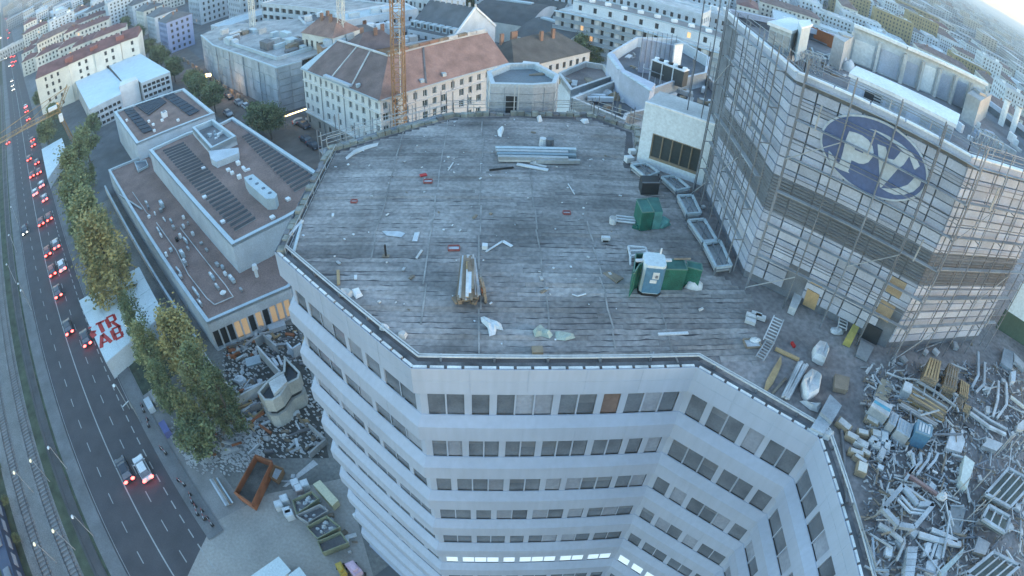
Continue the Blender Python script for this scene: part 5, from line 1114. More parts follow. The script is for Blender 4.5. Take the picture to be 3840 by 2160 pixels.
for i in range(34):
    x, y = random.choice(((random.uniform(1650, 2000), random.uniform(330, 560)), (random.uniform(1900, 2200), random.uniform(300, 600)), (random.uniform(540, 900), random.uniform(150, 380)), (random.uniform(1200, 1500), random.uniform(-20, 160)), (random.uniform(1000, 1250), random.uniform(540, 680))))
    p = Z3(x, y, CZ - .5); mk_, nk_ = random.choice(((CONCL, 'pale concrete'), (CLOTH, 'white'), (TAND, 'brown timber'), (STEEL, 'grey steel'), (CONC, 'dark grey'), (CARD, 'tan'))); tk_ = random.choice(('at the left', 'in the middle', 'by the tower')) if 0 else ('at the left' if p.x < 9 else 'in the middle' if p.x < 13 else 'at the right'); tag(MB().box((p.x, p.y, CZ - 1.0), random.uniform(.5, 2.4), random.uniform(.2, .9), random.uniform(.15, .7), random.uniform(0, 3)).build('stored_part', mk_), '%s building part lying %s of the terraces behind the deck' % (nk_, tk_), 'building part', 'loose parts on the rear terraces')
for i in range(9):
    x, y = random.uniform(1900, 2250), random.uniform(100, 500); p = Z3(x, y, CZ); MB_ = MB().bar((p.x, p.y, CZ - 1), (p.x, p.y, CZ + random.uniform(2, 4.5)), .07); tag(MB_.build('scaffold_pole', STEELD), 'upright scaffold pole on the cluttered terrace left of the tower', 'pole', 'upright poles on the rear terraces')
# screens right in the back
q = Z5(1190, 530, CZ + 4), Z5(1640, 620, CZ + 3.6)
t = thing('panel_screen', 'tall grey panel screen with scaffold top behind the coolers', 'screen', tuple(q[0])); MB().hexa([(q[0].x, q[0].y, CZ - 1), (q[1].x, q[1].y, CZ - 1), (q[1].x, q[1].y + .3, CZ - 1), (q[0].x, q[0].y + .3, CZ - 1)], [q[0], q[1], q[1] + Vector((0, .3, 0)), q[0] + Vector((0, .3, 0))]).build('screen', PANM[0], t)
for k in range(8): p = q[0].lerp(q[1], k / 7); MB().bar((p.x, p.y - .1, CZ), (p.x, p.y - .1, CZ + 5.2), .06).build('post', STEELD, t)
q = Z5(1640, 610, CZ + 4), Z5(1750, 600, CZ + 4); t = thing('white_panel_stack', 'upright white panel box beside the grey screen', 'panel', tuple(q[0])); MB().hexa([(q[0].x, q[0].y, CZ - 1), (q[1].x, q[1].y, CZ - 1), (q[1].x, q[1].y + .6, CZ - 1), (q[0].x, q[0].y + .6, CZ - 1)], [q[0], q[1], q[1] + Vector((0, .6, 0)), q[0] + Vector((0, .6, 0))]).build('box', WHITE2, t); MB().bar(q[0] + Vector((0, -.05, .1)), q[1] + Vector((0, -.05, .1)), .2, .1).build('cap', ZINC, t)
# ================================================================ CRANES
def mast(name, label, base, top, w, m, sec=2.6, bar=.16, z0=0, grp=None):
    t = thing(name, label, 'tower crane', (base.x, base.y, z0), 0, grp); H = top; k = int(H / sec)
    C = [(-w / 2, -w / 2), (w / 2, -w / 2), (w / 2, w / 2), (-w / 2, w / 2)]; saved = WM[t.name]; WM[t.name] = Matrix.Identity(4)
    for x, y in C: MB().bar((x, y, 0), (x, y, H), bar * 1.3).build('corner_leg', m, t)
    for i in range(k):
        z = i * H / k; z1 = (i + 1) * H / k
        b = MB()
        for j in range(4):
            (x0, y0), (x1, y1) = C[j], C[(j + 1) % 4]; b.bar((x0, y0, z), (x1, y1, z), bar * .7); b.bar((x0, y0, z), (x1, y1, z1) if i % 2 else (x1, y1, z1), bar * .6) if i % 2 else b.bar((x1, y1, z), (x0, y0, z1), bar * .6)
        b.build('lattice_section', m, t, kind='stuff')
    MB().bar((w * .15, 0, 0), (w * .15, 0, H), .3, .12).build('ladder', WSTEEL, t)
    WM[t.name] = saved; return t
cb = at(1508, 620, 0); mast('tower_crane', 'orange lattice crane mast rising in front of the orange roofed building', cb, 66, 2.1, ORSTEEL, 1.9, .17)
cb = V2([at(948, 280, 13)])[0]
w1 = at(1283, 160, 14); mast('tower_crane', 'slim white crane mast between the sheeted building and the orange roof', w1, 70, 1.5, WSTEEL, 1.6, .14, 0)
w2 = at(948, 95, 13); mast('tower_crane', 'slim white crane mast standing behind the sheeted building', w2, 60, 1.5, WSTEEL, 1.6, .14, 0)
# yellow crane at left: mast base near trees and jibs over the road
YS = mat('ochre_crane_steel', (.30, .20, .09), .6, var=.2)
yc = thing('tower_crane', 'small ochre tower crane with long jib reaching over the road at left', 'tower crane', tuple(at(270, 640, 0)))
jb0, jb1 = at(-60, 570, 26), at(215, 410, 24); hd = at(220, 420, 24); tp = at(255, 325, 27)
def latt(a, c, w, k, nm, m, bar=.1):
    a, c = Vector(a), Vector(c); d = (c - a); s = d.cross(Vector((0, 0, 1))).normalized() * w / 2; upv = s.cross(d).normalized() * w
    if upv.z < 0: upv = -upv
    b = MB(); b.bar(a + s, c + s, bar); b.bar(a - s, c - s, bar); b.bar(a + upv, c + upv, bar)
    for i in range(k):
        p, q = a.lerp(c, i / k), a.lerp(c, (i + 1) / k); b.bar(p + s, q - s, bar * .6); b.bar(p - s, p + s, bar * .6); b.bar(p + s, p.lerp(q, .5) + upv, bar * .6); b.bar(p.lerp(q, .5) + upv, q - s, bar * .6)
    b.build(nm, m, yc, kind='stuff')
latt(jb0, hd, .9, 24, 'jib', YS); latt(hd, tp, .8, 6, 'tower_head', YS, .12)
foot = at(290, 560, 8); latt(hd, foot, .9, 12, 'mast', YS, .13)
MB().bar(at(0, 500, 26), tp, .12).build('tie_rod', YS, yc); MB().bar(at(60, 505, 26), tp + Vector((0, 0, .3)), .1).build('tie_rod', YS, yc)
MB().bar(at(182, 415, 24.4), at(213, 400, 24.4), 1.1, .9).build('counterweight', WHITE2, yc); MB().box(tuple(at(232, 455, 22)), .8, .8, 1.8, .4).build('cab', WHITE2, yc)
# ================================================================ TREES
def leaf_mat(name, c):
    m = mat(name, c, .9, var=.45, scale=2.2, fine=.35, spec=.2); return m
LV = [leaf_mat('foliage_green', (.19, .225, .12)), leaf_mat('foliage_dark', (.12, .155, .095)), leaf_mat('foliage_yellow', (.38, .33, .15)), leaf_mat('foliage_olive', (.25, .255, .13))]
def tree_mesh(h, r, n, kind, seed, leaf=.3, mix=(0, 1)):
    rnd = random.Random(seed); tr = MB(); cr = MB()
    tr.cyl((0, 0, 0), (0, 0, h * .45), h * .014 + .08, h * .009 + .05, 7); tr.cyl((0, 0, h * .45), (0, 0, h * .9), h * .009 + .05, .03, 6)
    cl = []
    for i in range(46 if kind == 'column' else 34):
        if kind == 'column':
            t_ = rnd.uniform(.12, 1); rr = r * (math.sin(math.pi * min(1, (t_ * .86 + .12))) ** .6); a = rnd.uniform(0, 6.28); q = rr * math.sqrt(rnd.random())
            c = Vector((q * math.cos(a), q * math.sin(a), h * t_ * .95)); s = rnd.uniform(.16, .42) * r; sz = s * 2.3
        else:
            a = rnd.uniform(0, 6.28); v = rnd.uniform(-.7, 1); q = r * math.sqrt(max(0, 1 - v * v)) * rnd.uniform(.4, .9)
            c = Vector((q * math.cos(a), q * math.sin(a), h * .62 + h * .34 * v)); s = rnd.uniform(.26, .45) * r; sz = s * .8
        cl.append((c, s, sz)); 
        if i % 3 == 0: tr.cyl((0, 0, min(c.z * .7, h * .8)), c, .07, .02, 4)
    for i in range(n):
        c, s, sz = rnd.choice(cl); g = Vector((rnd.gauss(0, .5) * s, rnd.gauss(0, .5) * s, rnd.gauss(0, .5) * sz)); p = c + g
        if p.z < h * .06: p.z = h * .06
        a = Vector((rnd.gauss(0, 1), rnd.gauss(0, 1), rnd.gauss(0, .7))).normalized(); b_ = a.cross(Vector((rnd.gauss(0, 1), rnd.gauss(0, 1), rnd.gauss(0, 1)))).normalized(); l = leaf * rnd.uniform(.6, 1.3)
        cr.cur = mix[0] if (hash((round(c.x, 2), round(c.z, 2))) % 3) else mix[1]
        cr.add([p - a * l, p + b_ * l * .6, p + a * l, p - b_ * l * .6], [(0, 1, 2, 3)])
    return tr.data('trunk', BARK), cr.data('crown', LV)
TM = {}
def tree_proto(key, *a, **k):
    TM[key] = tree_mesh(*a, **k)
tree_proto('pop0', 13.5, 2.3, 5200, 'column', 1, .19, (0, 1)); tree_proto('pop1', 15, 2.6, 6000, 'column', 2, .21, (3, 0)); tree_proto('pop2', 13, 2.6, 5400, 'column', 3, .21, (2, 3))
tree_proto('rnd0', 8.5, 3.6, 6500, 'round', 4, .27, (0, 1)); tree_proto('rnd1', 8, 3.4, 6500, 'round', 5, .27, (1, 0)); tree_proto('rnd2', 8, 3.3, 6500, 'round', 6, .27, (3, 0)); tree_proto('far', 9, 5, 1500, 'round', 7, .6, (1, 0))
def tree(key, p, s, label, group=None, name='tree', rz=None, z=0):
    t = thing(name, label, 'tree', (p.x, p.y, z), random.uniform(0, 6) if rz is None else rz, group); t.scale = (s, s, s) if not isinstance(s, tuple) else s
    for me, nm in zip(TM[key], ('trunk', 'crown')): o = bpy.data.objects.new(nm, me); col.objects.link(o); o.parent = t
    return t
def crown_tree(key, cx, cy, h, s, label, group=None, name='tree', hfrac=.55):
    p = at(cx, cy, h * s * hfrac); return tree(key, Vector((p.x, p.y, 0)), s, label, group, name)
G1 = 'tall trees along the long hall'
for key, cx, cy, h, s, lab in (
 ('pop1', 350, 880, 15, 1.25, 'yellowish green tall tree, third along the road from the white banner hut'), ('pop2', 395, 960, 13, 1.45, 'broad olive yellow tree just beyond the white banner hut'), ('pop0', 300, 770, 13.5, 1.35, 'green tall tree beside the road beyond the olive one'), ('pop1', 275, 690, 15, 1.2, 'yellow tinged tall tree beside the small white hut roof'), ('pop0', 300, 600, 13.5, 1.1, 'dark green tree right of the small white hut roof'),
 ('pop0', 505, 1190, 13.5, .85, 'slim green tree in front of the banner hut'), ('pop1', 555, 1330, 15, .78, 'green tree between the banner hut and the yellow crowned tree'), ('pop2', 670, 1290, 13, 1.05, 'tree with a bright yellow crown near the end of the long hall'), ('pop1', 750, 1410, 15, .85, 'big green tree right of the yellow crowned tree'), ('pop0', 830, 1490, 13.5, .85, 'dark green tree nearest to the curved concrete building'), ('pop1', 710, 1560, 15, .68, 'broad green tree above the rubble at the end of the row'), ('rnd1', 735, 1640, 8, .78, 'dark green round tree at the lower end of the row'), ('pop0', 600, 1440, 13.5, .7, 'low green tree by the pavement near the parked cars')):
    t_ = crown_tree(key, cx, cy, h, s, lab, G1); t_.scale = (s * (1.3 if cy < 1000 else 1.08), s * (1.3 if cy < 1000 else 1.08), s)
G2 = 'trees behind the road near the white roofed building'
for key, cx, cy, h, s, lab in (('rnd0', 320, 540, 8.5, 1.2, 'dark tree between the small white hut and the solar roof'), ('rnd1', 175, 500, 8, 1.1, 'dark tree left of the ochre crane mast'), ('rnd1', 350, 470, 8, .9, 'dark tree below the white roofed building'), ('rnd0', 150, 370, 8.5, .9, 'green tree at the foot of the white apartment row'), ('rnd1', 200, 430, 8, 1.0, 'dark tree at the corner of the white apartment row')):
    crown_tree(key, cx, cy, h, s, lab, G2)
G3 = 'street trees along the lamp lit side street'
for i, (key, cx, cy, s, lab) in enumerate((('rnd0', 1010, 460, 1.0, 'dark brownish street tree beside the roof edge of the long hall'), ('rnd1', 960, 440, .9, 'dark street tree left of the brownish one'), ('rnd0', 800, 370, 1.0, 'street tree beside the solar roof building, lowest of its group'), ('rnd1', 740, 330, 1.05, 'street tree beside the solar roof building, middle of its group'), ('rnd2', 720, 300, .9, 'paler street tree beside the solar roof building'), ('rnd1', 650, 260, 1.1, 'dark street tree right of the white roofs'), ('rnd0', 600, 215, 1.1, 'dark street tree beside the narrow blue house'), ('rnd1', 560, 180, 1.0, 'dark street tree at the end of the white apartment row'), ('rnd0', 520, 130, 1.1, 'dark street tree beyond the apartment row'), ('rnd1', 470, 90, 1.1, 'dark street tree near the red dormers'), ('rnd0', 430, 60, 1.1, 'dark street tree in the far avenue, lower one'), ('rnd1', 390, 30, 1.2, 'dark street tree in the far avenue, upper one'), ('rnd1', 230, 135, 1.0, 'dark courtyard tree among the red roofed houses'), ('rnd0', 245, 165, .8, 'smaller courtyard tree among the red roofed houses'), ('rnd1', 1165, 85, 1.3, 'tall dark tree beside the window band building'), ('rnd0', 2180, 190, 1.2, 'dark tree at the foot of the balcony block'), ('rnd1', 2230, 215, .9, 'small dark tree at the foot of the balcony block'), ('rnd2', 1700, 5, 1.6, 'green tree between the two pale slabs at the top'), ('rnd0', 1760, 15, 1.5, 'dark green tree left of the arched halls'), ('rnd2', 1660, 10, 1.4, 'green tree behind the slate roof at the top'))):
    crown_tree(key, cx, cy, 8, s, lab, G3 if i < 12 else None)
for k, (s_, off_) in enumerate(((40, -21.2), (31, -21.0), (22, -20.9), (14, -20.8), (7, -20.8), (0, -20.7), (-9, -20.7))):
    p = rd(s_, off_); tree('rnd1', Vector(p), .22, 'low dark shrub between the railway track and the train, number %s from the corner' % ('one two three four five six seven'.split()[k]), 'shrubs along the outer railway track', 'shrub')
# ================================================================ VEHICLES
def car_proto(paint, lights, label):
    t = thing('car', label, 'car', (0, 0, 0)); b = MB(); W = .86
    prof = [(-2.15, .35), (-2.15, .75), (-2.0, .9), (-1.1, 1.0), (1.3, .95), (1.95, .82), (2.12, .62), (2.12, .35)]
    k = len(prof); L_ = [(x, -W + (.06 if z > .8 else 0), z) for x, z in prof]; R_ = [(x, W - (.06 if z > .8 else 0), z) for x, z in prof]
    b.add(L_ + R_, [tuple(range(k)), tuple(range(2 * k - 1, k - 1, -1))] + [(i, k + i, k + (i + 1) % k, (i + 1) % k) for i in range(k)]); b.build('body', paint, t, local=True)
    g = MB().hexa([(-1.85, -.76, .97), (1.0, -.76, .97), (1.0, .76, .97), (-1.85, .76, .97)], [(-1.35, -.6, 1.4), (.35, -.6, 1.4), (.35, .6, 1.4), (-1.35, .6, 1.4)]); g.build('glasshouse', GLASS, t, local=True)
    MB().hexa([(-1.3, -.59, 1.402), (.28, -.59, 1.402), (.28, .59, 1.402), (-1.3, .59, 1.402)], [(-1.2, -.54, 1.46), (.2, -.54, 1.46), (.2, .54, 1.46), (-1.2, .54, 1.46)]).build('roof', paint, t, local=True)
    for x in (-1.35, 1.3):
        for s in (-1, 1): MB().cyl((x, s * .66, .32), (x, s * .88, .32), .32, n=12).build('wheel', BLACK, t, local=True)
    for s in (-1, 1):
        MB().blob((-2.16, s * .62, .72), .2, .34, .22, jit=0, base=False).build('tail_light', TAIL if lights == 'tail' else RED, t, local=True)
        MB().blob((2.1, s * .62, .62), .12, .24, .15, jit=0, base=False).build('headlight', HEADL if lights == 'head' else GLASSB, t, local=True)
        MB().box((.75, s * .92, .92), .12, .16, .12).build('mirror', paint, t, local=True)
    return t
PW_ = mat('white_car_paint', (.68, .70, .72), .3, var=.05); PD = mat('dark_car_paint', (.03, .04, .06), .3, var=.1); PS = mat('silver_car_paint', (.38, .40, .42), .3, .3, var=.1); PR = mat('red_car_paint', (.22, .04, .035), .35, var=.1)
ANG = math.atan2(-RD.y, -RD.x)
protos = {}
def car(paint, lights, s, off_, label, group='cars on the main road', rz=None, loc=None):
    key = (paint.name, lights)
    loc = loc or rd(s, off_, .005); rz = (ANG if lights == 'tail' else ANG + math.pi) if rz is None else rz
    if key not in protos: t = car_proto(paint, lights, label); protos[key] = t; t.location = loc; t.rotation_euler = (0, 0, rz); t['group'] = group; KIDS[t.name] = list(t.children)
    else: copy_tree(protos[key], loc, rz, label, group)
def so(x, y): p = at(x, y, .7); q = p - RM; s = q.dot(Vector((RD.x, RD.y, 0))); return s, q.dot(Vector((RN.x, RN.y, 0))) - bend(s)
for (x, y), paint, lights, lab in (((532, 1753), PW_, 'tail', 'white car in the right lane near the bottom of the road'), ((462, 1760), PD, 'tail', 'dark car beside the white car near the bottom of the road'),
 ((255, 1222), PD, 'tail', 'dark braking car by the lower corner of the banner hut, middle lane'), ((318, 1265), PD, 'tail', 'dark braking car beside the banner hut, outer lane'), ((222, 1085), PD, 'tail', 'single dark red lit car beyond the banner hut'), ((196, 1010), PR, 'tail', 'red lit car left of the white one in the queue, lowest pair'), ((235, 990), PW_, 'tail', 'white car in the lowest pair of the traffic queue'), ((178, 938), PR, 'tail', 'dark red car, left one of the second pair of the queue'), ((208, 912), PS, 'tail', 'silver car, right one of the second pair of the queue'), ((153, 828), PR, 'tail', 'dim red car, left one of the third pair of the queue'), ((183, 810), PR, 'tail', 'red lit car, right one of the third pair of the queue'), ((168, 738), PS, 'tail', 'silver car with red lights level with the yellow tree tops'), ((135, 715), PW_, 'tail', 'white car without a neighbour level with the small hut'), ((152, 690), PW_, 'tail', 'white car braking beside the small white hut'),
 ((120, 652), PR, 'tail', 'left car of the bright pair at the small white hut'), ((145, 640), PR, 'tail', 'right car of the bright pair at the small white hut'), ((138, 604), PD, 'tail', 'dark car with red light above the bright pair'), ((110, 590), PR, 'tail', 'dark red car left in the queue above the small hut'), ((108, 528), PR, 'tail', 'red lit car, left of the pair by the ochre crane jib'), ((130, 536), PR, 'tail', 'red lit car, right of the pair by the ochre crane jib'), ((107, 443), PR, 'tail', 'single red lit car above the ochre crane jib'), ((93, 418), PR, 'tail', 'red lit car left in the pair below the white van'), ((97, 397), PW_, 'tail', 'white van like car above the red pair'), ((30, 531), PR, 'tail', 'red lit car alone in the left lanes under the crane jib')):
    s, o_ = so(x, y); 
    if lights == 'tail' and (x, y) != (30, 531): o_ = 1.15 if o_ < 2.2 else 3.75 if o_ < 5 else 5.9
    car(paint, lights, s, o_, lab)
for (x, y), lab in (((97, 857), 'oncoming car with white headlights opposite the third queue pair'), ((60, 328), 'oncoming car with greenish white lights, nearer of the two by the apartments'), ((60, 292), 'oncoming car with warm lights beside the apartment row'), ((32, 247), 'oncoming car with white lights near the far junction'), ((20, 218), 'oncoming car with white lights at the far junction'), ((90, 395 - 100), 'oncoming car level with the stepped white houses')):
    s, o_ = so(x, y); car(PD, 'head', s, -1.4 if o_ > -2.6 else -4.0, lab)
for k in range(16):
    x, y = [(65, 180), (72, 195), (62, 205), (70, 222), (66, 235), (58, 168), (50, 160), (75, 215), (52, 130), (40, 120), (30, 95), (22, 70), (10, 50), (38, 105), (28, 110), (15, 60)][k]
    s, o_ = so(x, y); car(PR, 'tail', s, random.choice((1.1, 3.7, 1.1)), 'red lit car packed in the distant tail light cluster of the main road', 'cars in the distant tail light cluster')
# parked along side street
for i, (x, y) in enumerate(((860, 362), (895, 385), (925, 400), (1150, 525), (1175, 545), (1130, 455), (1140, 470), (880, 318), (850, 300), (855, 425), (780, 290))):
    p = at(x, y, .5); paint = (PD, PS, PW_, PD, PD, PS, PD, PW_, PD, PS, PD)[i]
    car(paint, 'off', 0, 0, '%s car parked on the side street, number %s from the near end' % (('dark', 'silver', 'white', 'dark', 'dark', 'silver', 'dark', 'white', 'dark', 'silver', 'dark')[i], 'one two three four five six seven eight nine ten eleven'.split()[i]), 'cars parked on the side street', rz=-.75 + (.0 if i != 5 else 1.2), loc=(p.x, p.y, .02))
# street lamps on the verges
def lamp(s, off_, lab, on=True, h=6.5, arm=1.2, side=1, group='lamps along the railway and road'):
    t = thing('street_lamp', lab, 'street lamp', rd(s, off_, 0), ANG, group); MB().cyl((0, 0, 0), (0, 0, h), .09, .06, 6).build('pole', STEEL, t, local=True); MB().bar((0, 0, h), (0, side * arm, h + .2), .07).build('arm', STEEL, t, local=True); MB().blob((0, side * arm, h + .05), .34, .22, .16, jit=0, base=False).build('lantern', WHITE2 if not on else LAMPD, t, local=True)
def lamp_px(x, y, h, lab, on, side=1):
    p = at(x, y, h) - RM; s = p.dot(RD); o_ = p.dot(RN); lamp(s, o_ - bend(s) - side * 1.2 * -1 * 0, lab, on, h, .3, side)
for x, y, lab, on in ((187, 1676, 'pole lamp beside the tram track, lower of the pair with long arms', False), (278, 1935, 'pole lamp beside the tram track near the bottom edge', False), (44, 775, 'small lamp left of the road opposite the yellow trees', False), (36, 880, 'small lamp by the rails level with the oncoming car', False), (28, 990, 'small lamp by the rails level with the hut top', False), (72, 1062, 'lamp with arm by the railway level with the banner hut', False), (82, 1087, 'second lamp head just below the armed lamp', False), (120, 1725, 'globe light on the path between tracks, upper', True), (58, 1770, 'globe light beside the outer track, upper', True), (205, 1988, 'globe light on the path between tracks, lower', True), (135, 2038, 'globe light beside the outer track, lower', True), (480, 1218, 'warm lamp shining through the trees above the banner hut', True), (434, 1443, 'pavement lamp by the site fence', False)):
    lamp_px(x, y, 5, lab, on)
# ================================================================ FAR CITY
def city_proto(L, W, H, wm, rm, rh, rows, seed):
    random.seed(seed); t = gable('city_block', 'x', 'building', (0, 0), L, W, H, 0, wm, rm, rh, rows, chim=2, nw=None, lit=.008); return t
CP = []
OCH = mat('ochre_facade', (.30, .25, .14), .85, var=.12)
specs = [(26, 12, 14, PLASTERB, CONCL, 0, 5), (34, 12, 16, PLASTER, TILED, 3, 5), (20, 14, 18, PLASTERB, SLATE, 2.5, 6), (44, 12, 12, PLASTERB, ZINC, 0, 4), (18, 16, 24, PLASTERB, CONC, 0, 8), (30, 12, 22, OCH, CONC, 0, 7), (24, 12, 15, PLASTER, mat('dark_red_roof', (.16, .085, .085)), 3, 5), (60, 14, 20, PLASTERB, CONCL, 0, 6)]
for i, sp_ in enumerate(specs): CP.append(city_proto(*sp_, seed=100 + i))
random.seed(11)
for t in CP: KIDS[t.name] = list(t.children)
def in_view(x, y):
    az = math.degrees(math.atan2(x, y)); return -56 < az < 68
HERO = [(Vector((-160, 185)), 75), (Vector((-110, 125)), 55), (Vector((-75, 160)), 60), (Vector((-30, 140)), 65), (Vector((-20, 190)), 60), (Vector((15, 150)), 70), (Vector((60, 190)), 75), (Vector((100, 190)), 60), (Vector((60, 240)), 45), (Vector((20, 60)), 60), (Vector((-60, 210)), 50), (Vector((-200, 250)), 60), (Vector((40, 100)), 50), (Vector((30, 225)), 55), (Vector((0, 240)), 30)]
def ok(x, y, pad=0):
    v = Vector((x, y)); 
    for c, r in HERO:
        if (v - c).length < r * .8 + pad: return False
    q = Vector((x, y, 0)) - RM; s = q.dot(RD); o_ = q.dot(RN) - bend(s)
    if -28 < o_ < 22 and s < 100: return False
    st_ = abs((Vector((x, y)) - Vector((O(455, 165).x, O(455, 165).y))).dot(Vector((.66, .75)))) 
    return True
words_d = ['nearer', 'middle', 'farther']; placed = []; cnt = 0
kindn = ['pale flat roofed block', 'cream block with brown roof', 'grey blue block with slate roof', 'long low pale block', 'tall pale tower block', 'ochre block', 'cream block with dark red roof', 'long pale slab']
cands = []
for ring in range(120):
    r = 215 * 1.033 ** ring
    if r > 1500: break
    k = int(math.radians(124) * r / (30 if r < 600 else 38))
    for j in range(k):
        az = math.radians(-56 + 124 * (j + random.random() * .5) / k); x, y = r * math.sin(az), r * math.cos(az); cands.append((r, x, y, az))
for r, x, y, az in cands:
    if not ok(x, y): continue
    if any((x - a) ** 2 + (y - b_) ** 2 < (24 + r * .004) ** 2 for a, b_ in placed): continue
    placed.append((x, y))
stuff = []
placed.sort(key=lambda p: p[0] ** 2 + p[1] ** 2)
for i, (x, y) in enumerate(placed):
    r = math.hypot(x, y); az = math.degrees(math.atan2(x, y)); ang = random.choice((-.71, .86)) if az < 12 else random.choice((-.35, 1.22)); ang += random.uniform(-.06, .06)
    w_ = [3, 3, 2, 3, 1.2, 1.4 if 28 < az < 50 and 300 < r < 560 else .2, 2.4 if az < 0 else .6, 1.5 if r > 260 else 0]; ti = random.choices(range(8), w_)[0]
    if i < 296:
        side = 'far left' if az < -35 else 'left' if az < -12 else 'centre' if az < 12 else 'right' if az < 38 else 'far right'
        dist = 'nearest' if r < 300 else 'middle' if r < 480 else 'outer'
        lab = '%s in the %s city belt, %s' % (kindn[ti], dist, side)
        o = copy_tree(CP[ti], (x, y, 0), ang, lab, 'city blocks, %s belt %s' % (dist, side), scale=(random.uniform(.8, 1.15), random.uniform(.85, 1.15), random.uniform(.7, 1.05)))
    else: stuff.append((x, y, ang, ti))
for t in CP:
    for c in list(t.children):
        for g_ in list(c.children): bpy.data.objects.remove(g_)
        bpy.data.objects.remove(c)
    bpy.data.objects.remove(t)
# farther city as masses with a fine window pattern
def winmat(name, c, dark):
    m = bpy.data.materials.new(name); m.use_nodes = True; n = m.node_tree; b = n.nodes['Principled BSDF']; b.inputs['Roughness'].default_value = .85
    geo = n.nodes.new('ShaderNodeNewGeometry'); sep = n.nodes.new('ShaderNodeSeparateXYZ'); n.links.new(geo.outputs['Position'], sep.inputs[0])
    def mth(op, a, b_=None):
        x = n.nodes.new('ShaderNodeMath'); x.operation = op
        for k, v in ((0, a), (1, b_)):
            if v is None: continue
            if isinstance(v, (int, float)): x.inputs[k].default_value = v
            else: n.links.new(v, x.inputs[k])
        return x.outputs[0]
    u = mth('ADD', sep.outputs[0], mth('MULTIPLY', sep.outputs[1], .73)); fu = mth('FRACT', mth('DIVIDE', u, 3.1)); fz = mth('FRACT', mth('DIVIDE', sep.outputs[2], 3.0))
    msk = mth('MULTIPLY', mth('LESS_THAN', fu, .45), mth('LESS_THAN', mth('ABSOLUTE', mth('SUBTRACT', fz, .5)), .27)); sn = n.nodes.new('ShaderNodeSeparateXYZ'); n.links.new(geo.outputs['Normal'], sn.inputs[0]); msk = mth('MULTIPLY', msk, mth('LESS_THAN', sn.outputs[2], .5))
    mx = n.nodes.new('ShaderNodeMix'); mx.data_type = 'RGBA'; mx.inputs[6].default_value = (*c, 1); mx.inputs[7].default_value = (*dark, 1); n.links.new(msk, mx.inputs[0]); n.links.new(mx.outputs[2], b.inputs['Base Color']); return m
WMs = [winmat('far_pale_facade', (.42, .44, .46), (.10, .11, .12)), winmat('far_cream_facade', (.40, .37, .33), (.10, .10, .10)), winmat('far_ochre_facade', (.26, .21, .12), (.09, .08, .06)), winmat('far_red_roofs', (.20, .13, .11), (.10, .08, .08)), winmat('far_grey', (.28, .30, .33), (.1, .11, .12))]
mbf = MB()
for x, y, ang, ti in stuff:
    L, W, H = specs[ti][:3]; mbf.cur = random.choices(range(5), (5, 3, .6, 1.2, 3))[0]; mbf.box((x, y, 0), L * random.uniform(.8, 1.3), W * random.uniform(.9, 1.6), H * random.uniform(.7, 1.1), ang)
r = 1500
while r < 9000:
    k = int(math.radians(124) * r / (38 + (r - 1500) * .04))
    for j in range(k):
        az = math.radians(-56 + 124 * (j + random.random()) / k); rr = r * random.uniform(.97, 1.03); x, y = rr * math.sin(az), rr * math.cos(az)
        if az < math.radians(20) and r > 3500 and az > math.radians(-45): continue
        q = Vector((x, y, 0)) - RM
        if abs(q.dot(RN) - bend(q.dot(RD))) < 25: continue
        mbf.cur = random.choices(range(5), (5, 3, .4, 1.2, 3))[0]; s_ = 1 + (r - 1500) / 3500
        mbf.box((x, y, 0), random.uniform(14, 42) * s_, random.uniform(11, 18) * s_, random.uniform(9, 22) * (1 + .3 * (random.random() > .93)), random.choice((-.35, 1.22)) + random.uniform(-.1, .1))
    r *= 1.022 + (r - 1500) * 2e-6
o = mbf.build('distant_city', WMs, origin=(0, 0, 0)); tag(o, 'hazy mass of distant pale city blocks reaching the horizon', 'city', kind='stuff')
# far treetops between blocks
tf = MB()
for i in range(900):
    r = random.uniform(230, 1800) if i % 2 else random.uniform(800, 3500); az = math.radians(random.uniform(-56, 66)); x, y = r * math.sin(az), r * math.cos(az)
    if not ok(x, y, 4): continue
    s_ = random.uniform(.7, 1.6) * (1 + r / 2500); tf.cur = random.choice((0, 1, 1, 3)) if random.random() < .9 else 2
    for j in range(26):
        c = Vector((x + random.gauss(0, 3.2) * s_, y + random.gauss(0, 3.2) * s_, 5 + random.gauss(0, 1.8))); a = Vector((random.gauss(0, 1), random.gauss(0, 1), random.gauss(0, 1))).normalized() * 1.7 * s_; b_ = a.cross(Vector((random.gauss(0, 1), random.gauss(0, 1), 1))).normalized() * 1.2 * s_
        tf.add([c - a, c + b_, c + a, c - b_], [(0, 1, 2, 3)])
o = tf.build('distant_trees', LV, origin=(0, 0, 0)); tag(o, 'scattered dark treetops between the distant city blocks', 'trees', kind='stuff')
# low hills on the horizon
hm = MB(); k = 60
for i in range(k):
    a0, a1 = math.radians(-60 + 130 * i / k), math.radians(-60 + 130 * (i + 1) / k); h0, h1 = (60 + 50 * math.sin(a0 * 5) + 20 * math.sin(a0 * 17)), (60 + 50 * math.sin(a1 * 5) + 20 * math.sin(a1 * 17))
    P = lambda a, r_, z: (r_ * math.sin(a), r_ * math.cos(a), z); hm.quad(P(a0, 9500, -5), P(a1, 9500, -5), P(a1, 12000, h1), P(a0, 12000, h0))
struct(hm, 'hills', mat('hill_woods', (.07, .09, .08), .95, var=.3, scale=.01))
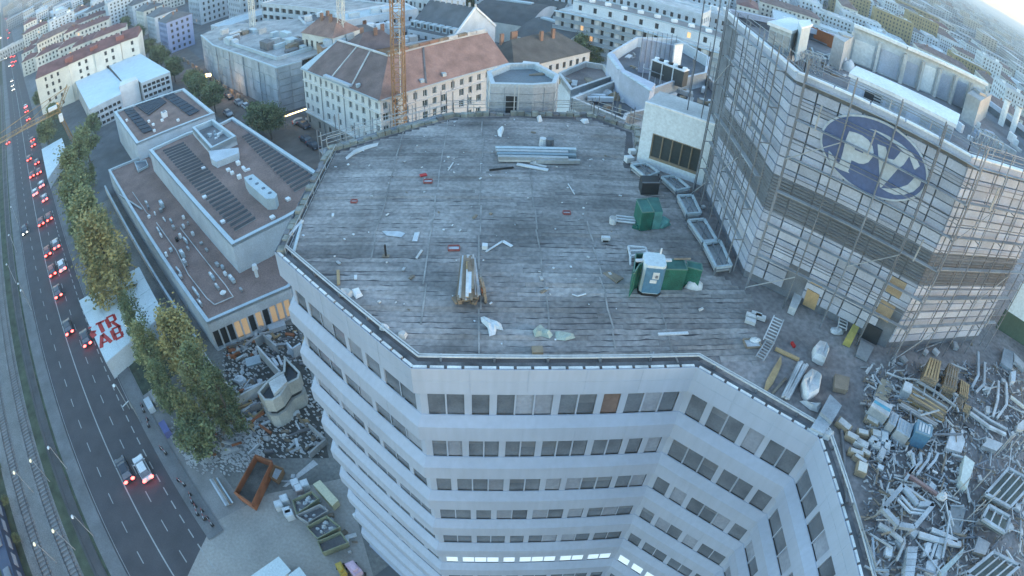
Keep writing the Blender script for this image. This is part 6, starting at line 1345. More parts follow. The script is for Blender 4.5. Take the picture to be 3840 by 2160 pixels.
# haze
hz = MB().hexa([(-14000, -300, -1.2), (14000, -300, -1.2), (14000, 14000, -1.2), (-14000, 14000, -1.2)], [(-14000, -300, 130), (14000, -300, 130), (14000, 14000, 130), (-14000, 14000, 130)]).build('haze', [mat('haze_air', (1, 1, 1), var=0)], origin=(0, 0, 0))
tag(hz, 'pale bluish evening haze over the whole city', 'haze', kind='stuff')
hmn = MATS['haze_air'].node_tree; hmn.nodes.clear(); ou = hmn.nodes.new('ShaderNodeOutputMaterial'); pvv = hmn.nodes.new('ShaderNodeVolumePrincipled'); pvv.inputs['Color'].default_value = (.88, .94, 1, 1); pvv.inputs['Density'].default_value = .00026; hmn.links.new(pvv.outputs[0], ou.inputs['Volume'])
# ================================================================ THINGS ON THE MAIN ROOF
Z0 = ZR - .16
Y6 = lambda x, y, z=Z0: at(960 + x * .497, 720 + y * .497, z)
Y7 = lambda x, y, z=Z0: at(1920 + x * .497, 720 + y * .497, z)
YA = lambda x, y, z=Z0: at(2840 + x * .276, 1260 + y * .276, z)
YB = lambda x, y, z=Z0: at(3240 + x * .3036, 1260 + y * .3036, z)
YC = lambda x, y, z=Z0: at(3200 + x * .3175, 1700 + y * .3175, z)
Y4 = lambda x, y, z=Z0: at(2880 + x * .497, 1440 + y * .497, z)
Y8 = lambda x, y, z=Z0: at(2880 + x * .497, 720 + y * .497, z)
YT = lambda x, y, z=Z0: at(2340 + x * .1795, 900 + y * .1795, z)      # zoom round the toilet
# portable toilet
a, b_ = YT(350, 1140), YT(700, 1170); e, n, L = unit(a, b_); cpt = (Vector(a) + Vector(b_)) / 2 - n * .55
pt = thing('portable_toilet', 'blue and white portable toilet cabin standing on the tower roof', 'portable toilet', (cpt.x, cpt.y, Z0), math.atan2(e.y, e.x))
W_ = .58; oct_ = [(-W_ + .18, -W_), (W_ - .18, -W_), (W_, -W_ + .18), (W_, W_ - .18), (W_ - .18, W_), (-W_ + .18, W_), (-W_, W_ - .18), (-W_, -W_ + .18)]
def lp(poly, z0, z1, name, m, tgt): return MB().prism(poly, z0, z1).build(name, m, tgt, local=True)
lp([(x * 1.06, y * 1.06) for x, y in oct_], 0, .14, 'skid', BLACK, pt); lp(oct_, .142, 1.95, 'cabin', mat('toilet_white', (.58, .66, .70), .5, var=.06), pt)
lp([(-W_ + .1, -W_ - .03), (W_ - .16, -W_ - .03), (W_ - .16, -W_ - .002), (-W_ + .1, -W_ - .002)], .2, 1.8, 'door', BLUEP, pt)
MB().box((W_ - .08, -W_ + .09, .16), .22, .02, 1.6, .785).build('corner_panel', BLUEP, pt, local=True)
MB().box((.1, -W_ - .045, 1.15), .34, .02, .42).build('notice', CLOTH, pt, local=True); MB().box((.02, -W_ - .045, .88), .36, .02, .2).build('notice', CLOTH, pt, local=True)
MB().box((.14, -W_ - .058, 1.22), .14, .02, .18).build('pictogram', STEELD, pt, local=True)
m = MB(); top = [(x * 1.04, y * 1.04) for x, y in oct_]; mid_ = [(x * .95, y * .95) for x, y in oct_]; tp2 = [(x * .62, y * .62) for x, y in oct_]
for (r0, z0), (r1, z1) in zip(((top, 1.95), (mid_, 2.15), (tp2, 2.33)), ((mid_, 2.15), (tp2, 2.33), ([(x * .05, y * .05) for x, y in oct_], 2.38))):
    m.add([(x, y, z0) for x, y in r0] + [(x, y, z1) for x, y in r1], [(i, (i + 1) % 8, 8 + (i + 1) % 8, 8 + i) for i in range(8)])
m.build('roof', mat('toilet_roof', (.56, .66, .72), .4, var=.05), pt); 
MB().cyl((.3, .3, 2.1), (.3, .3, 2.45), .05, n=6).build('vent', CLOTH, pt, local=True)
# green net boxes
def net_box(corners, z, label, zf, m=GREENN, frame=True, zb=Z0, cat='netted crate', top=True):
    q = [zf(x, y, z) for x, y in corners]; c = sum((Vector(v) for v in q), Vector()) / len(q); t = thing('net_box', label, cat, (c.x, c.y, zb)); k = len(q)
    b = MB()
    for i in range(k):
        j = (i + 1) % k; a_, c_ = q[i], q[j]; f = 1.0
        b.quad((a_.x, a_.y, zb), (c_.x, c_.y, zb), (c_.x, c_.y, z), (a_.x, a_.y, z))
    b.build('side_net', m, t)
    if top: MB().sheet([(v.x, v.y, z - .02) for v in q]).build('top_net', mat('green_mesh_top', (.05, .16, .14), .8, var=.3, scale=4), t)
    if frame:
        for i in range(k): j = (i + 1) % k; MB().bar(q[i], q[j], .06).build('frame_bar', mat('green_frame', (.10, .20, .17), .6, var=.1), t)
    return t
net_box([(830, 420), (1240, 400), (1330, 620), (850, 610)], ZR + 1.25, 'green netted crate with visible top frame right of the portable toilet', YT)
net_box([(1320, 440), (1620, 500), (1640, 640), (1330, 560)], ZR + 1.15, 'smaller green netted crate at the right end of the toilet group', YT)
net_box([(250, 290), (720, 270), (740, 420), (330, 500), (200, 700)], ZR + 1.5, 'tall green net wall behind and left of the portable toilet', YT, top=False)
net_box([(940, 55), (1020, 50), (1075, 150), (985, 155)], ZR + 1.15, 'dark green netted crate of the upper pair on the roof', Y7)
tt = net_box([(1022, 42), (1105, 40), (1140, 150), (1078, 152)], ZR + 1.1, 'teal plastic wrapped crate of the upper pair on the roof', Y7, m=TEALN, frame=False)
p = Y7(1110, 240); tag(MB().blob((p.x, p.y, Z0), .7, .5, .5).build('net_heap', TEALN), 'crumpled teal sheet at the foot of the upper green crates', 'sheet')
p = Y7(960, 270); tag(MB().blob((p.x, p.y, Z0), .5, .3, .2).build('net_heap', GREENN), 'crumpled green net at the left foot of the upper crates', 'net')
a, c = Y7(970, 20), Y7(1100, 20); t = thing('dark_box', 'black box standing behind the upper green crates', 'box', tuple(a)); MB().hexa([up(a, Z0), up(c, Z0), up(Vector(c) + Vector((0, 1, 0)), Z0), up(Vector(a) + Vector((0, 1, 0)), Z0)], [up(a, Z0 + .9), up(c, Z0 + .9), up(Vector(c) + Vector((0, 1, 0)), Z0 + .9), up(Vector(a) + Vector((0, 1, 0)), Z0 + .9)]).build('box', DGLASS, t); MB().bar(up(a, Z0 + .93), up(c, Z0 + .93), .1, .05).build('rim', STEELD, t)
def beam(name, label, cat, a, c, w, h, m, z=Z0, grp=None):
    a, c = Vector(a), Vector(c); a.z = c.z = z + h / 2 + .002; return tag(MB().bar(a, c, w, h).build(name, m), label, cat, grp)
beam('channel', 'pale channel section lying across the green crates behind the toilet', 'channel', YT(255, 395, ZR + 1.7), YT(1000, 390, ZR + 1.7), .16, .1, CLOTH, ZR + 1.55)
q = [YT(350, 350, ZR + 1.66), YT(725, 270, ZR + 1.66), YT(660, 370, ZR + 1.66)]; tag(MB().prism([(v.x, v.y) for v in q], ZR + 1.5, ZR + 1.54).build('board', STEEL), 'grey triangular board lying on top of the green net behind the toilet', 'board')
beam('pole', 'thin brownish pole on the crates at the right of the channel section', 'pole', YT(1050, 375, ZR + 1.4), YT(1400, 370, ZR + 1.4), .08, .08, TAND, ZR + 1.3)
# metal trolley left of toilet
t = thing('frame_trolley', 'metal rack lying behind the portable toilet at its left', 'rack', tuple(YT(280, 200)))
A_, B_, C_, D_ = YT(90, 130, Z0 + .4), YT(450, 160, Z0 + .4), YT(480, 270, Z0 + .4), YT(130, 340, Z0 + .4)
for u_, v_ in ((A_, B_), (B_, C_), (C_, D_), (D_, A_), (D_, YT(130, 520, Z0 + .3)), (A_.lerp(D_, .5), B_.lerp(C_, .5))): MB().bar(u_, v_, .1).build('bar', CLOTH, t)
for v_ in (A_, B_, C_, D_): MB().bar(up(v_, Z0), v_, .08).build('leg', STEEL, t)
MB().prism([(v.x, v.y) for v in (A_, B_, C_, D_)], Z0 + .2, Z0 + .25).build('shelf', STEEL, t)
p = YT(1450, 980); tag(MB().blob((p.x, p.y, Z0), .55, .35, .45).build('bag', CLOTH, smooth=True), 'white bulging bag at the foot of the right green crate', 'bag')
# planks pallet (dirty) with wheel
zz = Z0
pp = thing('plank_pile', 'muddy pile of planks and formwork standing on a pallet in the middle of the roof', 'plank pile', tuple(Y6(1600, 780)))
A_, B_ = Y6(1500, 790), Y6(1680, 800)
MB().hexa([up(Y6(1500, 820), Z0), up(Y6(1670, 830), Z0), up(Y6(1680, 640), Z0), up(Y6(1530, 640), Z0)], [up(Y6(1500, 820), Z0 + .12), up(Y6(1670, 830), Z0 + .12), up(Y6(1680, 640), Z0 + .12), up(Y6(1530, 640), Z0 + .12)]).build('pallet', TAND, pp)
for i in range(20):
    x = 1515 + i * 8.5; zt_ = .18 + .55 * math.sin(math.pi * (i + .5) / 20) * random.uniform(.7, 1.25)
    a, c = Y6(x + random.uniform(-6, 6), 800 + random.uniform(-25, 20), Z0 + .2 + zt_ * .4), Y6(1600 + (x - 1600) * .55, 540 - random.uniform(-20, 70), Z0 + zt_ + .25)
    MB().bar(a, c, random.uniform(.1, .22), .07).build('plank', random.choice((TAND, TAND, CONCL, PLASTERB, TAN, CONC)), pp)
for i in range(3): a, c = Y6(1592 + i * 20, 790 - i * 30, Z0 + .85), Y6(1600 + i * 18, 475 + i * 15, Z0 + .9); MB().bar(a, c, .15, .05).build('plank', (CONCL, PLASTERB, TAND)[i], pp)
for i in range(6): a = Y6(1505 + i * 30, 815 + random.uniform(-8, 14), Z0 + .1); MB().box(tuple(a), random.uniform(.2, .5), .2, random.uniform(.1, .3), random.uniform(0, 3)).build('lump', mat('mud_brown', (.20, .15, .11), .95, var=.3, scale=4), pp)
w = thing('cable_drum', 'rusty spoked wheel leaning against the plank pile', 'wheel', tuple(Y6(1710, 780))); p = Y6(1715, 740, Z0 + .55); ax = Vector((.95, .25, .1)).normalized(); u1 = ax.cross(Vector((0, 0, 1))).normalized(); v1 = ax.cross(u1)
for i in range(14): a, c = p + u1 * .62 * math.cos(i * math.tau / 14) + v1 * .62 * math.sin(i * math.tau / 14), p + u1 * .62 * math.cos((i + 1) * math.tau / 14) + v1 * .62 * math.sin((i + 1) * math.tau / 14); MB().bar(a, c, .12, .1).build('rim_segment', TAND, w)
for i in range(6): a = p + u1 * .5 * math.cos(i * math.tau / 6) + v1 * .5 * math.sin(i * math.tau / 6); MB().bar(p, a, .07).build('spoke', TAND, w)
MB().cyl(p - ax * .1, p + ax * .1, .14, n=8).build('hub', RUST, w)
# long beams rear (blurred bundle)
bd = thing('beam_bundle', 'long bundle of blue grey steel beams lying across the rear of the deck', 'beam bundle', tuple(at(2010, 575, Z0)))
for i in range(4): y = 558 + i * 11; a, c = at(1858 + i * 3, y, Z0 + .3), at(2160 - (i % 2) * 30, y + 6, Z0 + .3); MB().bar(a, c, .32, .3).build('beam', (ZINC, STEEL, mat('beam_blue', (.20, .27, .32), .5, .2, var=.1), STEEL)[i], bd)
MB().bar(at(2010, 604, Z0 + .2), at(2175, 606, Z0 + .2), .25, .3).build('beam', STEEL, bd); MB().bar(at(1870, 600, Z0 + .15), at(1990, 602, Z0 + .15), .22, .15).build('beam', CONCL, bd)
for x in (1895, 2000, 2100): MB().box(tuple(at(x, 590, Z0)), .2, 1.4, .14).build('bearer', TAND, bd)
t = thing('winch_drum', 'white drum with dark cap standing behind the beam bundle', 'drum', tuple(at(2042, 548, Z0))); p = at(2035, 545, Z0); MB().cyl(p, p + Vector((0, 0, .6)), .3, .25).build('drum', CLOTH, t); MB().cyl(p + Vector((.5, 0, 0)), p + Vector((.5, 0, .6)), .3).build('cap', STEELD, t)
p = at(2018, 608, Z0); tag(MB().blob(tuple(p), .45, .3, .3).build('heap', CLOTH), 'white heap just in front of the beam bundle', 'heap')
beam('beam', 'pale plank lying aslant in front of the beam bundle, longer one', 'plank', at(1938, 617, Z0), at(2055, 640, Z0), .3, .08, CLOTH); beam('beam', 'pale plank lying aslant in front of the beam bundle, shorter one', 'plank', at(1990, 612, Z0), at(2048, 628, Z0), .2, .08, CONCL)
beam('pole', 'black pole lying left of the beam bundle', 'pole', at(1835, 640, Z0), at(1925, 630, Z0), .1, .1, BLACK)
# assorted named pieces on the deck (pixels of the full picture)
P4 = lambda x, y: at(x, y, Z0)
for (x0, y0, x1, y1, w, h, m, lab) in ((1575, 660, 1600, 655, .3, .06, RED, 'red edged board on the left rear of the deck'), (1085, 888, 1135, 830, .18, .12, CLOTH, 'white tube in the left corner of the deck, left of the pair'), (1103, 945, 1130, 845, .16, .12, ZINC, 'pale blue tube in the left corner of the deck, right of the pair'), (1268, 1015, 1270, 1070, .16, .06, TAN, 'short timber batten lying near the left rail'), (1562, 970, 1582, 940, .12, .06, CONCL, 'pale batten lying in the middle left of the deck'), (2468, 1255, 2580, 1250, .16, .06, CLOTH, 'white strip lying at the front right of the deck'), (2145, 1105, 2165, 1112, .06, .04, CLOTH, 'bent white strip on the deck, left half'), (2165, 1112, 2197, 1103, .06, .04, CLOTH, 'bent white strip on the deck, right half'), (2625, 1160, 2630, 1165, .3, .1, CONCL, 'small slab beside the seam at the right of the deck'), (1885, 905, 1920, 925, .2, .04, CLOTH, 'thin white ribbon lying beside the white tray'), (1822, 945, 1885, 905, .1, .04, CLOTH, 'thin white ribbon leading to the plank pile'), (2130, 690, 2155, 730, .06, .04, CLOTH, 'thin white batten standing out in the upper middle of the deck'), (1680, 640, 1700, 610, .08, .04, CONCL, 'thin pale batten in the upper left of the deck')):
    beam('batten', lab, 'batten', P4(x0, y0), P4(x1, y1), w, h, m)
def tray(x, y, w, d, m, mi, lab, rz=.1):
    p = P4(x, y); t = thing('tray', lab, 'tray', (p.x, p.y, Z0), rz); MB().box((0, 0, 0), w, d, .03).build('base', mi, t, local=True)
    for s in (-1, 1): MB().box((0, s * d / 2, 0), w, .05, .12).build('rim', m, t, local=True); MB().box((s * w / 2, 0, 0), .05, d - .06, .12).build('rim', m, t, local=True)
tray(1702, 933, .62, .4, mat('dull_red', (.28, .09, .085), .7, var=.1), CLOTH, 'red rimmed white tray lying in the middle of the deck'); tray(1605, 682, .55, .4, mat('dull_red', (.28, .09, .085)), CLOTH, 'red rimmed tray on the rear left of the deck'); tray(1328, 757, .4, .3, mat('dull_red', (.28, .09, .085)), CONCL, 'small reddish tray near the left edge of the deck'); tray(2125, 800, .45, .3, mat('dull_red', (.28, .09, .085)), CLOTH, 'reddish tray with white rag right of the middle of the deck')
p = P4(1818, 932); tag(MB().box(tuple(p), .3, .3, .28).build('block', CLOTH), 'white cube beside the thin ribbon in the middle of the deck', 'block')
p = P4(2297, 838); t = thing('bucket', 'white bucket standing left of the upper green crates', 'bucket', tuple(p)); MB().cyl((0, 0, 0), (0, 0, .42), .2, .24, 12).build('body', CLOTH, t, local=True); MB().cyl((0, 0, .421), (0, 0, .44), .2, n=12).build('opening', CONC, t, local=True)
p = P4(2270, 905); t = thing('foam_block', 'white foam block on a dark foot in the middle right of the deck', 'block', tuple(p)); MB().box((0, 0, .14), .5, .22, .18, .05).build('block', CLOTH, t, local=True); MB().box((0, 0, 0), .3, .15, .14).build('foot', BLACK, t, local=True)
p = P4(1447, 960); t = thing('drain_post', 'short black post on a small rusty plate at the left of the deck', 'post', tuple(p)); MB().box((0, 0, 0), .4, .25, .03).build('plate', TAND, t, local=True); MB().cyl((0, 0, .03), (0, 0, .75), .06, n=8).build('post', BLACK, t, local=True)
bn = thing('bar_bundle', 'bundle of grey bars lying left of the upper green crates', 'bar bundle', tuple(P4(2345, 825)))
for i in range(5): MB().bar(P4(2310, 812 + i * 5) + Vector((0, 0, .06 + .05 * (i % 2))), P4(2382, 820 + i * 5) + Vector((0, 0, .06)), .1, .08).build('bar', (CLOTH, STEEL)[i % 2], bn)
q = [P4(2262, 1025), P4(2285, 1018), P4(2338, 1045), P4(2312, 1062)]; tag(MB().prism([(v.x, v.y) for v in q], Z0, Z0 + .06).build('board', TAND), 'weathered brown board lying left of the portable toilet', 'board')
def rag(name, pts, h, m, lab, cat='sheet', zf=P4):
    name = {'rubble_heap': 'heap_of_scraps'}.get(name, name)
    q = [Vector(zf(x, y)) for x, y in pts]; c = sum(q, Vector()) / len(q); k = len(q); vs = [(v.x, v.y, Z0 + .01) for v in q]; md = [tuple(c + (v - c) * random.uniform(.5, .75) + Vector((0, 0, h * random.uniform(.4, 1.1)))) for v in q]
    b = MB().add(vs + md + [tuple(c + Vector((0, 0, h * .7)))], [(i, (i + 1) % k, k + (i + 1) % k, k + i) for i in range(k)] + [(k + i, k + (i + 1) % k, 2 * k) for i in range(k)]); return tag(b.build(name, m), lab, cat)
rag('plastic_sheet', [(1802, 1190), (1815, 1186), (1835, 1195), (1880, 1215), (1888, 1240), (1862, 1235), (1858, 1255), (1835, 1262), (1828, 1230), (1805, 1208)], .25, CLOTH, 'crumpled white plastic sheet lying in front of the plank pile')
rag('bundle', [(1998, 1240), (2020, 1222), (2050, 1238), (2075, 1258), (2060, 1270), (2030, 1262), (2005, 1265)], .3, mat('pale_green_cloth', (.34, .40, .36), .8, var=.3, scale=4), 'crumpled pale green cloth bundle, left of two, near the front edge')
rag('bundle', [(2080, 1245), (2150, 1252), (2158, 1268), (2120, 1278), (2085, 1275)], .2, mat('pale_green_cloth', (.34, .40, .36)), 'flat pale green cloth bundle, right of two, near the front edge')
rag('film', [(1432, 866), (1500, 868), (1520, 875), (1505, 890), (1450, 884)], .06, PLASTERB, 'flat crumpled film on the left part of the deck')
rag('film', [(1555, 872), (1575, 870), (1565, 905), (1545, 905)], .08, PLASTERB, 'narrow crumpled film right of the larger one')
rag('rubble_heap', [(1275, 1095), (1310, 1085), (1330, 1105), (1310, 1120), (1280, 1112)], .3, CONCL, 'small heap of pale rubble by the left rail, upper part', 'heap'); rag('rubble_heap', [(1315, 1095), (1350, 1090), (1362, 1110), (1335, 1122)], .3, CLOTH, 'small heap of white rubble by the left rail, right part', 'heap')
rag('rubble_heap', [(1492, 1250), (1515, 1240), (1530, 1255), (1520, 1275), (1495, 1270)], .3, CONCL, 'pale bag near the left front corner of the deck', 'bag')
rag('blue_rag', [(1300, 1122), (1318, 1118), (1316, 1128)], .1, BLUEP, 'small blue rag beside the pale rubble at the left rail', 'rag')
p = P4(1440, 1232); tag(MB().blob(tuple(p), .25, .22, .25).build('bag', CLOTH), 'small white bag near the left front rail', 'bag')
p = P4(2015, 1318); tag(MB().box(tuple(p), .5, .42, .16, .1).build('cardboard_box', CARD), 'brown cardboard box near the front edge rail', 'box')
rag('foam_strip', [(1295, 590), (1330, 560), (1375, 545), (1420, 535), (1415, 548), (1370, 562), (1330, 580), (1300, 600)], .12, CONCL, 'long pale foam strip at the rear left edge of the deck', 'strip')
rag('rag', [(1865, 490), (1880, 475), (1890, 485), (1880, 515), (1868, 510)], .4, CLOTH, 'white crumpled figure like rag near the rear edge of the deck', 'rag'); rag('rag', [(2175, 452), (2205, 448), (2210, 462), (2190, 465)], .25, CLOTH, 'white bag lying near the rear edge by the dark terrace', 'bag')
rag('rag', [(2012, 440), (2030, 438), (2035, 455), (2018, 460)], .4, CLOTH, 'white rag between the posts at the rear edge', 'rag')
random.seed(21)
scr = [CLOTH, CONCL, CONCL, PLASTERB, TAND, CLOTH, STEEL]
ds = []
for i in range(150):
    u_ = random.uniform(-11, 12); v_ = random.uniform(.8, 26.5); p = TA + de * u_ + dn * v_
    lx = xr(v_)
    if not lx or not (lx[0] + .3 < u_ < lx[1] - .3): continue
    s = random.choice((.05, .06, .08, .1, .15)); m = random.choice(scr); side = 'left' if u_ < 1 else 'right'; dep = 'front' if v_ < 9 else 'middle' if v_ < 17 else 'rear'
    o = MB().box((p.x, p.y, Z0), s * random.uniform(.8, 2.6), s, s * .5, random.uniform(0, 3)).build('scrap', m)
    tag(o, '%s %s scrap lying on the %s %s part of the deck' % ('tiny' if s < .07 else 'small' if s < .12 else 'larger', {'white_plastic_sheet': 'white', 'light_concrete': 'pale grey', 'blue_grey_plaster': 'bluish', 'weathered_timber': 'brown', 'galvanised_steel': 'steel grey'}.get(m.name, 'pale'), side, dep), 'scrap', 'scraps on the %s %s of the deck' % (side, dep))
# formwork trays beside the logo tower
TY = lambda x, y, z=Z0: at(1920 + x * .497, 720 + y * .497, z)
def tub(pts, h, lab, m=ZINC, zf=TY, inner=STEEL):
    q = [Vector(zf(x, y, Z0 + h)) for x, y in pts]; c = sum(q, Vector()) / len(q); t = thing('platform_cradle', lab, 'platform', (c.x, c.y, Z0), 0, 'platform cradles beside the scaffolded tower'); k = len(q)
    MB().prism([(v.x, v.y) for v in q], Z0 + h * .3, Z0 + h * .55).build('floor', inner, t)
    for i in range(k): j = (i + 1) % k; MB().bar(q[i], q[j], .14, .16).build('edge_rail', m, t); MB().bar(up(q[i], Z0), q[i], .1).build('leg', STEELD, t)
    MB().bar(q[0].lerp(q[1], .5), q[-1].lerp(q[2], .5), .08).build('cross_bar', STEELD, t); MB().bar(q[1].lerp(q[2], .2), q[0].lerp(q[-1], .9), .06).build('cross_bar', STEELD, t)
tub([(1450, 390), (1570, 370), (1655, 555), (1540, 570)], .5, 'pale steel cradle platform nearest the scaffold corner'); tub([(1330, 215), (1450, 205), (1545, 365), (1440, 375)], .5, 'pale steel cradle platform, second from the scaffold corner'); tub([(1250, 30), (1360, 25), (1425, 160), (1320, 165)], .5, 'pale steel cradle platform, third from the scaffold corner'); tub([(1130, -110), (1230, -120), (1340, -30), (1240, -10)], .5, 'pale steel cradle platform below the white block, right one'); tub([(900, -200), (1010, -215), (1110, -150), (1010, -110)], .5, 'pale steel cradle platform below the white block, left one')
for i, (x, y, w, m, lab) in enumerate(((880, -230, .6, CLOTH, 'white crumpled pack at the foot of the white block, lower'), (905, -290, .5, CLOTH, 'white crumpled pack at the foot of the white block, upper'), (930, -180, .6, STEEL, 'grey box at the left corner of the white block'), (1440, 120, .25, CLOTH, 'small white sack by the scaffold foot behind the cradles'), (1330, 190, .4, STEEL, 'grey block between two cradle platforms'))):
    p = TY(x, y); tag(MB().box(tuple(p), w, w * .8, w * .7, .4).build('pack', m), lab, 'pack')
YZN = mat('dusty_pale_metal', (.30, .34, .38), .6, .1, var=.3, scale=2)
YWH = mat('dusty_white_plastic', (.46, .48, .50), .7, var=.3, scale=3)
# ================================================================ WORKS YARD ON THE RIGHT-HAND ROOF
def top_poly(name, lab, cat, pts, h, m, zf, lift=0.0, group=None, extra=None):
    q = [Vector(zf(x, y, Z0 + lift + h)) for x, y in pts]; return tag(MB().prism([(v.x, v.y) for v in q], Z0 + lift, Z0 + lift + h).build(name, m), lab, cat, group)
def bag(pts, h, lab, zf, m=YWH):
    q = [Vector(zf(x, y, Z0)) for x, y in pts]; c = sum(q, Vector()) / len(q); k = len(q)
    r1 = [c + (v - c) * 1.04 + Vector((0, 0, h * .5)) for v in q]; r2 = [c + (v - c) * random.uniform(.75, .95) + Vector((0, 0, h * random.uniform(.8, 1.05))) for v in q]; r3 = [c + (v - c) * .35 + Vector((0, 0, h * random.uniform(.65, 1.0))) for v in q]
    vs = [tuple(v) for v in q + r1 + r2 + r3]; f = []
    for l in range(3): f += [(l * k + i, l * k + (i + 1) % k, (l + 1) * k + (i + 1) % k, (l + 1) * k + i) for i in range(k)]
    f.append(tuple(3 * k + i for i in range(k))); return tag(MB().add(vs, f).build('big_bag', m), lab, 'big bag', 'white big bags in the works yard')
bag([(740, 340), (735, 220), (800, 145), (910, 145), (950, 230), (880, 410), (820, 390)], .55, 'white big bag standing alone near the pale path of the works yard', YA)
bag([(570, 700), (610, 600), (680, 530), (780, 550), (840, 610), (800, 810), (650, 910), (600, 830)], .6, 'larger white big bag beside the bundle of white pipes', YA)
pb = thing('pipe_bundle', 'bundle of white plastic pipes lying beside the big bag', 'pipe bundle', tuple(YA(480, 600)))
for i in range(14): o_ = i * 11; a, c = YA(560 + o_ * .9 + random.uniform(-8, 8), 340 + o_ * .4 + random.uniform(-20, 20), Z0 + .1 + .12 * (i % 3)), YA(330 + o_ * .7, 850 - o_ * .1 + random.uniform(-30, 30), Z0 + .1 + .12 * (i % 3)); MB().bar(a, c, .1, .08).build('pipe', YWH, pb)
q = [(325, 260), (330, 380), (285, 500), (215, 640), (110, 770), (95, 730), (130, 590), (220, 430)]; top_poly('timber_board', 'long curved ochre timber board lying by the edge rail', 'board', q, .12, TAN, YA)
beam('timber_beam', 'tan timber beam lying across above the curved board', 'beam', YA(240, 185), YA(560, 335), .2, .12, TAN); beam('timber_beam', 'grey tan plank right of the curved board', 'plank', YA(190, 800), YA(385, 580), .14, .06, TAND)
top_poly('grey_panel', 'grey sheet panel, upper of the leaning pair by the roof corner', 'panel', [(990, 790), (1150, 945), (1020, 1170), (860, 1030)], .5, YZN, YA); top_poly('grey_panel', 'grey sheet panel, lower of the pair by the roof corner', 'panel', [(860, 1045), (1010, 1175), (900, 1330), (725, 1240)], .3, YZN, YA)
for pts, lab in (([(850, 1300), (960, 1290), (1040, 1350), (960, 1430), (880, 1400)], 'crumpled white sheet at the corner of the roof edge'), ([(570, 890), (640, 940), (760, 950), (860, 965), (820, 1040), (720, 1010)], 'white plastic strip between the edge rail and the grey panels')): rag('plastic_sheet', pts, .35, YWH, lab, zf=lambda x, y: YA(x, y))
top_poly('straw_pile', 'brown slatted crate in the works yard right of the big bags', 'crate', [(1060, 510), (1260, 560), (1230, 740), (1050, 700)], .3, TAND, YA)
p = YA(480, 130); tag(MB().box(tuple(p), .14, .35, .14, .2).build('red_box', RED), 'small red canister on the yard near the ladder', 'canister')
def ladder(a, c, w, k, lab, m=STEEL, z=.12):
    a, c = Vector(a), Vector(c); a.z = c.z = Z0 + z; e_, n_, L_ = unit(a, c); t = thing('ladder', lab, 'ladder', tuple(a))
    for s in (-1, 1): MB().bar(a + n_ * s * w / 2, c + n_ * s * w / 2, .07).build('rail', m, t)
    for i in range(k): p = a.lerp(c, (i + .5) / k); MB().bar(p - n_ * w / 2, p + n_ * w / 2, .05).build('rung', m, t)
ladder(YA(170, 90), YA(20, 330), .45, 7, 'aluminium ladder lying near the front rail of the yard'); ladder(Y8(70, 980), Y8(-10, 1160), .6, 8, 'wider steel ladder frame lying above the other ladder', YWH, .3); ladder(Y8(560, 930), Y8(540, 1070), .55, 6, 'white slatted frame leaning at the tower foot', YWH, .4)
top_poly('yellow_board', 'yellow board leaning at the tower doorway', 'board', [(680, 925), (725, 945), (640, 1125), (585, 1100)], .5, mat('yellow_board', (.38, .33, .10), .7, var=.1), Y8); top_poly('white_board', 'white board leaning at the foot of the logo tower', 'board', [(205, 740), (280, 745), (215, 885), (165, 860)], .5, YWH, Y8)
top_poly('ramp_board', 'grey ramp board in front of the dark doorway', 'board', [(700, 1110), (800, 1170), (750, 1270), (665, 1225)], .15, STEEL, Y8)
p = Y8(515, 1055); tag(MB().blob(tuple(p), .5, .3, .25).build('bag', YWH), 'white pack lying at the foot of the slatted frame', 'pack')
tray(2820, 1290, .9, .6, TAND, YWH, 'wooden tray with white lumps on the right of the deck', .1); p = P4(2830, 1280); tag(MB().blob((p.x, p.y, Z0 + .04), .35, .2, .2).build('lump', YWH), 'white lump lying in the wooden tray', 'lump')
for i, (x, y) in enumerate(((2815, 1190), (2850, 1195), (2812, 1210), (2835, 1185))): p = P4(x, y); tag(MB().box((p.x, p.y, Z0 + .0), .6, .3, .2, -.4).build('block', CONCL), 'pale concrete block, number %s of the four right of the deck' % ('one two three four'.split()[i]), 'block', 'four pale blocks right of the deck')
# ---- YB window items
top_poly('tan_board', 'broad tan board lying flat in the yard left of the timber stack', 'board', [(220, 520), (370, 580), (290, 810), (130, 740)], .12, mat('tan_board', (.33, .28, .21), .8, var=.1), YB)
def cabin(pts, h, lab, m, topm, stripe=None, zf=YB, slots=0, name='site_box', cat='site box', slotm=None):
    q = [Vector(zf(x, y, Z0 + h)) for x, y in pts]; c = sum(q, Vector()) / 4; t = thing(name, lab, cat, (c.x, c.y, Z0)); MB().prism([(v.x, v.y) for v in q], Z0, Z0 + h - .05).build('body', m, t)
    q2 = [c + (v - c) * 1.03 for v in q]; MB().prism([(v.x, v.y) for v in q2], Z0 + h - .048, Z0 + h + .03).build('lid', topm, t)
    if stripe: f = lambda u, v: (q[0].lerp(q[1], u)).lerp(q[3].lerp(q[2], u), v); r = [f(.02, .35), f(.98, .35), f(.98, .62), f(.02, .62)]; MB().prism([(v.x, v.y) for v in r], Z0 + h + .032, Z0 + h + .045).build('stripe', stripe, t)
    for k in range(slots): f = lambda u, v: (q[0].lerp(q[1], u)).lerp(q[3].lerp(q[2], u), v); u = .14 + .78 * k / slots; r = [f(u, .15), f(u + .12, .15), f(u + .12, .85), f(u, .85)]; MB().prism([(v.x, v.y) for v in r], Z0 + h + .032, Z0 + h + .06).build('slat', slotm or YWH, t)
    return t
CY = mat('cyan_stripe', (.10, .33, .45), .5, var=.08)
cabin([(150, 760), (350, 870), (300, 1000), (90, 860)], .9, 'white site box with a cyan stripe on its lid', YZN, YWH, CY)
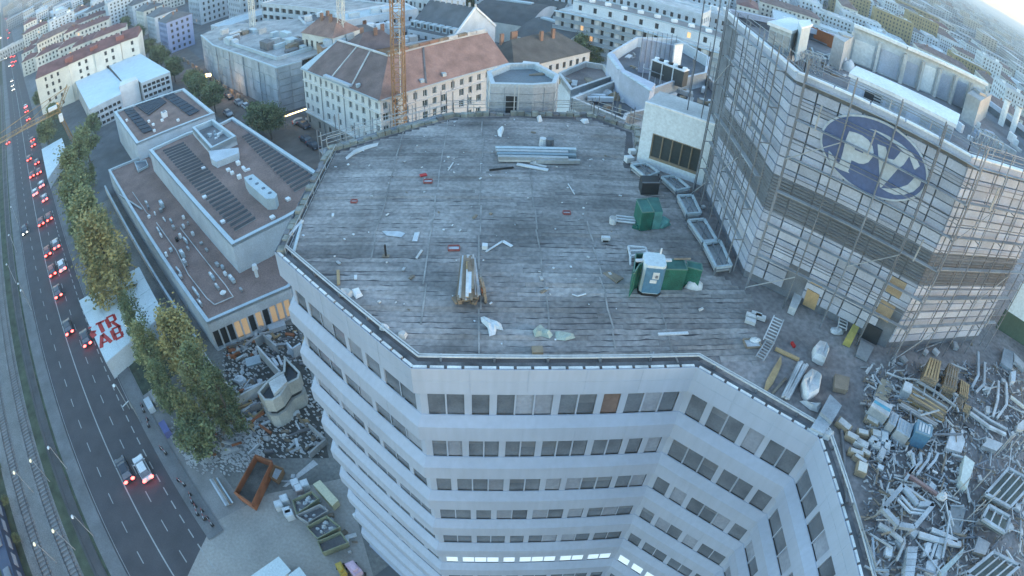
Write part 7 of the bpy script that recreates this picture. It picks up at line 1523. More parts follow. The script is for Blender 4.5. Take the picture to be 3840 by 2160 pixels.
cabin([(340, 930), (432, 985), (385, 1120), (300, 1070)], .8, 'narrow grey site box right of the cyan striped one', STEEL, YZN, None, slots=2, slotm=STEEL); cabin([(440, 1010), (605, 1110), (560, 1260), (400, 1160)], .8, 'wider grey site box beside the narrow one', STEEL, YZN, None, slots=3, slotm=STEEL)
cabin([(665, 1030), (850, 1130), (830, 1250), (640, 1180)], 1.1, 'blue container box with white slatted lid', BLUEP, mat('lid_blue', (.16, .26, .33), .6, var=.1), None, slots=4)
cabin([(510, 560), (600, 600), (580, 710), (480, 660)], .7, 'small pale box at the left end of the timber stack', YZN, YWH)
def stack(a, c, w, layers, k, lab, mats, zf=YB):
    a, c = Vector(zf(*a)), Vector(zf(*c)); e_, n_, L_ = unit(a, c); t = thing('timber_stack', lab, 'timber stack', tuple(a))
    for l in range(layers):
        for i in range(k):
            o_ = -n_ * (w * (i + .5) / k) if True else 0; s_ = random.uniform(-.15, .15); MB().bar(a + o_ + e_ * s_ + Vector((0, 0, .1 + l * .13)), c + o_ + e_ * s_ + Vector((0, 0, .1 + l * .13)), w / k * .82, .1).build('board', random.choice(mats), t)
    for f_ in (.15, .85): p = a.lerp(c, f_); MB().bar(p, p - n_ * w, .1, .09).build('bearer', TAND, t)
stack((480, 800), (950, 1090), 1.3, 3, 7, 'long stack of weathered boards in the middle of the works yard', (TAND, TAND, CONCL, TAN)); stack((410, 900), (860, 1160), .5, 2, 3, 'narrow second stack of boards in front of the long one', (TAND, CONC))
def pallet_stack(pts, k, lab, zf=YB):
    q = [Vector(zf(x, y, Z0 + k * .14)) for x, y in pts]; t = thing('pallet_stack', lab, 'pallets', (q[0].x, q[0].y, Z0), 0, 'wooden pallet stacks in the works yard')
    for l in range(k):
        z = Z0 + l * .14
        for j in range(5): u0, u1 = j / 5 + .02, j / 5 + .15; r = [q[0].lerp(q[1], u0), q[0].lerp(q[1], u1), q[3].lerp(q[2], u1), q[3].lerp(q[2], u0)]; MB().prism([(v.x, v.y) for v in r], z + .1, z + .125).build('slat', TAN if l % 2 else TAND, t)
        for v0 in (0, .45, .9): r = [q[0].lerp(q[3], v0), q[1].lerp(q[2], v0), q[1].lerp(q[2], v0 + .1), q[0].lerp(q[3], v0 + .1)]; MB().prism([(v.x, v.y) for v in r], z, z + .098).build('bearer', TAND, t)
PT = ([(820, 255), (965, 310), (925, 550), (740, 480)], 8, 'taller pallet stack at the left of the pair near the tower'), ([(1050, 325), (1185, 400), (1150, 660), (985, 590)], 7, 'pallet stack right of the taller one near the tower'), ([(1200, 530), (1310, 600), (1290, 770), (1180, 700)], 4, 'low pallet stack with a board on top'), ([(1170, 730), (1250, 780), (1210, 900), (1110, 850)], 3, 'lowest pallets behind the steel girders'), ([(1250, 830), (1330, 870), (1300, 960), (1220, 920)], 2, 'pair of pallets at the end of the girders')
for a in PT: pallet_stack(*a)
def girder(pts, w, h, lab, zf, m=STEEL, z=.6, name='girder'):
    t = thing(name, lab, 'girder', tuple(zf(*pts[0])))
    for a, c in zip(pts, pts[1:]): A_, B_ = Vector(zf(*a, Z0 + z)), Vector(zf(*c, Z0 + z)); MB().bar(A_, B_, w, h).build('chord', m, t)
    for p_ in pts: p = Vector(zf(*p_, Z0 + z)); MB().bar(up(p, Z0), p, .08).build('leg', STEELD, t)
girder([(650, 550), (900, 700), (1130, 870)], .14, .12, 'long grey girder across the pallets, lower of two', YB); girder([(830, 560), (1000, 640), (1160, 740)], .14, .12, 'long grey girder across the pallets, upper of two', YB)
for i, (a, c) in enumerate((((760, 620), (740, 720)), ((900, 560), (860, 740)), ((960, 660), (900, 780)), ((1150, 740), (1090, 850)), ((1090, 860), (1030, 930)))): beam('strut', 'short grey strut between the two girders, number %s from the left' % ('one two three four five'.split()[i]), 'strut', YB(*a, Z0 + .6), YB(*c, Z0 + .6), .09, .09, STEEL, Z0 + .5, 'struts between the girders')
top_poly('foam_sheet', 'torn white foam panel lying right of the blue container', 'panel', [(1090, 1130), (1150, 1215), (1220, 1215), (1250, 1300), (1205, 1440), (1010, 1380)], .3, YWH, YB)
for pts, lab, m in (([(1410, 200), (1410, 490), (1330, 640)], 'bent pale channel at the right of the pallets', YZN), ([(1660, 560), (1650, 790), (1590, 1000)], 'bent white channel, left of the right hand pair', YWH), ([(1755, 580), (1760, 850), (1640, 1020)], 'bent white channel, right of the right hand pair', YWH), ([(1490, 330), (1480, 600), (1380, 700)], 'thin bent steel channel beside the pale one', STEEL), ([(1310, 950), (1540, 1120), (1750, 1220)], 'long white rail running down to the right in the yard', YWH), ([(1340, 900), (1560, 1050), (1760, 1160)], 'long grey rail beside the white one in the yard', STEEL), ([(1810, 750), (1976, 880)], 'thick cream rail at the right edge of the yard', PLASTER)): girder(pts, .2, .16, lab, YB, m, .3, 'bent_channel')
for i, (pts, lab, m) in enumerate((([(1730, 150), (1850, 190), (1830, 420), (1690, 330)], 'large blue grey sheet near the green hoarding', YZN), ([(1850, 200), (1976, 330), (1976, 420), (1860, 300)], 'pale sheet at the right frame edge near the green hoarding', YWH), ([(1480, 600), (1560, 640), (1560, 700), (1500, 670)], 'white crumpled pack right of the bent channels', YWH), ([(1820, 440), (1880, 430), (1870, 560), (1820, 560)], 'pale oval panel beside the blue grey sheet', PLASTERB), ([(1510, 860), (1560, 870), (1560, 950), (1510, 940)], 'small white bag left of the bent white channel', YWH), ([(1900, 1090), (1976, 1030), (1976, 1160), (1890, 1150)], 'pale box at the right edge under the cream rail', CONCL), ([(1550, 1260), (1720, 1330), (1640, 1420), (1460, 1350)], 'grey mat in the lower right of the yard', STEEL))):
    top_poly('yard_sheet', lab, 'sheet', pts, .3 if i < 3 else .4, m, YB)
# beige sacks and boxes near the corner
for i, (x, y, w, d, m) in enumerate(((560, 330, .9, .5, CARD), (620, 420, .8, .4, CARD), (700, 390, .7, .35, CARD), (770, 300, .9, .35, CARD), (800, 400, .6, .5, CARD), (690, 470, .8, .4, CONCL), (650, 540, .9, .3, CARD), (780, 450, .5, .5, YWH), (800, 480, .5, .4, CONCL), (860, 430, .5, .9, YZN), (880, 490, .4, .8, YZN), (840, 550, .4, .9, STEEL), (720, 540, .6, .3, CARD), (680, 590, .9, .25, TAND))):
    p = Y4(x, y); t = thing('crate', '%s %s in the heap beside the grey boxes, number %d from the top' % (('brown', 'brown', 'brown', 'long brown', 'brown', 'pale', 'low brown', 'white', 'pale', 'pale steel', 'pale steel', 'grey steel', 'small brown', 'flat brown')[i], 'crate' if i < 9 else 'frame', i + 1), 'crate', (p.x, p.y, Z0), random.uniform(-.9, -.3), 'crates heaped in the works yard'); MB().box((0, 0, 0), w, d, .3).build('box', m, t, local=True); MB().box((0, 0, .302), w * .8, d * .7, .05).build('lid', CONCL if m is CARD else YWH, t, local=True)
p = Y4(690, 660); t = thing('crate', 'single square cream crate standing apart in the yard', 'crate', (p.x, p.y, Z0), -.5); MB().box((0, 0, 0), .6, .65, .35).build('box', CARD, t, local=True); MB().box((0, 0, .352), .5, .55, .04).build('lid', PLASTER, t, local=True)
# ---- YC window: heptagonal frame etc.
hp = [(580, 385), (760, 605), (940, 610), (715, 880), (530, 850), (345, 650)]
q = [Vector(YC(x, y, Z0 + .9)) for x, y in hp]; t = thing('window_frame', 'large six sided white steel frame standing in the works yard', 'frame', (q[0].x, q[0].y, Z0))
for i in range(6): MB().bar(q[i], q[(i + 1) % 6], .26, .2).build('frame_bar', YZN, t); MB().bar(up(q[i], Z0), q[i], .1).build('leg', STEEL, t)
for a, c in (((520, 540), (670, 700)), ((670, 700), (860, 720)), ((560, 500), (700, 660)), ((700, 660), (870, 690))): MB().bar(YC(*a, Z0 + .85), YC(*c, Z0 + .85), .1).build('mullion', YWH, t)
girder([(620, 240), (830, 380), (1050, 530)], .16, .16, 'dull reddish pipe lying above the six sided frame', YC, mat('reddish_pipe', (.25, .17, .165), .7, var=.15), .5, 'pipe'); girder([(620, 400), (850, 560), (940, 600)], .12, .1, 'white rail running beside the six sided frame', YC, YWH, .5, 'pipe')
p = Vector(YC(1040, 520, Z0 + .6)); tag(MB().blob(tuple(p), .35, .25, .3).build('knob', YWH), 'white wrapped end at the tip of the reddish pipe', 'wrap')
for pts, lab in (([(790, 0), (800, 100), (650, 250)], 'bent white gutter from the blue container, left'), ([(900, 0), (880, 80), (750, 250)], 'bent white gutter from the blue container, middle'), ([(1000, 0), (960, 90), (870, 190)], 'bent white gutter from the blue container, right'), ([(700, 0), (720, 150), (600, 330)], 'thin grey gutter left of the white ones')): girder(pts, .16, .14, lab, YC, YZN, .6, 'gutter')
top_poly('grey_slab', 'long grey slab lying right of the six sided frame', 'slab', [(1165, 590), (1325, 640), (1260, 1010), (1090, 915)], .2, mat('slab_grey', (.24, .25, .255), .8, var=.1), YC)
top_poly('white_box', 'long white box standing upright at the top of the lower yard', 'box', [(1320, 20), (1435, 110), (1345, 410), (1265, 320)], .5, mat('box_cream', (.58, .62, .58), .6, var=.08), YC)
t = thing('panelled_board', 'long pale board of square panels near the bottom frame edge', 'board', tuple(YC(680, 1250)))
for k in range(5): y0 = 1100 + k * 75; q = [Vector(YC(x, y, Z0 + .5)) for x, y in ((645 - k * 8, y0), (765 - k * 10, y0), (756 - k * 10, y0 + 70), (638 - k * 8, y0 + 70))]; MB().prism([(v.x, v.y) for v in q], Z0 + .1, Z0 + .5).build('panel', YZN, t)
for pts, w, m, lab in (([(770, 960), (1000, 1030), (1265, 1080)], .3, YWH, 'thick white pipe bundle in the lower yard, upper'), ([(920, 905), (1080, 970), (1220, 1040)], .25, YWH, 'white pipe bundle just above the thick one'), ([(300, 840), (450, 930), (580, 1040)], .18, YWH, 'white pipe left of the panelled board'), ([(600, 1060), (510, 1270)], .12, CONCL, 'pale batten running down left of the panelled board'), ([(0, 590), (110, 900), (290, 1400)], .01, STEEL, 'thin steel wire along the edge rail')): girder(pts, w, .16, lab, YC, m, .3, 'pipe')
for i, (pts, m, lab) in enumerate((([(870, 1050), (930, 1060), (890, 1200), (820, 1210)], YWH, 'white roll lying below the pipe bundle, left'), ([(960, 1060), (1000, 1060), (930, 1260), (900, 1260)], YWH, 'white roll lying below the pipe bundle, middle'), ([(1010, 1070), (1065, 1100), (1025, 1250), (970, 1200)], YWH, 'white roll lying below the pipe bundle, right'), ([(1010, 1390), (1310, 1110), (1290, 1200), (1050, 1449)], mat('pale_green_sheet', (.36, .42, .42), .6, var=.1), 'long pointed pale green sheet at the bottom of the yard'), ([(870, 1270), (1000, 1250), (960, 1449), (850, 1400)], STEEL, 'grey sheet below the white rolls'), ([(1480, 980), (1620, 1060), (1560, 1200), (1420, 1160)], STEEL, 'grey plate right of the pointed sheet'), ([(330, 840), (410, 860), (380, 900), (320, 880)], YWH, 'small white box below the six sided frame'))): top_poly('yard_piece', lab, 'sheet', pts, .3, m, YC)
# platform frames at right
def platform(pts, k, lab, zf=YC, h=.9):
    q = [Vector(zf(x, y, Z0 + h)) for x, y in pts]; t = thing('steel_platform', lab, 'platform', (q[0].x, q[0].y, Z0))
    for i in range(4): MB().bar(q[i], q[(i + 1) % 4], .18, .16).build('edge_beam', YZN, t); MB().bar(up(q[i], Z0), q[i], .1).build('leg', STEELD, t)
    for i in range(1, k): MB().bar(q[0].lerp(q[3], i / k), q[1].lerp(q[2], i / k), .1).build('joist', STEEL, t)
    MB().prism([(v.x, v.y) for v in q], Z0 + h - .3, Z0 + h - .26).build('net', mat('grey_green_net', (.12, .15, .145), .8, var=.25, scale=3), t)
platform([(1560, 480), (1830, 180), (2120, 340), (1850, 640)], 4, 'steel platform frame with grey green net, upper right of the yard'); platform([(1330, 1430), (1650, 1170), (1960, 1330), (1640, 1600)], 4, 'steel platform frame with grey green net, at the bottom right'); platform([(1520, 770), (1600, 620), (1850, 760), (1790, 940)], 3, 'smaller rusty steel platform between the two netted ones')
random.seed(5)
kinds = [(STEEL, 'grey steel bar'), (YWH, 'white strip'), (TAND, 'weathered batten'), (YZN, 'pale metal profile'), (CONCL, 'pale slat'), (STEELD, 'dark tube')]
for i in range(230):
    if i < 150: x, y = random.uniform(150, 2016), random.uniform(40, 1449); p = Vector(YC(x, y)); zone = 'lower'
    else: x, y = random.uniform(60, 1976), random.uniform(330, 1449); p = Vector(YB(x, y)); zone = 'upper'
    if p.y < TD.y + .1 or (p.x < 15.5): continue
    m, nm = random.choice(kinds); a = random.choice((-.55, 1.0)) + random.gauss(0, .35); L_ = random.choice((.4, .6, .9, 1.4, 2.4)); w = random.uniform(.04, .12); z = Z0 + random.choice((.05, .1, .3))
    d_ = Vector((math.cos(a), math.sin(a), 0)) * L_ / 2; b = MB().bar(p - d_ + Vector((0, 0, z - Z0 + .05)), p + d_ + Vector((0, 0, z - Z0 + random.choice((.05, .05, .3)))), w, w * .8)
    tag(b.build('loose_bar', m), '%s %s lying among the clutter of the %s works yard, %s' % ('short' if L_ < .8 else 'medium long' if L_ < 2 else 'long', nm, zone, 'left half' if x < 1050 else 'right half'), 'bar', '%ss strewn in the %s works yard' % (nm, zone))
for i in range(60):
    x, y = random.uniform(150, 2016), random.uniform(40, 1449); p = Vector(YC(x, y)) if i < 40 else Vector(YB(x, y))
    if p.x < 15.5: continue
    s = random.uniform(.15, .45); m, nm = random.choice(((YWH, 'white lump'), (CONCL, 'pale block'), (CARD, 'brown carton'), (STEEL, 'grey fitting')))
    tag(MB().box((p.x, p.y, Z0), s * 1.3, s, s * .7, random.uniform(0, 3)).build('loose_block', m), '%s lying on the floor of the works yard' % nm, 'block', '%ss in the works yard' % nm)
for i in range(9):
    x, y = [(1700, 30), (1760, 50), (1650, 60), (1870, 20), (1940, 30), (1380, 480), (1480, 700), (1130, 560), (1300, 820)][i]; p = Vector(YC(x, y)); tag(MB().bar(up(p, Z0), up(p, Z0 + 2.0), .06).build('upright', STEEL), 'upright steel post in the works yard, number %s of nine' % ('one two three four five six seven eight nine'.split()[i]), 'post', 'upright posts in the works yard')
# long poles / beams across the upper yard
for a, c, w, m, lab in (((180, 420), (0, 680), .1, YWH, 'white pole lying left of the tan board'), ((640, 140 + 60), (1000, 60), .06, STEEL, 'thin pole near the foot of the right hand scaffold'), ((1280, 380), (1280, 560), .12, BLACK, 'black bar between pallets and bent channel'), ((1230, 1100), (1350, 1200), .14, BLACK, 'black bar right of the foam panel')): beam('pole', lab, 'pole', YB(*a), YB(*c), w, .08, m)
beam('kerb_board', 'dark upright board edging the yard by the crate heap', 'board', Y4(545, 320), Y4(590, 900), .14, .15, CONCD)

sm = MB(); ms_ = [STEEL, CONCD, TAND, CONCL, STEELD, YWH, CONC]
for i in range(2600):
    if i % 2: p = Vector(YC(random.uniform(100, 2200), random.uniform(0, 1600)))
    else: p = Vector(YB(random.uniform(0, 2100), random.uniform(350, 1449)))
    if p.x < 15.6 or p.y < 3.2: continue
    sm.cur = random.choices(range(7), (3, 3, 2, 2, 3, 1.2, 3))[0]; a = random.uniform(0, 3.14); L_ = random.choice((.1, .18, .3, .5, .8)); z = Z0 + random.uniform(0, .12)
    d_ = Vector((math.cos(a), math.sin(a), random.uniform(-.25, .25))) * L_ / 2; c = Vector((p.x, p.y, z + .06)); sm.bar(c - d_, c + d_, random.uniform(.03, .12), random.uniform(.02, .06))
tag(sm.build('scrap_litter', ms_, origin=(0, 0, 0)), 'fine grey demolition litter covering the floor of the works yard', 'litter', kind='stuff')
# ================================================================ SITE AT GROUND LEVEL
# banner hut
HZb = 3.4
q = [Vector(ZL(x, y, HZb)) for x, y in ((595, 820), (1050, 565), (1240, 920), (800, 1290))]
hut = thing('banner_hut', 'white roofed site hut with large red letters beside the road', 'site hut', (q[0].x, q[0].y, 0)); MB().prism([(v.x, v.y) for v in q], 0, HZb - .05).build('body', PLASTERB, hut)
HW = mat('hut_white_roof', (.55, .63, .66), .6, var=.06)
f = lambda u, v: (q[0].lerp(q[1], u)).lerp(q[3].lerp(q[2], u), v)
for i in range(4):
    for j in range(4):
        r = [f(i / 4 + .003, j / 4 + .003), f((i + 1) / 4 - .003, j / 4 + .003), f((i + 1) / 4 - .003, (j + 1) / 4 - .003), f(i / 4 + .003, (j + 1) / 4 - .003)]; MB().prism([(v.x, v.y) for v in r], HZb - .04, HZb + .04).build('roof_panel', HW, hut)
zb_ = lambda x, y: Vector(at(260 + x * .29, 980 + y * .29, HZb + .05))
def stroke(poly, name='letter_stroke'): v = [zb_(*p) for p in poly]; MB().prism([(a.x, a.y) for a in v], HZb + .045, HZb + .06).build(name, RED, hut)
def band(a, c, w): 
    a, c = zb_(*a), zb_(*c); MB().bar((a.x, a.y, HZb + .055), (c.x, c.y, HZb + .055), w * .0175 * 1.3, .02).build('letter_stroke', RED, hut)
# S (cut by the edge), T, R / P-dot, A, B
band((245, 865), (285, 850), 16); band((285, 925), (330, 975), 42); band((275, 915), (345, 905), 20)
band((340, 815), (450, 770), 22); band((385, 795), (440, 915), 34)
band((475, 745), (530, 855), 34); band((475, 735), (570, 690), 20); band((570, 690), (600, 760), 24); band((600, 760), (515, 800), 18); band((560, 790), (660, 850), 24)
band((420, 950), (415, 1120), 34); band((425, 940), (545, 1045), 30); band((420, 1060), (490, 1030), 18)
band((545, 890), (600, 1010), 34); band((545, 880), (640, 840), 20); band((640, 840), (660, 900), 24); band((575, 955), (670, 905), 18); band((670, 910), (690, 960), 24); band((600, 1015), (700, 960), 22)
p = Vector(ZL(860, 1260, 2)); t = thing('hut_awning', 'small white awning at the lower end of the banner hut', 'awning', (p.x, p.y, 0)); MB().box((p.x, p.y, 0), 1.6, 1.2, 2.4, ANG).build('body', PLASTERB, t); MB().box((p.x, p.y, 2.41), 2.0, 1.4, .12, ANG).build('roof', CLOTH, t)
q2 = [Vector(Z1(x, y, 3)) for x, y in ((470, 1690), (700, 1560), (755, 1720), (590, 1950), (540, 2030))]
t = thing('small_hut', 'white roofed hut partly hidden by the upper trees', 'site hut', (q2[0].x, q2[0].y, 0)); MB().prism([(v.x, v.y) for v in q2], 0, 2.9).build('body', PLASTERB, t); MB().prism([(v.x, v.y) for v in q2], 2.902, 3.0).build('roof', HW, t)
# bottom white huts
YD = lambda x, y, z=0: Vector(at(700 + x * .352, 1650 + y * .352, z))
for pts, lab in (([(980, 1240), (1110, 1390), (960, 1520), (650, 1470)], 'white roofed site container at the bottom edge, left one'), ([(1200, 1350), (1300, 1480), (1180, 1560), (1080, 1440)], 'white roofed site container at the bottom edge, right one')):
    q = [YD(x, y, 2.8) for x, y in pts]; t = thing('site_container', lab, 'container', (q[0].x, q[0].y, 0)); MB().prism([(v.x, v.y) for v in q], 0, 2.7).build('body', PLASTERB, t); MB().prism([(v.x, v.y) for v in q], 2.702, 2.8).build('roof', HW, t)
# curved concrete building with sunken court
YE = lambda x, y, z=0: Vector(at(750 + x * .345, 1200 + y * .345, z))
CW = mat('weathered_white_concrete', (.42, .42, .40), .85, var=.2)
cvb = thing('curved_pavilion', 'small curved concrete pavilion with dark roof and window band at the tower foot', 'building', tuple(YE(850, 800, 0)))
out = [(625, 790), (735, 660), (905, 560), (915, 390), (1090, 570), (1075, 640), (960, 700), (880, 820), (790, 880), (700, 880)]
q = V2([YE(x, y, 5) for x, y in out]); 
if not ccw(q): q = q[::-1]
mb = MB(); k = len(q); inn = offset(q, -.28, True)
plain_walls(cvb, q, 3.0, 5, CW, name='upper_band'); 
qi = offset(q, -.35, True); plain_walls(cvb, qi, 2.2, 3.0, DGLASS, name='window_band'); plain_walls(cvb, q, 0, 2.2, CW, name='lower_wall')
for i in range(k): j = (i + 1) % k; MB().prism([(q[i].x, q[i].y), (q[j].x, q[j].y), (inn[j].x, inn[j].y), (inn[i].x, inn[i].y)], 4.98, 5.1).build('parapet', CW, cvb)
MB().sheet([(v.x, v.y, 4.3) for v in inn]).build('roof', mat('dark_blue_roof', (.07, .085, .10), .8, var=.2), cvb)
MB().sheet([(v.x, v.y, 2.2) for v in q]).build('sill', CW, cvb)
r = V2([YE(x, y, 5.6) for x, y in ((740, 670), (905, 570), (945, 660), (800, 800))]); MB().prism([(v.x, v.y) for v in r], 4.32, 5.5).build('roof_box', CONCL, cvb)
def wallrun(pts, z, h, lab, m=CONC, zf=YE, w=.25):
    t = thing('low_wall', lab, 'wall', tuple(zf(*pts[0], 0)))
    for a, c in zip(pts, pts[1:]): A_, B_ = Vector(zf(*a, z)), Vector(zf(*c, z)); MB().bar((A_.x, A_.y, z - h / 2), (B_.x, B_.y, z - h / 2), w, h).build('wall_run', m, t)
wallrun([(620, 280), (870, 560), (740, 660)], 2.2, 2.2, 'concrete wall leading to the curved pavilion', CONCL); wallrun([(330, 780), (390, 840), (720, 660)], 1.8, 1.8, 'low concrete wall of the court left of the pavilion', CONCL); wallrun([(590, 200), (680, 150), (830, 280)], 1.6, 1.6, 'concrete wall of the small pit behind the pavilion', CONC); wallrun([(940, 240), (1000, 310), (1090, 250)], 2, 2, 'low blue grey wall near the tower foot', PLASTERB); wallrun([(1180, 1130), (1360, 1290), (1180, 1449)], 1, 1, 'concrete upstand of the rubble pit', CONC); wallrun([(20, 300), (70, 390), (160, 520)], 1.0, 1.0, 'thin white wall among the trees, upper piece', CONCL, w=.2); wallrun([(210, 590), (340, 740), (390, 840)], 1.0, 1.0, 'thin white wall among the trees, lower piece', CONCL, w=.2); wallrun([(540, 940), (650, 890)], 1.2, 1.2, 'dark low wall by the pavilion stairs', CONCD)
qd = V2([YE(x, y) for x, y in ((250, 100), (1050, 50), (1300, 900), (1400, 1500), (700, 1500), (300, 900))]); struct(MB().sheet([(v.x, v.y, .004) for v in qd]), 'rubble_ground', mat('dark_rubble_soil', (.085, .085, .08), .95, var=.5, scale=2, fine=.35, bump=.4))
p = YE(640, 60, .4); tag(MB().blob((p.x, p.y, .0), 1.1, .8, .9).build('tarpaulin_heap', CLOTH), 'white tarpaulin heap before the lit shop windows', 'heap'); p = YE(840, 80, .3); tag(MB().box((p.x, p.y, 0), 2.6, 1.2, .8, .55).build('white_unit', PLASTERB), 'long white unit before the lit shop windows', 'unit'); p = YE(430, 640, .3); tag(MB().blob((p.x, p.y, 0), 1.0, .7, .7).build('tarpaulin_heap', CLOTH), 'white crumpled sheet in the court left of the pavilion', 'sheet'); p = YE(455, 560, .3); tag(MB().blob((p.x, p.y, 0), .35, .3, .5).build('tarpaulin_heap', CLOTH), 'small white bag above the crumpled sheet in the court', 'bag')
p = YE(580, 450, .1); tag(MB().box((p.x, p.y, 0), 2.2, 1.6, .3, .5).build('plate', ZINC), 'pale blue plate lying in the court by the trees', 'plate')
# rubble and debris
random.seed(9)
rub = [('broken concrete piece', CONCL), ('weathered plank', TAND), ('steel pipe', STEEL), ('brown timber', TAN), ('white scrap', CLOTH), ('dark rubble piece', CONCD), ('rusty bar', RUST)]
for i in range(170):
    x, y = random.choice(((random.uniform(870, 1330), random.uniform(1000, 1430)), (random.uniform(250, 620), random.uniform(120, 420)), (random.uniform(-50, 800), random.uniform(1150, 1500)), (random.uniform(600, 1200), random.uniform(20, 520)), (random.uniform(450, 700), random.uniform(650, 1150)))); p = YE(x, y); nm, m = random.choice(rub)
    if i % 3: b = MB().box((p.x, p.y, .01), random.uniform(.5, 2.6), random.uniform(.12, .45), random.uniform(.1, .45), random.choice((.6, -.6, .6)) + random.gauss(0, .4), random.uniform(-.15, .15))
    else: b = MB().blob((p.x, p.y, 0), random.uniform(.2, .7), random.uniform(.2, .5), random.uniform(.15, .5), n=6, m=3)
    tag(b.build('debris', m), '%s in the tower foot rubble, %s' % (nm, 'beyond the curved pavilion' if y < 560 else 'left of the curved pavilion' if x < 850 and y < 1000 else 'below the curved pavilion'), 'debris', '%ss in the rubble at the tower foot' % nm, 'thing')
gl = MB()
for i in range(2600):
    p = YE(random.choice((random.uniform(250, 620), random.uniform(600, 1350))), random.uniform(60, 1500)) if i < 1500 else YE(random.uniform(-330, 700), random.uniform(1050, 1560) + random.uniform(0, 150))
    if (p - RM).dot(RN) < 9.6: continue; gl.cur = random.choices(range(6), (3, 3, 2, 2, 1, 1.4))[0]; a = random.uniform(0, 3.14); L_ = random.choice((.2, .35, .6, 1.1))
    d_ = Vector((math.cos(a), math.sin(a), random.uniform(-.2, .2))) * L_ / 2; c = Vector((p.x, p.y, .1)); gl.bar(c - d_, c + d_, random.uniform(.06, .25), random.uniform(.04, .15))
tag(gl.build('site_litter', [CONCL, CONCD, TAND, STEEL, CLOTH, TAN], origin=(0, 0, 0)), 'fine rubble and litter on the ground at the foot of the white tower', 'litter', kind='stuff')
# skips
def skip(pts, h, m, lab, zf=YD, fill=CONCD, w=.14, group=None):
    q = [zf(x, y, h) for x, y in pts]; c = sum(q, Vector()) / 4; t = thing('skip', lab, 'skip', (c.x, c.y, 0), 0, group); bt = [up(c + (v - c) * Vector((.93, .93, 1)).x, .1) for v in q]
    for i in range(4):
        j = (i + 1) % 4; a, b_, = q[i], q[j]; ain, bin_ = c + (a - c) * .93, c + (b_ - c) * .93
        MB().hexa([bt[i], bt[j], up(c + (q[j] - c) * .86, .1), up(c + (q[i] - c) * .86, .1)], [a, b_, bin_, ain]).build('side_wall', m, t)
    r = [c + (v - c) * .9 for v in q]; MB().prism([(v.x, v.y) for v in r], .1, h * .5).build('load', fill, t); return t, q, c
skip([(500, 560), (730, 150), (910, 220), (690, 690)], 2.0, RUST, 'big rusty orange open skip in the yard by the road', fill=mat('dark_rubble_soil', (.085, .085, .08)))
skip([(930, 260), (1030, 300), (960, 430), (880, 380)], 1.2, mat('rust_frame', (.26, .15, .08), .8, var=.2), 'smaller brownish skip right of the rusty orange one', fill=PLASTERB)
YK = mat('skip_olive', (.24, .25, .17), .7, var=.2)
G5 = 'row of open skips along the tower'
fills = []
for pts, lab, m in (([(1120, 640), (1330, 540), (1410, 620), (1165, 790)], 'dark rimmed skip full of white sacks, first in the row', YK), ([(1160, 800), (1420, 680), (1510, 745), (1290, 880)], 'skip with grey load, second in the row', CONC), ([(1270, 920), (1490, 800), (1640, 920), (1390, 1050)], 'skip with mixed white rubbish, third in the row', YK), ([(1385, 1080), (1640, 970), (1725, 1090), (1440, 1200)], 'skip with dark load, last in the row', YK)):
    t, q, c = skip(pts, 1.3, m, lab, group=G5); fills.append((q, c))
for fi in (0, 1, 2):
    q, c = fills[fi]
    for i in range(9 if fi != 1 else 3):
        v = q[random.randrange(4)]; p = c + (v - c) * random.uniform(0, .65); tag(MB().blob((p.x, p.y, .62), random.uniform(.2, .4), random.uniform(.15, .3), random.uniform(.3, .6), n=7, m=3).build('sack', random.choice((CLOTH, CLOTH, CONCL))), 'white sack in the %s skip of the row' % ('first', 'second', 'third')[fi], 'sack', 'white sacks in the %s skip' % ('first', 'second', 'third')[fi])
for i, (x, y) in enumerate(((985, 700), (1045, 640), (1075, 770), (1100, 800), (1260, 480), (1160, 470), (1200, 530))):
    p = YD(x, y, .5); m = CLOTH if i != 6 else mat('pinkish_sack', (.42, .33, .32), .8, var=.1); t = thing('bulk_bag', '%s cube shaped bulk bag beside the first skip, number %s from the left' % ('white' if i != 6 else 'pinkish', 'one two three four five six seven'.split()[i]), 'bulk bag', (p.x, p.y, 0), .55, 'bulk bags beside the skips'); MB().box((0, 0, 0), .95, .95, 1.0).build('bag', m, t, local=True); MB().box((0, 0, 1.0), .8, .8, .1).build('fold', CLOTH, t, local=True)
q = [YD(x, y, 1.2) for x, y in ((1345, 470), (1420, 425), (1615, 640), (1550, 700))]; t = thing('yellow_container', 'pale yellow long container close to the tower foot', 'container', (q[0].x, q[0].y, 0)); MB().prism([(v.x, v.y) for v in q], 0, 1.1).build('body', mat('pale_yellow', (.48, .45, .30), .6, var=.08), t); MB().prism([(v.x, v.y) for v in q], 1.102, 1.2).build('lid', mat('pale_yellow_lid', (.55, .53, .38), .6, var=.08), t)
random.seed(33)
SK = [('grey steel fitting', STEEL), ('weathered board', TAND), ('pale rubble block', CONCL), ('dark pipe piece', STEELD), ('white wrapped pack', CLOTH), ('brown carton', CARD)]
for i in range(90):
    u_ = random.random(); x, y = 1080 + 620 * u_ + random.uniform(-60, 330), 420 + 820 * u_ + random.uniform(-260, 60)
    p = YD(x, y)
    if p.y < 20 or (Vector((p.x, p.y, 0)) - TLL).dot(unit(TLL, TA)[1]) < .6: continue
    nm, m = SK[i % 6]; L_ = random.uniform(.3, 1.7); tag(MB().box((p.x, p.y, .01), L_, random.uniform(.12, .6), random.uniform(.08, .5), .55 + random.gauss(0, .35)).build('yard_item', m), '%s %s lying between the skips and the tower foot' % ('short' if L_ < .8 else 'longer', nm), 'site item', '%ss by the skips' % nm)
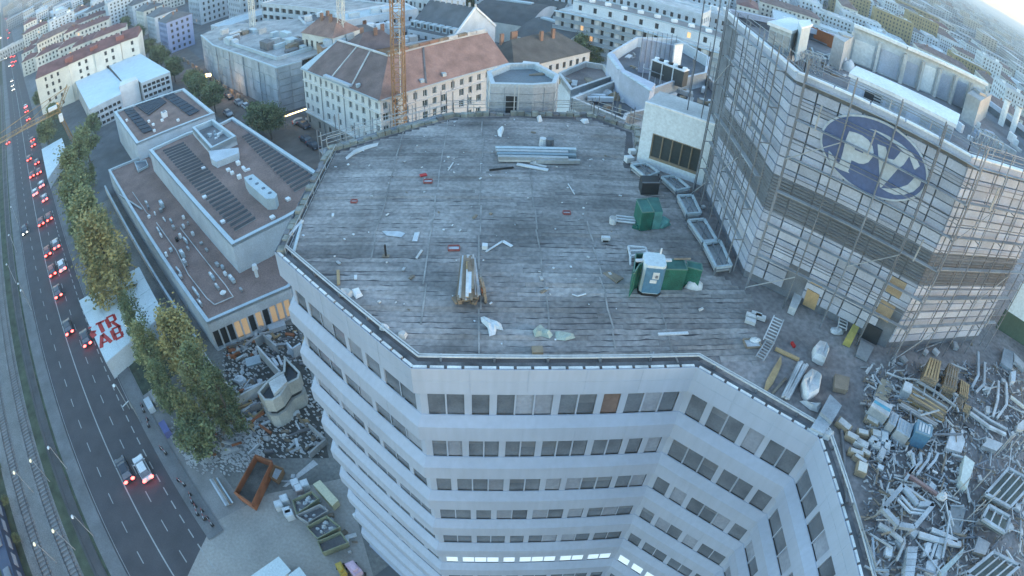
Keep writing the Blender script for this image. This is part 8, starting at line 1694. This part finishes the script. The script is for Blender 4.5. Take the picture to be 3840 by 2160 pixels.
# pale kerb & pavement strip at tower foot
wallrun([(1775, 780), (1880, 880), (1989, 990), (2150, 1180)], .8, .8, 'pale concrete kerb wall running along the tower foot', WHITE2, YD, .35)
ZF = [YD(x, y) for x, y in ((1020, 500), (1350, 210), (1400, 260), (1060, 500))]; struct(MB().sheet([(v.x, v.y, .03) for v in ZF]), 'concrete_strip', CONCL)
t = thing('timber_rack', 'long rack of stacked bars and rubbish beside the rusty skip', 'rack', tuple(YD(350, 550)))
for i in range(6): a, c = YD(250 + i * 14, 420 - i * 3, .4 + .1 * (i % 2)), YD(420 + i * 14, 700 - i * 6, .4 + .1 * (i % 2)); MB().bar(a, c, .2, .15).build('bar', (PLASTERB, STEEL, CONCL, TAND, STEELD, ZINC)[i], t)
for pts, m, lab in (([(1575, 1320), (1640, 1290), (1700, 1400), (1640, 1449)], mat('yellow_machine', (.42, .30, .06), .6, var=.1), 'yellow small machine at the bottom edge'), ([(1680, 1320), (1770, 1280), (1870, 1390), (1780, 1449)], mat('pink_cover', (.60, .42, .52), .6, var=.06), 'pink white covered load beside the yellow machine')):
    q = [YD(x, y, 1.3) for x, y in pts]; t = thing('machine', lab, 'machine', (q[0].x, q[0].y, 0)); c = sum(q, Vector()) / 4; MB().prism([(v.x, v.y) for v in q], .3, 1.3).build('body', m, t); MB().prism([((c + (v - c) * .6).x, (c + (v - c) * .6).y) for v in q], 1.302, 1.7).build('hood', m, t)
    for v in q: MB().cyl((v.x, v.y, .25), (v.x + .2, v.y, .25), .25, n=10).build('wheel', BLACK, t)
# red white fence feet along the pavement
for i, (x, y) in enumerate(((1075, 180), (1115, 290), (1230, 500), (1365, 740), (1440, 860), (1480, 950), (1530, 985), (1580, 1035))):
    p = Vector(at(x * .497, 1440 + y * .497, .5)); t = thing('barrier', 'red and white roadworks barrier at the pavement edge, number %s from the top' % ('one two three four five six seven eight'.split()[i]), 'barrier', (p.x, p.y, 0), ANG + random.uniform(-.4, .4), 'roadworks barriers at the pavement edge')
    for k_ in range(4): MB().box((-.6 + k_ * .4, 0, .65), .38, .04, .22).build('board', mat('barrier_red', (.40, .06, .05), .6, var=.1) if k_ % 2 else CLOTH, t, local=True)
    for s in (-1, 1): MB().box((s * .6, 0, 0), .12, .4, .65).build('foot', BLACK, t, local=True)
p = Vector(at(775, 1850, 0))
for i, (x, y) in enumerate(((1140, 270 - 90), (1180, 120), (1260, 360))): p = Vector(at(x * .497, 1440 + y * .497, 0)); tag(MB().box((p.x, p.y, 0), 2.2, 1.0, 1.1, ANG).build('stored_unit', (PLASTERB, CONC, mat('blue_tarp', (.10, .12, .30), .6, var=.15))[i]), ('pale trailer like unit between pavement and trees', 'grey unit between pavement and trees', 'small blue sheeted unit by the pavement below the trees')[i], 'unit')
# gantry sign over the side of the road
p0, p1 = Vector(at(460, 1525, 4.5)), Vector(at(482, 1503, 4.5)); t = thing('lamp_arm', 'short white lamp arm reaching over the right lane', 'street lamp', (p1.x, p1.y, 0)); MB().bar(p0, p1, .1).build('arm', CLOTH, t); MB().bar(up(p1, 0), p1, .1).build('pole', STEEL, t)
# bright strip light at the street corner and twin lamp
a, c = Vector(at(1066, 437, 3.2)), Vector(at(1152, 407, 3.2)); t = thing('strip_light', 'bright yellow strip of lights at the street corner of the sheeted building', 'light', up(a, 0)); MB().bar(a, c, .22, .25).build('strip', LAMPY, t)
for v in (a, c): MB().bar(up(v, 0), v, .12).build('post', STEEL, t)
p = Vector(at(780, 282, 5)); t = thing('twin_lamp', 'very bright twin lamp on the side street left of the sheeted building', 'street lamp', up(p, 0)); MB().bar(up(p, 0), p, .12).build('pole', STEEL, t)
for s in (-.5, .6): MB().blob((p.x + s, p.y, 5), .6, .5, .6, jit=0, base=False).build('lantern', LAMPY, t)
a, c = Vector(at(690, 225, .5)), Vector(at(990, 430, .5))
for k in range(14):
    p = a.lerp(c, k / 13); tag(MB().box((p.x, p.y, 0), 2.6, .5, 1.5, math.atan2((c - a).y, (c - a).x)).build('hoarding_panel', mat('warm_hoarding', (.34, .24, .17), .8, var=.15)), 'brownish hoarding panel lining the lamp lit side street', 'hoarding', 'hoarding panels along the side street')
# light from that street, warm on the asphalt (bare point lights)
for x, y in ((720, 240), (860, 330)):
    p = Vector(at(x, y, 3)); l = bpy.data.lights.new('street_glow', 'POINT'); l.energy = 55; l.color = (1, .62, .3); l.shadow_soft_size = .4; lo_ = bpy.data.objects.new('street_glow', l); lo_.location = (p.x, p.y, 4); col.objects.link(lo_)
